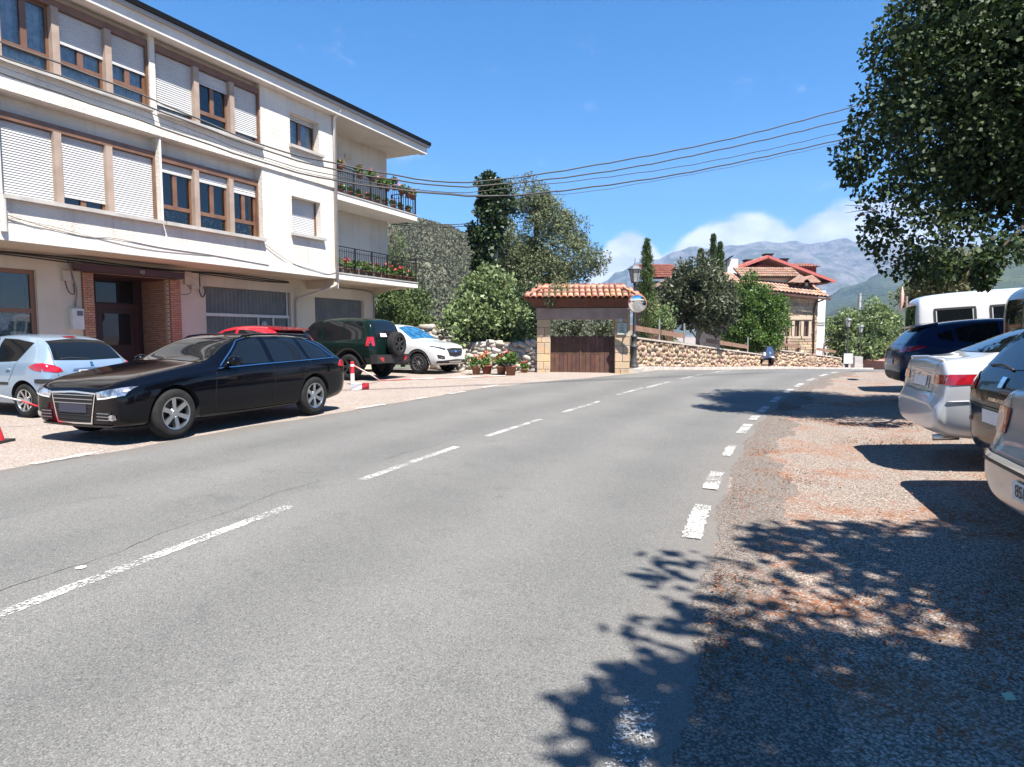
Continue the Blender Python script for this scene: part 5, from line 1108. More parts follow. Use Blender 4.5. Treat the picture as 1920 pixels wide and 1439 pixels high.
# coping of the long wall
def coping(w,at,T,mat):
    d=0.0
    while d<T-0.1:
        l=random.uniform(0.5,0.8); q,dv,zb,zt=at(min(d+l/2,T)); nrm=Vector((dv.y,-dv.x)); p=q-nrm*0.16
        q0=at(d)[3]; q1=at(min(d+l,T))[3]
        m=MB().box((-l/2+0.008,-0.22,-0.03),(l/2-0.008,0.22,0.035)); o=m.build('coping_stone',mat,w); o.location=Vector((p.x,p.y,zt))-w.location; o.rotation_euler=(0,-math.atan2(q1-q0,l),math.atan2(dv.y,dv.x)); d+=l
copm=pm('coping',(0.46,0.41,0.35),0.9,col2=(0.36,0.31,0.26),vscale=4,bump=0.4,bscale=30,rand=0.12)
coping(wl,atl,TL,copm); coping(wl2,atl2,TL2,copm)
# wooden rail fence on the long wall, posts of grey iron
fen=thing('rail_fence','brown wooden plank rail on grey posts above the long wall','fence',wl.location)
def fence_run(at,d0,d1,n,up,hh=0.20,root=None,mat=woodr):
    for k in range(n):
        a=d0+(d1-d0)*k/n; b=d0+(d1-d0)*(k+1)/n-0.12
        qa,dv,_,za=at(a); qb,_,_,zb=at(b); nrm=Vector((dv.y,-dv.x)); pa=qa-nrm*0.3; pb=qb-nrm*0.3
        MB().bar((pa.x,pa.y,za+up),(pb.x,pb.y,zb+up),0.05,hh).build('rail_plank',mat,root,world=True)
        MB().box((pb.x-0.03,pb.y+0.05,zb-0.1),(pb.x+0.03,pb.y+0.11,zb+up+0.55)).build('fence_post',pm('grey_post',(0.20,0.22,0.21),0.6),root,world=True)
fence_run(atl,0.1,5.6,2,0.40,root=fen); fence_run(atl,8.3,TL-0.8,1,0.35,root=fen)
fen2=thing('trestle_fence','dark wooden rail on A-shaped posts in front of the stone house','fence',wl2.location)
for k in range(5):
    d=0.6+k*1.75
    if d>TL2-0.3: break
    q,dv,zb,zt=atl2(d); nrm=Vector((dv.y,-dv.x)); p=q-nrm*0.4; dv3=Vector((dv.x,dv.y,0))
    m=MB(); c=Vector((p.x,p.y,zt)); m.bar(c+dv3*(-0.16)+Vector((0,0,-0.1)),c+Vector((0,0,0.92)),0.05,0.05); m.bar(c+dv3*0.16+Vector((0,0,-0.1)),c+Vector((0,0,0.92)),0.05,0.05); m.build('trestle_post',woodd,fen2,world=True)
q0,_,_,za=atl2(0.1); q1,_,_,zb=atl2(TL2-0.1); MB().bar((q0.x-0.2,q0.y+0.3,za+0.42),(q1.x-0.2,q1.y+0.3,zb+0.42),0.06,0.16).build('rail_plank',woodr,fen2,world=True)
# ================================================================ STREET LAMPS
ironm=pm('lamp_iron',(0.035,0.037,0.04),0.5,col2=(0.05,0.052,0.055),vscale=6)
lglass=pm('lamp_glass',(0.30,0.31,0.31),0.25,col2=(0.42,0.42,0.40),vscale=4)
def lamp(label,p,Ht,group='old style street lamps'):
    t=thing('street_lamp',label,'street lamp',p,0,group); k=Ht/3.9
    MB().lathe([(0.0,0),(0.17,0),(0.17,0.10),(0.13,0.14),(0.145,0.2),(0.11,0.26),(0.105,0.72),(0.13,0.75),(0.13,0.80),(0.10,0.83),(0.095,1.08),(0.125,1.11),(0.125,1.15),(0.06,1.22)],16,Matrix.Scale(k,4)).build('pedestal',ironm,t,smooth=True)
    MB().lathe([(0.055,1.2),(0.05,2.6),(0.065,2.65),(0.045,2.7),(0.042,2.95),(0.07,3.0),(0.03,3.05)],12,Matrix.Scale(k,4)).build('post',ironm,t,smooth=True)
    ln=MB(); n=6
    for (r,z) in ((0.12,3.06),(0.21,3.50)):
        for a in range(n): ln.v.append((k*r*math.cos(math.pi/3*a),k*r*math.sin(math.pi/3*a),k*z))
    for a in range(n): ln.f.append((a,(a+1)%n,n+(a+1)%n,n+a)); ln.m.append(0)
    ln.build('lantern_glass',lglass,t)
    fr=MB()
    for a in range(n): fr.bar(Vector((0.12*math.cos(math.pi/3*a),0.12*math.sin(math.pi/3*a),3.06))*k,Vector((0.21*math.cos(math.pi/3*a),0.21*math.sin(math.pi/3*a),3.50))*k,0.02,0.02)
    fr.lathe([(0.0,3.04),(0.13,3.04),(0.135,3.07),(0.0,3.09)],6,Matrix.Scale(k,4)); fr.build('lantern_frame',ironm,t)
    MB().lathe([(0.0,3.49),(0.25,3.49),(0.26,3.52),(0.16,3.62),(0.05,3.68),(0.03,3.74),(0.015,3.78),(0.01,3.92)],6,Matrix.Scale(k,4)).build('lantern_cap',pm('lamp_cap',(0.10,0.11,0.12),0.4),t)
    return t
lp=W(1188,691,22.9); lamp('tall old style street lamp beside the gateway mirror',(lp.x,lp.y,lp.z),1.5-lp.z+ (630-487)/1200*22.9)
# stone plinth under the lamp
tag(MB().box((lp.x-0.35,lp.y-0.55,lp.z-0.55),(lp.x+0.2,lp.y+0.3,lp.z)).build('lamp_plinth',concrete),'mossy stone plinth under the lamp beside the gateway','plinth')
lp2=W(1587,697,44.0); lamp('distant street lamp with white notice at the end of the lower wall',(lp2.x,lp2.y,lp2.z),3.9)
tag(MB().box((lp2.x-0.35,lp2.y-0.26,lp2.z+0.55),(lp2.x+0.28,lp2.y-0.24,lp2.z+1.25)).build('notice_board',pm('notice_board',(0.6,0.6,0.62),0.6,col2=(0.4,0.42,0.46),vscale=3)),'small white notice fixed to the distant street lamp','notice')
lp3=W(1611,697,46.5); lamp('farthest street lamp standing in front of the round bush',(lp3.x,lp3.y,lp3.z),3.6)
tag(MB().box((lp2.x+0.55,lp2.y,lp2.z-0.3),(lp2.x+1.1,lp2.y+0.5,lp2.z+1.02)).build('gate_pillar',concrete),'pale stone gate pillar beside the distant lamp','pillar')
# round traffic mirror on the gateway lamp
mir=thing('traffic_mirror','round convex traffic mirror mounted between gateway and lamp','mirror',(lp.x,lp.y,lp.z))
mp=W(1195,570,20.95); mr=0.30
mb=MB(); Mx=Matrix.Translation(mp)@Vector((-0.30,-1,-0.22)).to_track_quat('Z','Y').to_matrix().to_4x4()
mb.lathe([(0.0,0.05),(mr*0.35,0.045),(mr*0.7,0.028),(mr*0.93,0.0)],32,Mx); mb.build('mirror_face',pm('mirror_silver',(0.85,0.86,0.87),0.03,metal=1.0),mir,smooth=True,world=True)
mb=MB(); mb.lathe([(mr*0.93,0.0),(mr,0.005),(mr*1.02,-0.02),(mr*0.96,-0.05),(0.0,-0.07)],32,Mx); mb.build('mirror_rim',pm('mirror_rim',(0.45,0.20,0.14),0.5),mir,smooth=True,world=True)
MB().tube([(mp.x,mp.y+0.05,mp.z),(lp.x,lp.y,mp.z)],0.025,8).build('mirror_bracket',ironm,mir,world=True)
# back of another round mirror on a pole, right
bp_=W(1690,562,19.0); g2=zg(bp_.x,bp_.y)
m2=thing('mirror_back','round orange backed traffic mirror seen from behind on a thin pole','mirror',(bp_.x+0.14,bp_.y,g2))
mb=MB(); Mx=Matrix.Translation(bp_)@Vector((-0.86,0.5,0.05)).to_track_quat('Z','Y').to_matrix().to_4x4(); mb.lathe([(0,-0.07),(0.16,-0.06),(0.36,-0.01),(0.38,0.0),(0.37,0.02),(0,0.04)],28,Mx); mb.build('mirror_shell',pm('orange_shell',(0.62,0.34,0.26),0.6),m2,smooth=True,world=True)
MB().tube([(bp_.x+0.16,bp_.y,g2-0.1),(bp_.x+0.16,bp_.y,bp_.z+0.1)],0.03,8).build('pole',pm('galv',(0.35,0.35,0.35),0.5,metal=0.5),m2,world=True)
# ================================================================ HOUSES ON THE RIGHT
def tiled(mb,o,u,v,nu,nv,r=0.10):
    # o origin at eave corner, u along eave, v up the slope (full vectors); barrel ridges
    u=Vector(u);v=Vector(v);o=Vector(o); n=u.cross(v).normalized(); L=u.length; du=u.normalized()
    for i in range(nu):
        for c in range(nv):
            b=o+u*((i+0.5)/nu)+v*(c/nv); w=L/nu*0.5; vv=v/nv
            vs=[]
            for k in range(5):
                a=math.pi*k/4; off=du*(w*math.cos(a))+n*(r*math.sin(a)); vs.append(b+off*1.05+n*0.03); vs.append(b+vv*1.05+off*0.9+n*0.01)
            mb.add(vs,[(2*k,2*k+2,2*k+3,2*k+1) for k in range(4)])
    mb.add([o-n*0.02,o+u-n*0.02,o+u+v-n*0.02,o+v-n*0.02],[(0,1,2,3)])
stonew=pm('house_stone',(0.42,0.32,0.23),0.95,col2=(0.33,0.245,0.175),vscale=5,bump=0.9,bscale=9,bdist=0.05,col3=(0.50,0.42,0.33),v3=4,v3lo=0.5,v3hi=0.62)
redwall=pm('red_render',(0.20,0.045,0.04),0.85,col2=(0.17,0.04,0.036),vscale=2)
# stone house
hx0,hx1=13.6,19.0; hy=40.0; hz=-1.2; he=W(1500,556,40).z
sh=thing('stone_house','rubble stone house with clay tile roof and three narrow windows','house',(hx1,hy,hz),R(0))
wins=[(1471,600,1481,631),(1489,602,1499,631),(1506,603,1516,631)]
ops=[]
for (a,b,c2,d) in wins:
    p=W(a,d,hy); q=W(c2,b,hy); ops.append((p.x,q.x,p.z,q.z))
mb=MB(); wall_open(mb,hx0,hx1,hz,he,ops,hy,0.25); mb.add([(hx1,hy,hz),(hx1,hy+7,hz),(hx1,hy+7,he),(hx1,hy,he)],[(0,1,2,3)]); mb.add([(hx0,hy,hz),(hx0,hy+7,hz),(hx0,hy+7,he),(hx0,hy,he)],[(3,2,1,0)]); mb.build('wall',stonew,sh,world=True)
# single facing stones large enough to see, joined
mb=MB(); rr=random.Random(5); z=hz+1.0
while z<he-0.15:
    h=rr.uniform(0.13,0.2); x=hx0+2.0
    while x<hx1:
        l=rr.uniform(0.25,0.5)
        if not any(o[0]-0.25<x+l/2<o[1]+0.25 and o[2]-0.22<z<o[3]+0.25 for o in ops): mb.box((x+0.015,hy-rr.uniform(0.02,0.05),z-h/2+0.012),(min(x+l,hx1)-0.01,hy+0.02,z+h/2-0.012))
        x+=l
    z+=h
o=mb.build('facing_stones',pm('facing_stone',(0.43,0.33,0.24),0.95,col2=(0.36,0.27,0.19),vscale=3,island=0.3,bump=0.5,bscale=15),sh,world=True); o['kind']='stuff'
lims=pm('dressed_stone',(0.50,0.40,0.31),0.9,col2=(0.44,0.35,0.27),vscale=4)
for (a,b,c2,d) in ops:
    w=MB().box((a+0.02,hy+0.14,c2),(b-0.02,hy+0.17,d)).build('window',pm('shutter_wood',(0.16,0.10,0.085),0.7),sh,world=True); MB().box((a,hy+0.12,c2),(a+(b-a)*0.45,hy+0.135,d)).build('pane',cglass,w,world=True)
    MB().box((a-0.16,hy-0.055,c2-0.14),(b+0.16,hy+0.02,c2-0.003)).build('window_sill',lims,sh,world=True)
    MB().box((a-0.17,hy-0.052,c2),(a-0.005,hy+0.02,d)).build('window_jamb',lims,sh,world=True)
a=ops[0];b=ops[-1]; MB().box((a[0]-0.2,hy-0.055,a[3]+0.003),(b[1]+0.2,hy+0.02,a[3]+0.22)).build('window_lintel',lims,sh,world=True); MB().box((b[1]+0.005,hy-0.052,b[2]),(b[1]+0.16,hy+0.02,b[3])).build('window_jamb',lims,sh,world=True)
mb=MB(); e0=Vector((hx0-0.2,hy-0.45,he+0.55)); e1=Vector((hx1+0.55,hy-0.45,he-0.12)); 
mb2=MB(); tiled(mb2,e0,e1-e0,(-0.2,2.6,1.15),26,5,0.09); o=mb2.build('roof',tilew,sh,world=True); o['kind']='stuff'
mb=MB(); mb.bar(e0-Vector((0,0.02,0.10)),e1-Vector((0,0.02,0.10)),0.06,0.12); mb.build('eaves_board',woodd,sh,world=True)
MB().tube([W(1545,562,39.6),W(1530,568,39.9),W(1527,580,39.92),W(1525,662,39.92)],0.05,8).build('downpipe',woodd,sh,world=True,smooth=True)
# dormer storey
d0=W(1449,541,41.2); d1=W(1492,546,41.2); zt=W(1470,522,41.2).z
MB().box((d0.x-1.3,41.2,he-0.1),(d1.x,46,zt)).build('dormer_wall',pm('cream_render',(0.62,0.56,0.50),0.9,col2=(0.55,0.49,0.43),vscale=1.5),sh,world=True)
MB().box((d1.x,41.15,he-0.3),(W(1523,540,41.2).x,46,zt-0.05)).build('dormer_front',woodd,sh,world=True)
for (a,b) in ((1497,1503),(1509,1515)):
    p=W(a,548,41.1); q=W(b,527,41.1); MB().box((p.x,41.09,p.z),(q.x,41.13,q.z)).build('dormer_window',platew if a>1505 else taupe,sh,world=True)
mb=MB(); p=W(1405,527,41.0); q=W(1512,526,40.7); tiled(mb,(p.x-0.6,40.8,zt+0.02),(q.x-p.x+0.4,0,-0.02),(0,1.6,0.72),26,4,0.10); o=mb.build('dormer_roof',tilew,sh,world=True); o['kind']='stuff'
for px in (1502,1522):
    p=W(px,516,40.3); mb=MB(); mb.add([(p.x-0.55,40.2,p.z-0.42),(p.x,40.2,p.z),(p.x+0.55,40.2,p.z-0.42),(p.x-0.55,42.4,p.z-0.42),(p.x,42.4,p.z),(p.x+0.55,42.4,p.z-0.42),(p.x-0.45,40.2,p.z-0.47),(p.x,40.2,p.z-0.12),(p.x+0.45,40.2,p.z-0.47)],[(0,3,4,1),(1,4,5,2),(0,1,7,6),(1,2,8,7),(6,7,8)]); mb.build('dormer_gable',tilew,sh,world=True)
# red gabled house behind
ry=50.0; ap=W(1440,481,ry); er=W(1566,528,ry); el_=Vector((2*ap.x-er.x,ry,er.z))
rh=thing('red_house','dark red gabled house with bright tile roof behind the stone house','house',(ap.x,ry,-1.5))
wr_=er.x-1.1; wl_=el_.x+1.1; zsl=(ap.z-er.z)/(er.x-ap.x)
mb=MB(); mb.add([(wl_,ry+0.9,-1.5),(wr_,ry+0.9,-1.5),(wr_,ry+0.9,er.z+0.2),(ap.x,ry+0.9,ap.z-0.45),(wl_,ry+0.9,er.z+0.2),(wr_,ry+11,-1.5),(wr_,ry+11,er.z+0.2)],[(0,1,2,3,4),(1,5,6,2)]); mb.build('wall',redwall,rh,world=True)
mb=MB(); tiled(mb,(er.x,ry,er.z),(0,11,0),(ap.x-er.x,0,ap.z-er.z),34,9,0.10); mb2=MB(); tiled(mb2,(el_.x,ry+11,el_.z),(0,-11,0),(ap.x-el_.x,0,ap.z-el_.z),34,9,0.10)
for m_ in (mb,mb2): o=m_.build('roof',tiler,rh,world=True); o['kind']='stuff'
for s_,e in ((1,er),(-1,el_)):
    MB().bar((ap.x,ry-0.05,ap.z-0.03),(e.x,ry-0.05,e.z-0.03),0.10,0.20).build('barge_board',pm('barge_red',(0.40,0.10,0.09),0.7),rh,world=True)
MB().add([(er.x-0.05,ry,er.z-0.1),(er.x-0.05,ry+11,er.z-0.1),(wr_,ry+11,er.z-0.12),(wr_,ry+0.0,er.z-0.12)],[(0,1,2,3)]).build('soffit',redwall,rh,world=True)
for (px,py) in ((1405,488),(1421,492),(1442,477),(1471,486)):
    p=W(px,py,ry+3); ch=MB(); ch.box((p.x-0.28,ry+3,p.z-1.4),(p.x+0.28,ry+3.6,p.z-0.05)); c_=ch.build('chimney',redwall,rh,world=True); MB().box((p.x-0.36,ry+2.92,p.z-0.05),(p.x+0.36,ry+3.68,p.z+0.05)).build('chimney_cap',blackgut,c_,world=True)
p0=W(1498,512,ry+4); p1_=W(1531,494,ry+4); MB().box((p0.x,ry+4,p0.z-1),(p1_.x,ry+7,p1_.z-0.3)).build('roof_box',redwall,rh,world=True); mb=MB(); tiled(mb,(p0.x-0.2,ry+3.7,p1_.z-0.35),(p1_.x-p0.x+0.4,0,0),(0,2.0,0.45),8,4,0.08); o=mb.build('roof_box_tiles',tiler,rh,world=True); o['kind']='stuff'
for (a,b,c2,d) in ((1470,514,1482,501),(1392,514,1398,505)):
    p=W(a,b,ry+0.8);q=W(c2,d,ry+0.8); w=MB().box((p.x,ry+0.82,p.z),(q.x,ry+0.88,q.z)).build('window',platew,rh,world=True); MB().box((p.x+0.12,ry+0.80,p.z+0.1),(q.x-0.12,ry+0.815,q.z-0.1)).build('pane',cglass,w,world=True)
# white building slice to the right of the stone house
wx0=W(1531,560,43).x; wx1=W(1551,560,43).x
wb=thing('white_building','tall white rendered building beside the stone house','building',(wx0,43,-1.5))
MB().box((wx0,43.2,-1.5),(wx1,50,W(1540,545,43).z)).build('wall',pm('bright_white',(0.72,0.73,0.72),0.8),wb,world=True); MB().box((wx0-0.5,43.0,-1.5),(wx0-0.01,43.3,W(1540,566,43).z)).build('grey_corner',pm('grey_green_panel',(0.36,0.42,0.40),0.6),wb,world=True)
for y in (604,608,653): p=W(1533,y,43); MB().box((wx0+0.1,43.15,p.z-0.06),(wx1-0.02,43.19,p.z+0.03)).build('ledge',concrete,wb,world=True)
# tiled barn roof further left
by=36.0; b0=W(1200,523,by); b1=W(1286,523,by); bt=W(1220,501,by+2)
bn_=thing('barn','old barn with red barrel tile roof between cypress and loquat tree','building',(b0.x,by,-1))
mb=MB(); tiled(mb,(b0.x+0.3,by,b0.z),(b1.x-b0.x-0.4,0,0),(0,2.6,bt.z-b0.z+0.15),24,6,0.10); o=mb.build('roof',tiler,bn_,world=True); o['kind']='stuff'
MB().box((b0.x+0.4,by+0.5,-1),(b1.x-0.5,by+4,b0.z-0.1)).build('wall',woodd,bn_,world=True)
q0=W(1222,540,by-1.5); q1=W(1285,507,by-1.5); MB().bar(q0,q1,0.3,0.16).build('barge_board',taupe,bn_,world=True)
mb=MB(); q2=W(1222,572,by-2); tiled(mb,(q2.x-0.4,by-2.6,q2.z-0.5),(2.4,0,0),(0,1.6,0.8),10,3,0.10); o=mb.build('lean_to_roof',tilew,bn_,world=True); o['kind']='stuff'
# cream stretch of roof and chimney behind the loquat
cz=W(1374,500,44); tag(MB().box((cz.x-0.35,44,1),(cz.x+0.35,44.7,cz.z+0.5)).build('white_chimney',whitep),'white chimney stack rising between loquat tree and red house','chimney')
sd=W(1362,488,44); m_=thing('solar_panel','small tilted black solar panel beside the white chimney','panel',(sd.x,44,sd.z)); M=Matrix.Translation(sd)@Matrix.Rotation(R(-35),4,'Y'); MB().obox(M,0.9,0.6,0.05).build('panel_sheet',blackgut,m_,world=True); MB().tube([(sd.x,44,sd.z-1.6),(sd.x,44,sd.z)],0.03,6).build('panel_leg',ironm,m_,world=True)
# low reddish wall with sloped top right of the far lamp
r0=W(1618,692,48); r1=W(1668,690,44)
lw=thing('low_red_wall','low reddish brown wall with sloping slab top below the round bush','wall',(r0.x,48,-1.5))
pk=pm('red_brown_render',(0.25,0.135,0.115),0.9,col2=(0.21,0.12,0.10),vscale=2)
a=Vector((r0.x,48,0)); b=Vector((r1.x+3,42.6,0)); t=(b-a).normalized(); n=Vector((-t.y,t.x,0)); zb=-1.6; z1=W(1640,678,46).z; z2=W(1640,667,46).z
mb=MB(); mb.add([a+Vector((0,0,zb)),b+Vector((0,0,zb)),b+Vector((0,0,z1)),a+Vector((0,0,z1)),a+n*2.0+Vector((0,0,z2)),b+n*2.0+Vector((0,0,z2)),a+n*2.0+Vector((0,0,zb))],[(0,1,2,3),(0,3,4,6)]); mb.build('wall',pk,lw,world=True)
MB().add([a-n*0.08+Vector((0,0,z1)),b-n*0.08+Vector((0,0,z1)),b+n*2.0+Vector((0,0,z2)),a+n*2.0+Vector((0,0,z2))],[(0,1,2,3)]).build('sloped_top',pm('slab_red',(0.33,0.18,0.155),0.9),lw,world=True)
# far utility pole and wire
up=W(1612,562,60); ut=thing('utility_pole','pale concrete utility pole rising behind the round bush','pole',(up.x,60,-2)); MB().tube([(up.x,60,-2),(up.x,60,W(1612,551,60).z)],[0.2,0.13],8).build('shaft',concrete,ut,world=True)
tag(MB().tube([W(1612,554,60),W(1640,557,55),W(1665,553,50),W(1690,543,45)],0.02,5).build('far_wire',cabd),'thin dark wire running right from the far utility pole','wire')
# scooter in the gap between the two walls
sp_=W(1438,684,36.2); scz=sp_.z
sc_=thing('motor_scooter','small blue and white scooter parked in the gap between the walls','scooter',(sp_.x,36.2,scz),R(8)); 
MB().lathe([(0.12,-0.05),(0.2,-0.06),(0.22,-0.03),(0.22,0.03),(0.2,0.06),(0.12,0.05)],20,Matrix.Translation((0,-0.45,0.22))@Matrix.Rotation(R(90),4,'Y')).build('front_wheel',tyre_m,sc_,smooth=True); MB().lathe([(0.12,-0.06),(0.2,-0.07),(0.22,-0.03),(0.22,0.03),(0.2,0.07),(0.12,0.06)],20,Matrix.Translation((0,0.75,0.22))@Matrix.Rotation(R(90),4,'Y')).build('rear_wheel',tyre_m,sc_,smooth=True)
blu=paint('scooter_blue',(0.03,0.05,0.12)); mb=MB(); mb.add([(-.2,-.3,.35),(.2,-.3,.35),(.24,-.28,.8),(-.24,-.28,.8),(-.12,-.2,1.02),(.12,-.2,1.02),(-.16,-.2,.3),(.16,-.2,.3),(.2,-.15,.8),(-.2,-.15,.8)],[(0,1,2,3),(3,2,5,4),(1,7,8,2),(0,3,9,6),(2,8,5),(3,4,9),(6,9,8,7),(9,4,5,8)]); mb.build('front_shield',blu,sc_); MB().box((-.07,-.62,.4),(.07,-.3,.48)).build('mudguard',platew,sc_)
MB().box((-.16,.1,.3),(.16,.9,.7)).build('rear_body',platew,sc_); MB().box((-.15,.15,.7),(.15,.85,.8)).build('seat',blackm,sc_); MB().box((-.14,-.2,.26),(.14,.3,.32)).build('footboard',plast,sc_); MB().tube([(-.32,-.12,1.02),(0,-.18,1.0),(.32,-.12,1.02)],0.02,6).build('handlebar',plast,sc_); MB().disc((0,-.302,.66),(0,-1,0.1),.08,14).build('headlight',clearlamp,sc_)
# ================================================================ OVERHEAD CABLES
def overhead(label,img,r):
    # plan: a straight span from the left end to the right end; height follows the sagging line seen
    img=[(img[0][0]-90,img[0][1]-34)]+img+[(1760,img[-1][1]+(img[-1][1]-img[-2][1])/(img[-1][0]-img[-2][0])*(1760-img[-1][0])*1.05)]
    a=W(img[0][0],img[0][1],11.2); c=W(1760,200,19.5)
    def yat(px):
        n=len(img)
        for i in range(n-1):
            if px<=img[i+1][0] or i==n-2:
                p0=img[max(i-1,0)];p1=img[i];p2=img[i+1];p3=img[min(i+2,n-1)]; h=p2[0]-p1[0]; t=(px-p1[0])/h
                m1=(p2[1]-p0[1])/(p2[0]-p0[0])*h; m2=(p3[1]-p1[1])/(p3[0]-p1[0])*h
                return (2*t**3-3*t*t+1)*p1[1]+(t**3-2*t*t+t)*m1+(-2*t**3+3*t*t)*p2[1]+(t**3-t*t)*m2
    Q=[]
    for i in range(61):
        t=i/60; x=a.x+(c.x-a.x)*t; y=a.y+(c.y-a.y)*t; px=CXP+F_PX*x/y
        for _ in range(3):
            z=W(px,yat(px),y).z; d=y*_c-(z-EYE)*_s; px=CXP+F_PX*x/d
        Q.append(Vector((x,y,z+0.008*math.sin(i*2.1))))
    return tag(MB().tube(Q,r,5).build('overhead_cable',cabd,smooth=True),label,'cable','overhead cables across the road')
for lab,img,r in (('uppermost thick overhead cable crossing the road',[(0,78),(250,172),(499,275),(634,308),(820,341),(905,340),(1058,320),(1350,265),(1628,193)],0.016),
 ('second overhead cable from the top crossing the road',[(0,105),(250,190),(499,283),(634,320),(820,348),(905,349),(1150,320),(1400,270),(1628,215)],0.016),
 ('thin overhead cable below the two thick ones',[(0,112),(250,200),(499,297),(634,331),(830,361),(911,358),(1230,320),(1420,285),(1600,243)],0.009),
 ('lowest thick overhead cable crossing the road',[(0,136),(250,222),(499,307),(634,340),(850,366),(972,366),(1230,334),(1420,297),(1595,258)],0.017),
 ('thinnest overhead cable just above the lowest one',[(0,124),(250,212),(499,302),(634,337),(850,364),(1061,364),(1230,339),(1420,303),(1590,265)],0.006)):
    overhead(lab,img,r)
for k,lab in enumerate(('upper of two cables from balcony to ivy pole','lower of two cables from balcony to ivy pole')):
    p=W(735,417+k*4,27.5); q=W(905,418+k*4,27.2); o=MB().tube([p,p.lerp(q,0.33)+Vector((0,0,-0.09)),p.lerp(q,0.66)+Vector((0,0,-0.09)),q],0.02,5).build('balcony_cable',cabd,smooth=True); tag(o,lab,'cable','cables to the ivy pole')
# ================================================================ SMALL STREET THINGS
bp0=G(661,722,0.17); bo=thing('red_white_bollard','red and white striped upright barrier post beside the off-road car','bollard',(bp0.x,bp0.y,zg(bp0.x,bp0.y)))
hb_=0.60; MB().lathe([(0.0,0.0),(0.055,0.0),(0.055,hb_*0.5)],14).build('post_base',platew,bo); MB().lathe([(0.0551,hb_*0.5),(0.0551,hb_*0.82)],14).build('red_band',redp,bo); MB().lathe([(0.055,hb_*0.82),(0.055,hb_*0.92)],14).build('white_band',platew,bo); MB().lathe([(0.0551,hb_*0.92),(0.05,hb_*1.03),(0.0,hb_*1.06)],14).build('red_top',redp,bo)
bk_=G(675,731,0.15); bb=thing('red_white_block','fallen red and white painted concrete block on the gravel','block',(bk_.x,bk_.y,zg(bk_.x,bk_.y)),R(6)); o=MB().box((-.22,-.09,0),(.06,.09,.16)).build('white_half',platew,bb); o=MB().box((.061,-.09,0),(.22,.09,.16)).build('red_half',redp,bb)
zz=zg(bp0.x,bp0.y); q=G(712,717,0.17); tag(MB().tube([Vector((bp0.x+0.04,bp0.y,zz+0.52)),Vector((bp0.x+0.5,bp0.y+0.15,zz+0.24)),Vector((q.x,q.y,zg(q.x,q.y)+0.02)),Vector((q.x+2.0,q.y+0.9,zg(q.x+2,q.y+.9)+0.02)),Vector((q.x+3.6,q.y+1.7,zg(q.x+3.6,q.y+1.7)+0.02))],0.02,6).build('barrier_rope',pm('rope_white',(0.62,0.56,0.52),0.8,col2=(0.40,0.10,0.09),vscale=1.2),smooth=True),'slack white rope from the striped post along the gravel','rope')
a=W(-40,728,9.4); b=W(40,752,9.6); c=W(95,768,9.9)
tag(MB().tube([a,a.lerp(b,.5)+Vector((0,0,-.02)),b],0.014,6).build('white_chain',pm('chain_white',(0.68,0.66,0.63),0.6),smooth=True),'white half of the chain hanging behind the black estate','chain')
tag(MB().tube([b,b.lerp(c,.5)+Vector((0,0,-.01)),c,Vector((c.x+0.16,c.y+0.6,0.30)),Vector((c.x+0.30,c.y+1.3,zg(c.x+.3,c.y+1.3)+0.015))],0.014,6).build('red_chain',redp,smooth=True),'red half of the chain hanging behind the black estate','chain')
cp=G(-14,832,0.1); cn=thing('traffic_cone','red plastic traffic cone with black base at the left edge','traffic cone',(cp.x,cp.y,zg(cp.x,cp.y)))
MB().box((-.17,-.17,0),(.17,.17,.035)).build('cone_base',plast,cn); MB().lathe([(0.13,0.035),(0.10,0.16),(0.025,0.46),(0.0,0.465)],18).build('cone_body',redp,cn,smooth=True)
pk_=G(1890,1305,0.03)
tag(MB().add([(pk_.x-.02,pk_.y-.015,zg(pk_.x,pk_.y)+.02),(pk_.x+.02,pk_.y-.02,zg(pk_.x,pk_.y)+.025),(pk_.x+.03,pk_.y+.02,zg(pk_.x,pk_.y)+.035),(pk_.x-.015,pk_.y+.02,zg(pk_.x,pk_.y)+.03)],[(0,1,2,3)]).build('fallen_leaf',leafmat('pale_leaf',(0.35,0.42,0.30),(0.40,0.48,0.33))),'single pale green leaf lying on the shaded gravel','leaf')
wp=rp(s_of(*G(152,1073,0.04).xy),lat(*G(152,1073,0.04).xy),0.018); mbx=MB(); mbx.disc((wp.x,wp.y,wp.z+0.003),(0,0,1),0.03,12); tag(mbx.build('flattened_cup_lid',platew),'small flattened white disc lying on the asphalt near the centre line','litter')
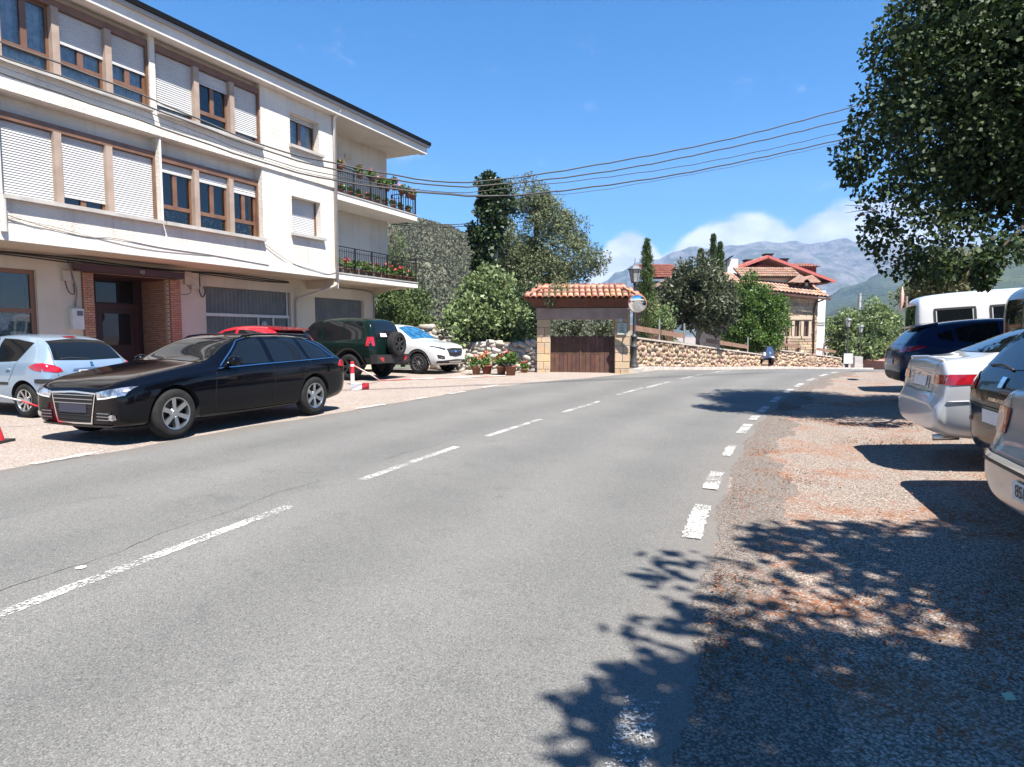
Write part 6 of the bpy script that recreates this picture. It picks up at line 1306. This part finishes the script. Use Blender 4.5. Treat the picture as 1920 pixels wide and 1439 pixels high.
# ================================================================ VEGETATION
def leaf_cloud(clumps,per,size,aspect=0.55,fold=0.25,spread=1.0,up=0.35,rng=None,shell=0.35,droop=0.0):
    """clumps: array (n,4) centre+radius. returns verts, faces of folded diamond leaves"""
    rng=rng or RNG; C=np.asarray(clumps,float); n=len(C)*per
    idx=np.repeat(np.arange(len(C)),per)
    d=rng.normal(size=(n,3)); d/=np.linalg.norm(d,axis=1)[:,None]
    r=(shell+(1-shell)*rng.random(n))**0.6
    P=C[idx,:3]+d*(C[idx,3]*r*spread)[:,None]
    # leaf axis: outward + random + up / droop
    a=d*0.6+rng.normal(size=(n,3))*0.7; a[:,2]+=up-droop; a/=np.linalg.norm(a,axis=1)[:,None]
    b=np.cross(a,rng.normal(size=(n,3))); b/=np.linalg.norm(b,axis=1)[:,None]
    nn=np.cross(a,b)
    s=size*(0.6+0.8*rng.random(n))
    tip=P+a*s[:,None]; base=P
    m=P+a*(s*0.45)[:,None]
    l=m+b*(s*aspect*0.5)[:,None]+nn*(s*fold*0.5)[:,None]; rr=m-b*(s*aspect*0.5)[:,None]+nn*(s*fold*0.5)[:,None]
    V=np.stack([base,l,tip,rr],1).reshape(-1,3); k=np.arange(n)*4
    F=np.stack([k,k+1,k+2,k+3],1)
    return V,F
def np_mesh(name,V,F,mat,smooth_=False):
    me=bpy.data.meshes.new(name); nv=len(V); nf=len(F); k=F.shape[1]
    me.vertices.add(nv); me.vertices.foreach_set('co',np.ascontiguousarray(V,dtype=np.float32).ravel())
    me.loops.add(nf*k); me.loops.foreach_set('vertex_index',np.ascontiguousarray(F,dtype=np.int32).ravel())
    me.polygons.add(nf); me.polygons.foreach_set('loop_start',np.arange(0,nf*k,k,dtype=np.int32)); me.polygons.foreach_set('loop_total',np.full(nf,k,dtype=np.int32))
    me.update(calc_edges=True); me.materials.append(mat); return me
def clumps_in(ells,n,rmin,rmax,rng,surf=0.55):
    out=[]; vol=[e[3]*e[4]*e[5] for e in ells]; p=np.array(vol)/sum(vol)
    for _ in range(n):
        e=ells[rng.choice(len(ells),p=p)]; d=rng.normal(size=3); d/=np.linalg.norm(d); r=(surf+(1-surf)*rng.random())
        out.append((e[0]+d[0]*e[3]*r,e[1]+d[1]*e[4]*r,e[2]+d[2]*e[5]*r,rng.uniform(rmin,rmax)))
    return np.array(out)
def limbs(mb,base,top,r0,targets,rng,mid=0.45):
    base=Vector(base);top=Vector(top); n=6; pts=[base.lerp(top,i/n)+Vector((rng.normal()*0.03,rng.normal()*0.03,0))*(i>0) for i in range(n+1)]
    mb.tube(pts,[r0*(1-0.72*i/n) for i in range(n+1)],9)
    for t in targets:
        t=Vector(t[:3]); k=rng.uniform(mid*0.7,0.95); s_=base.lerp(top,k); m=s_.lerp(t,0.5)+Vector((rng.normal()*0.08,rng.normal()*0.08,0.12)); mb.tube([s_,m,t],[r0*0.34*(1-k*0.5),r0*0.2,r0*0.05],6)
def tree(name,label,cat,base,top,r0,ells,ncl,per,size,mat,crad=(0.3,0.5),barkm=bark,seed=1,group=None,nl=14,surf=0.5,aspect=0.55,up=0.3,droop=0.0,extra=None,crown='crown'):
    rng=np.random.default_rng(seed); t=thing(name,label,cat,base,0,group)
    cl=clumps_in(ells,ncl,crad[0],crad[1],rng,surf)
    if extra is not None: cl=np.vstack([cl,extra])
    V,F=leaf_cloud(cl,per,size,aspect,rng=rng,up=up,droop=droop)
    o=bpy.data.objects.new(crown,np_mesh(crown,V,F,mat)); put(o,t,True); link(o)
    mb=MB(); limbs(mb,base,top,r0,cl[rng.choice(len(cl),min(nl,len(cl)),replace=False)],rng); mb.build('trunk',barkm,t,smooth=True,world=True); return t
lf_dark=leafmat('leaf_linden',(0.014,0.032,0.009),(0.044,0.072,0.016),0.4,0.22,0.65)
lf_ivy=leafmat('leaf_ivy',(0.020,0.040,0.016),(0.045,0.075,0.025),0.4,0.15,0.4)
lf_olive=leafmat('leaf_feathery',(0.100,0.125,0.060),(0.180,0.205,0.110),0.4,0.25,0.6)
lf_bright=leafmat('leaf_bright',(0.120,0.175,0.070),(0.240,0.300,0.130),0.4,0.3,0.45)
lf_green=leafmat('leaf_green',(0.055,0.110,0.024),(0.120,0.200,0.040),0.4,0.3,0.5)
lf_loq=leafmat('leaf_loquat',(0.045,0.060,0.028),(0.130,0.145,0.085),0.45,0.2,0.45)
lf_cyp=leafmat('leaf_cypress',(0.040,0.070,0.018),(0.090,0.130,0.035),0.35,0.1,0.7)
lf_yel=leafmat('leaf_olive_yellow',(0.10,0.11,0.045),(0.16,0.16,0.07),0.4,0.3,0.6)
# big linden at the right edge
extra=[]
rng=np.random.default_rng(3)
for (px,py,Y,r) in ((1600,290,10.6,.35),(1622,250,10.6,.35),(1640,210,10.4,.4),(1655,100,10.3,.35),(1670,60,10.3,.35),(1690,150,10.3,.45),(1640,330,10.6,.45),(1655,395,10.7,.4),(1650,440,10.8,.35),(1680,470,10.8,.4),(1715,500,10.9,.35),(1750,490,10.6,.4),(1600,320,10.7,.25),(1700,90,10.2,.4),(1700,230,10.2,.5),(1720,350,10.3,.5),(1780,505,9.6,.22),(1845,520,9.2,.16),(1852,490,9.2,.2),(1880,470,9.3,.3),(1740,430,10.3,.5),(1800,450,9.8,.5),(1720,20,10.2,.45),(1760,-40,10,.5)):
    p=W(px,py,Y); extra.append((p.x,p.y,p.z,r))
tb=Vector((11.6,11.6,0))
tree('linden_tree','large dark green linden tree overhanging the parked cars','tree',(tb.x,11.6,zg(tb.x,11.6)),(tb.x-1.6,11.2,7.0),0.26,[(9.05,10.9,6.2,2.6,2.5,3.3),(8.3,10.8,5.2,2.0,2.0,2.2),(9.8,9.6,5.4,2.0,1.6,2.2),(8.0,10.9,7.4,1.6,1.6,1.8)],520,260,0.078,lf_dark,(0.35,0.62),seed=11,aspect=0.8,up=-0.1,droop=0.2,extra=np.array(extra),nl=22,surf=0.35)
# second linden standing just behind the viewer, only its shade is seen
tree('shade_tree','linden beside the viewer whose dappled shade covers the near gravel','tree',(6.9,-1.6,0.2),(5.4,-0.6,6.6),0.22,[(5.3,0.45,6.1,2.3,1.8,1.6),(6.6,0.2,6.3,2.2,2.1,1.8),(3.25,-0.45,5.9,1.35,1.0,1.0),(4.6,-1.3,6.0,2.2,1.6,1.5),(2.55,-0.75,5.8,0.75,0.8,0.8)],330,120,0.13,lf_dark,(0.35,0.62),seed=21,aspect=0.8,surf=0.3)
# ivy-clad pole
ip=W(928,600,27.0)
iv=thing('ivy_pole','utility pole smothered in dark green ivy left of the feathery tree','pole',(ip.x,27,0))
MB().tube([(ip.x,27,0),(ip.x,27,8.0)],[0.16,0.11],10).build('pole_shaft',barkp,iv,smooth=True,world=True)
cl=[]; rng=np.random.default_rng(5)
for k in range(95):
    z=1.0+7.0*rng.random(); w=0.55+0.25*math.sin(z*1.3); cx=ip.x-0.15+(-0.25 if z<6 else 0.0); a=rng.random()*6.28; cl.append((cx+math.cos(a)*w*0.6,27+math.sin(a)*w*0.6,z,rng.uniform(0.22,0.4)))
for (px,py) in ((905,345),(925,345),(945,355),(955,385),(940,372),(912,365),(903,400),(903,440),(908,480),(918,460),(935,410),(925,500),(915,520),(935,540)): 
    p=W(px,py,26.8); cl.append((p.x,26.8,p.z,0.36))
V,F=leaf_cloud(cl,150,0.14,0.85,up=-0.2,rng=rng); o=bpy.data.objects.new('ivy',np_mesh('ivy',V,F,lf_ivy)); put(o,iv,True); link(o)
# feathery tree behind the gateway
def ell(px,py,Y,rpx,rpy,dy=1.0):
    p=W(px,py,Y); k=Y/F_PX; return (p.x,p.y,p.z,rpx*k,dy*rpx*k,rpy*k)
tree('feathery_tree','tall grey green feathery tree rising behind the gateway','tree',(ell(1000,650,29.5,1,1)[0],29.5,0),(ell(1005,400,29.5,1,1)[0],29.5,6.8),0.22,[ell(990,430,29.5,75,80),ell(1045,480,29.5,75,70),ell(1000,520,29.5,90,60),ell(955,500,29.5,60,85),ell(1010,375,29.5,38,40),ell(1105,490,29.5,32,35),ell(940,560,29,55,45)],270,170,0.15,lf_olive,(0.32,0.6),seed=31,aspect=0.30,surf=0.45,up=0.0,droop=0.1)
# spray hanging over the gateway roof
tree('hanging_spray','feathery green spray drooping over the left end of the gateway roof','branch',W(1035,600,22.6),W(1040,540,22.8),0.03,[ell(1035,560,21.6,20,26),ell(1050,545,21.8,18,15)],22,110,0.085,lf_olive,(0.12,0.22),seed=32,aspect=0.25,up=-0.2,droop=0.3,nl=5,surf=0.2)
# bright leafy shrub with pale leaves
tree('leafy_shrub','bright green large leaved shrub behind the white SUV and flower pots','shrub',(ell(915,700,23.6,1,1)[0],23.6,0.1),(ell(915,560,23.6,1,1)[0],23.6,2.8),0.10,[ell(908,590,23.6,62,60),ell(875,620,23.4,45,50),ell(945,610,23.5,38,55),ell(915,535,23.6,40,32),ell(858,600,23.6,25,25)],190,95,0.16,lf_bright,(0.22,0.4),seed=33,aspect=0.6,surf=0.45)
tree('dark_thicket','dark shaded thicket between leafy shrub and gateway','shrub',(ell(960,700,24.8,1,1)[0],24.8,0.1),(ell(960,600,24.8,1,1)[0],24.8,2.4),0.12,[ell(960,610,25,45,70),ell(905,660,24.6,55,40),ell(1000,600,25.5,35,70)],110,70,0.12,lf_ivy,(0.3,0.5),seed=34,surf=0.4,nl=4)
tree('hedge_bush','dense green bush between the apartment building and the white SUV','shrub',(ell(755,640,31,1,1)[0],31,0),(ell(755,600,31,1,1)[0],31,2.3),0.12,[ell(735,588,31,48,42),ell(780,580,32,30,40),ell(760,605,30,55,30)],140,90,0.13,lf_cyp,(0.3,0.5),seed=35,surf=0.45,nl=4)
tree('fir_tree','dark thin fir tree half hidden behind the balcony corner','tree',(ell(735,620,38,1,1)[0],38,0),(ell(738,440,38,1,1)[0],38,7.8),0.14,[ell(740,470,38,16,42),ell(744,520,38,26,40),ell(752,560,38,36,32)],110,80,0.14,lf_cyp,(0.3,0.5),seed=36,aspect=0.25,surf=0.3,nl=6,up=-0.1)
# cypresses
def cypress(label,px,ptop,pbase,Y,wpx,seed,group):
    rng=np.random.default_rng(seed); b=W(px,pbase,Y); t=W(px,ptop,Y); k=Y/F_PX; H=t.z-b.z; cl=[]
    th=thing('cypress_tree',label,'cypress',(b.x,Y,b.z),0,group)
    for i in range(110):
        f=rng.random(); w=wpx*k*(min(1,(1-f)*2.2)**0.8)*(0.7+0.3*min(1,f*6)); a=rng.random()*6.28; q=rng.random()**0.5; cl.append((b.x+math.cos(a)*w*q*0.8,Y+math.sin(a)*w*q*0.8,b.z+f*H,0.10+0.16*(1-f)))
    V,F=leaf_cloud(cl,80,0.12,0.22,up=1.3,rng=rng); o=bpy.data.objects.new('crown',np_mesh('crown',V,F,lf_cyp)); put(o,th,True); link(o)
    MB().tube([(b.x,Y,b.z-0.4),(b.x,Y,b.z+H*0.9)],[0.09,0.02],7).build('trunk',bark,th,smooth=True,world=True)
cypress('slender dark cypress beside the gateway lamp',1210,452,640,27.5,18,41,'cypresses')
for k,(px,pt,w,l) in enumerate(((1312,470,9,'left spire of the cypress group behind the loquat tree'),(1335,443,11,'tallest spire of the cypress group behind the loquat tree'),(1348,458,8,'right spire of the cypress group behind the loquat tree'))): cypress(l,px,pt,560,37.0,w,50+k,'cypresses')
# loquat, green tree, round bush
tree('loquat_tree','grey green loquat tree with visible branches above the rubble wall','tree',(ell(1310,660,31,1,1)[0],31,0.2),(ell(1308,560,31,1,1)[0],31,3.0),0.13,[ell(1308,560,31,66,62),ell(1270,580,31,38,45),ell(1340,575,31,45,50),ell(1310,520,31,45,35)],210,85,0.20,lf_loq,(0.26,0.45),seed=61,aspect=0.38,surf=0.55,barkm=barkp)
tree('green_tree','fresh green rounded tree right of the loquat above the wall','tree',(ell(1420,670,37.8,1,1)[0],37.8,-0.4),(ell(1425,590,37.8,1,1)[0],37.8,2.6),0.12,[ell(1420,590,37.8,55,62),ell(1395,560,37.8,35,45),ell(1440,600,37.6,36,50),ell(1405,630,37.5,50,38),ell(1435,640,37.4,36,26)],320,100,0.14,lf_green,(0.26,0.44),seed=62,aspect=0.5,surf=0.5)
tree('wall_shrub','small pale green climbing shrub at the fence beside the cypress','shrub',(ell(1245,640,28,1,1)[0],28,0.4),(ell(1245,600,28,1,1)[0],28,1.8),0.05,[ell(1245,605,28,22,35),ell(1230,570,28,12,25)],34,60,0.12,lf_bright,(0.18,0.3),seed=63,nl=4)
tree('round_bush','round light green leafy bush beside the far street lamps','shrub',(ell(1625,680,50,1,1)[0],50,-1.6),(ell(1625,630,50,1,1)[0],50,1.4),0.16,[ell(1620,622,50,62,46),ell(1585,645,50,38,40),ell(1665,635,50,40,44),ell(1620,660,49.5,55,26),ell(1635,595,50,38,26)],220,90,0.24,lf_bright,(0.45,0.75),seed=64,aspect=0.6,surf=0.55)
tree('yellowish_tree','olive yellow tree behind the white van','tree',(ell(1766,600,24,1,1)[0],24,0.3),(ell(1768,480,24,1,1)[0],24,4.4),0.30,[ell(1780,515,24,48,38),ell(1740,540,24,38,26),ell(1820,500,24,30,25)],90,85,0.14,lf_yel,(0.3,0.5),seed=65,surf=0.4)
tree('dark_shrub_row','dark olive bushes left of the white van roof','shrub',(ell(1715,600,26,1,1)[0],26,0.2),(ell(1715,560,26,1,1)[0],26,2.4),0.1,[ell(1712,555,26,28,24),ell(1735,570,26,30,20)],50,80,0.13,lf_olive,(0.25,0.4),seed=66,surf=0.4,nl=4)
tree('garden_foliage','sunlit garden foliage visible through the gateway opening','shrub',(2.6,25.5,0),(2.6,25.5,1.6),0.05,[ell(1075,615,25,35,10),ell(1130,617,25,20,14)],24,60,0.12,lf_loq,(0.15,0.26),seed=67,nl=4)
# bare dead twigs at the linden's left edge
mb=MB(); b=W(1650,400,10.8)
for (px,py) in ((1583,385),(1585,400),(1592,375),(1600,408)): q=W(px,py,10.8); mb.tube([b,b.lerp(q,0.5)+Vector((0,0,0.05)),q],[0.012,0.007,0.003],5)
tw=mb.build('dead_twig',barkp); tag(tw,'bare dead twig sticking out of the linden on its left side','twig')
# ---- flowers
flred=pm('geranium_red',(0.62,0.06,0.06),0.7,island=0.35); flpink=pm('geranium_pink',(0.65,0.20,0.20),0.7,island=0.35); florange=pm('flower_orange',(0.70,0.20,0.10),0.7,island=0.3)
def potted(label,loc,rpot,hpot,rfol,hfol,fl,seed,group,nfl=26,potm=terrac,pale=False,lm=None):
    rng=np.random.default_rng(seed); t=thing('potted_flower',label,'flower pot',loc,0,group)
    MB().lathe([(0,0),(rpot*0.72,0),(rpot*0.95,hpot*0.82),(rpot*1.06,hpot*0.84),(rpot*1.08,hpot),(rpot*0.9,hpot),(0,hpot*0.9)],14).build('pot',potm,t,smooth=True)
    cl=[(rng.normal()*rfol*0.4,rng.normal()*rfol*0.4,hpot+hfol*rng.uniform(0.15,0.75),rfol*0.5) for _ in range(7)]
    V,F=leaf_cloud(cl,26,rfol*0.45,0.9,rng=rng); o=bpy.data.objects.new('foliage',np_mesh('foliage',V,F,lm or lf_green)); o.parent=t; link(o)
    if fl:
        cl=[(rng.normal()*rfol*0.55,rng.normal()*rfol*0.55,hpot+hfol*rng.uniform(0.55,1.15),rfol*0.17) for _ in range(nfl//3)]
        V,F=leaf_cloud(cl,12,rfol*0.22,0.95,rng=rng); o=bpy.data.objects.new('blossoms',np_mesh('blossoms',V,F,fl)); o.parent=t; link(o)
ord_=['first','second','third','fourth','fifth','sixth','seventh','eighth','ninth','tenth','eleventh','twelfth','thirteenth','fourteenth','fifteenth','sixteenth']
up_u=[0.33,1.35,2.05,2.55,2.95,3.38,3.85,4.3,4.6]
for k,u in enumerate(up_u):
    p=BM@Vector((u,0.06,7.08 if k in(0,1,2,5) else 6.95)); potted(ord_[k]+' geranium pot on the upper balcony railing, counting from the downpipe',p,0.11,0.19,0.17,0.24,flpink if k not in(4,7) else None,70+k,'pots on the upper balcony',potm=terrac)
for k in range(9):
    u=0.5+k*0.5; p=BM@Vector((u,0.20,6.37)); potted(ord_[k]+' pot standing on the upper balcony floor, counting from the downpipe',p,0.11,0.18,0.13,0.16,flpink if k%3==0 else None,90+k,'pots on the upper balcony')
for k in range(11):
    u=0.28+k*0.43; p=BM@Vector((u,0.17,3.67)); potted(ord_[k]+' flower pot along the lower balcony railing, counting from the downpipe',p,0.13,0.19,0.19,0.30,(flpink,flred,None,flpink)[k%4] if k<7 else (flred if k<10 else None),110+k,'pots on the lower balcony',lm=lf_bright if k in(0,4,9,10) else None)
gz_=0.12
for k,(px,py,fl,r,lab,pmat) in enumerate(((893,703,flpink,.13,'shaded grey pot with small pink flowers left of the row by the wall',concrete),(913,702,florange,.15,'terracotta pot with orange flowers in front of the shrub',terrac),(940,703,florange,.14,'terracotta pot with orange red flowers in the middle by the wall',terrac),(958,704,flred,.16,'black trough of bright red geraniums against the grey wall',plast),(980,690,flred,.10,'small red geranium at the foot of the grey wall near the gateway',terrac))):
    p=G(px,py,gz_+0.12); potted(lab,(p.x,min(p.y,21.75),zg(p.x,p.y)),r*1.15,r*2.0,r*1.6,r*2.6,fl,140+k,'flower pots by the grey wall',nfl=18)
# ================================================================ HILLS, MOUNTAINS, HAZE
def ridged(x,y,o=5,H=0.9,sc=1.0,seed=0.0):
    return mnoise.fractal((x*sc+seed,y*sc-seed,seed*0.37),H,2.1,o)
def ridge_mesh(name,px_pts,Y,depth_front,depth_back,nx_,ny_,amp,sc,mat,label,base_z=-15,seed=1.0):
    pts=sorted(px_pts); 
    def crest(px):
        if px<=pts[0][0]: return pts[0][1]
        for (a,b),(c,d) in zip(pts[:-1],pts[1:]):
            if px<=c: t=(px-a)/(c-a); t=t*t*(3-2*t); return b+(d-b)*t
        return pts[-1][1]
    x0=(pts[0][0]-CXP)/F_PX*Y; x1=(pts[-1][0]-CXP)/F_PX*Y; mb=MB()
    for j in range(ny_+1):
        v=j/ny_; y=Y-depth_front+(depth_front+depth_back)*v
        for i in range(nx_+1):
            x=x0+(x1-x0)*i/nx_; px=CXP+F_PX*x/Y; hc=W(px,crest(px),Y).z
            if y<=Y: f=sstep(y,Y-depth_front,Y)**0.9
            else: f=1-0.5*sstep(y,Y,Y+depth_back)
            f2=(y-(Y-depth_front))/depth_front if y<Y else 1
            n=ridged(x,y,6,0.85,sc,seed)*amp*(0.15+0.85*min(1,f*1.3))*(0.35 if abs(y-Y)<depth_front*0.04 else 1)
            mb.v.append((x,y+n*0.3,base_z+(hc-base_z)*f+n))
    for j in range(ny_):
        for i in range(nx_): mb.f.append((j*(nx_+1)+i,j*(nx_+1)+i+1,(j+1)*(nx_+1)+i+1,(j+1)*(nx_+1)+i)); mb.m.append(0)
    return structure(mb.build(name,mat,smooth=True),label)
rock=pm('mountain_rock',(0.135,0.13,0.125),0.95,col2=(0.06,0.064,0.06),vscale=0.012,vdet=9,col3=(0.055,0.068,0.04),v3=0.006,v3lo=0.5,v3hi=0.6,bump=1.0,bscale=0.03,bdist=22)
wood=pm('hill_woods',(0.030,0.045,0.022),0.95,col2=(0.055,0.070,0.035),vscale=0.006,vdet=6,bump=1.0,bscale=0.08,bdist=9)
meadow=pm('hill_meadow',(0.052,0.068,0.034),0.95,col2=(0.03,0.042,0.022),vscale=0.008,vdet=6,bump=1.0,bscale=0.1,bdist=6,col3=(0.035,0.052,0.03),v3=0.01,v3lo=0.5,v3hi=0.58)
ridge_mesh('mountain',[(700,600),(900,590),(1060,575),(1110,548),(1150,522),(1185,498),(1225,482),(1262,462),(1290,455),(1320,462),(1360,458),(1420,450),(1480,462),(1540,458),(1640,462),(1760,470),(1900,485),(2100,500),(2600,520)],3600,1700,900,150,60,95,0.0016,rock,'grey rocky mountain ridge under the cloud bank',seed=3.1)
ridge_mesh('wooded_hill',[(1350,640),(1450,600),(1530,560),(1580,535),(1640,522),(1690,495),(1740,478),(1800,470),(1900,478),(2100,470),(2500,470)],1750,750,500,110,40,26,0.004,wood,'blue green wooded hill on the right',seed=7.7)
ridge_mesh('meadow_hill',[(1380,650),(1500,618),(1560,590),(1620,560),(1680,545),(1740,530),(1800,520),(1860,505),(1920,498),(2100,480),(2500,460)],850,420,300,110,40,12,0.009,meadow,'green hillside with meadows and trees on the right',seed=9.2)
# scrub-covered hill behind the building
scrubm=pm('scrub_soil',(0.14,0.135,0.10),0.95,col2=(0.10,0.105,0.07),vscale=0.06,vdet=6,bump=1.0,bscale=0.4,bdist=1.2)
HP=[(-400,380),(200,370),(500,392),(650,408),(740,424),(790,424),(840,434),(880,452),(905,470),(950,500),(1000,535),(1060,575),(1130,615),(1200,640)]
hill=ridge_mesh('scrub_hill',HP,210,150,80,150,70,1.6,0.05,scrubm,'steep scrub covered hill behind the building',base_z=-2,seed=4.4)
me=hill.data; rng=np.random.default_rng(9)
co=np.empty(len(me.vertices)*3); me.vertices.foreach_get('co',co); co=co.reshape(-1,3)
bv=BVHTree.FromPolygons([v.co for v in me.vertices],[p.vertices for p in me.polygons]); cl=[]
tries=0
while len(cl)<5200 and tries<40000:
    tries+=1; Yb=rng.uniform(75,215); px=rng.uniform(690,1160); x=(px-CXP)/F_PX*Yb
    h=bv.ray_cast(Vector((x,Yb,200)),Vector((0,0,-1)))
    if h[0] is None or h[0].z<1.0: continue
    cl.append((x,Yb,h[0].z+0.25,rng.uniform(0.4,0.95)*(0.75+Yb/400)))
lf_scrub=leafmat('leaf_scrub',(0.095,0.10,0.065),(0.15,0.15,0.10),0.25,0.15,0.8)
V,F=leaf_cloud(cl,40,0.45,0.8,rng=rng,up=0.6,shell=0.5)
o=link(bpy.data.objects.new('hill_scrub',np_mesh('hill_scrub',V,F,lf_scrub))); o['kind']='stuff'; o['label']='grey green scrub bushes covering the steep hill'; o['category']='scrub'
# air: one closed box of thin haze round camera and scene
hm=bpy.data.materials.new('haze_air'); hm.use_nodes=True; t=hm.node_tree; t.nodes.clear(); oo=nd(t,'ShaderNodeOutputMaterial'); pv=nd(t,'ShaderNodeVolumePrincipled'); pv.inputs['Density'].default_value=0.00013; pv.inputs['Color'].default_value=(0.32,0.56,1.0,1); pv.inputs['Anisotropy'].default_value=0.0
t.links.new(pv.outputs[0],oo.inputs['Volume'])
hz_=MB().box((-3900,-700,-75),(6500,4900,1150)).build('haze',hm); hz_['kind']='stuff'; hz_['label']='thin blue haze filling the valley air'; hz_['category']='haze'
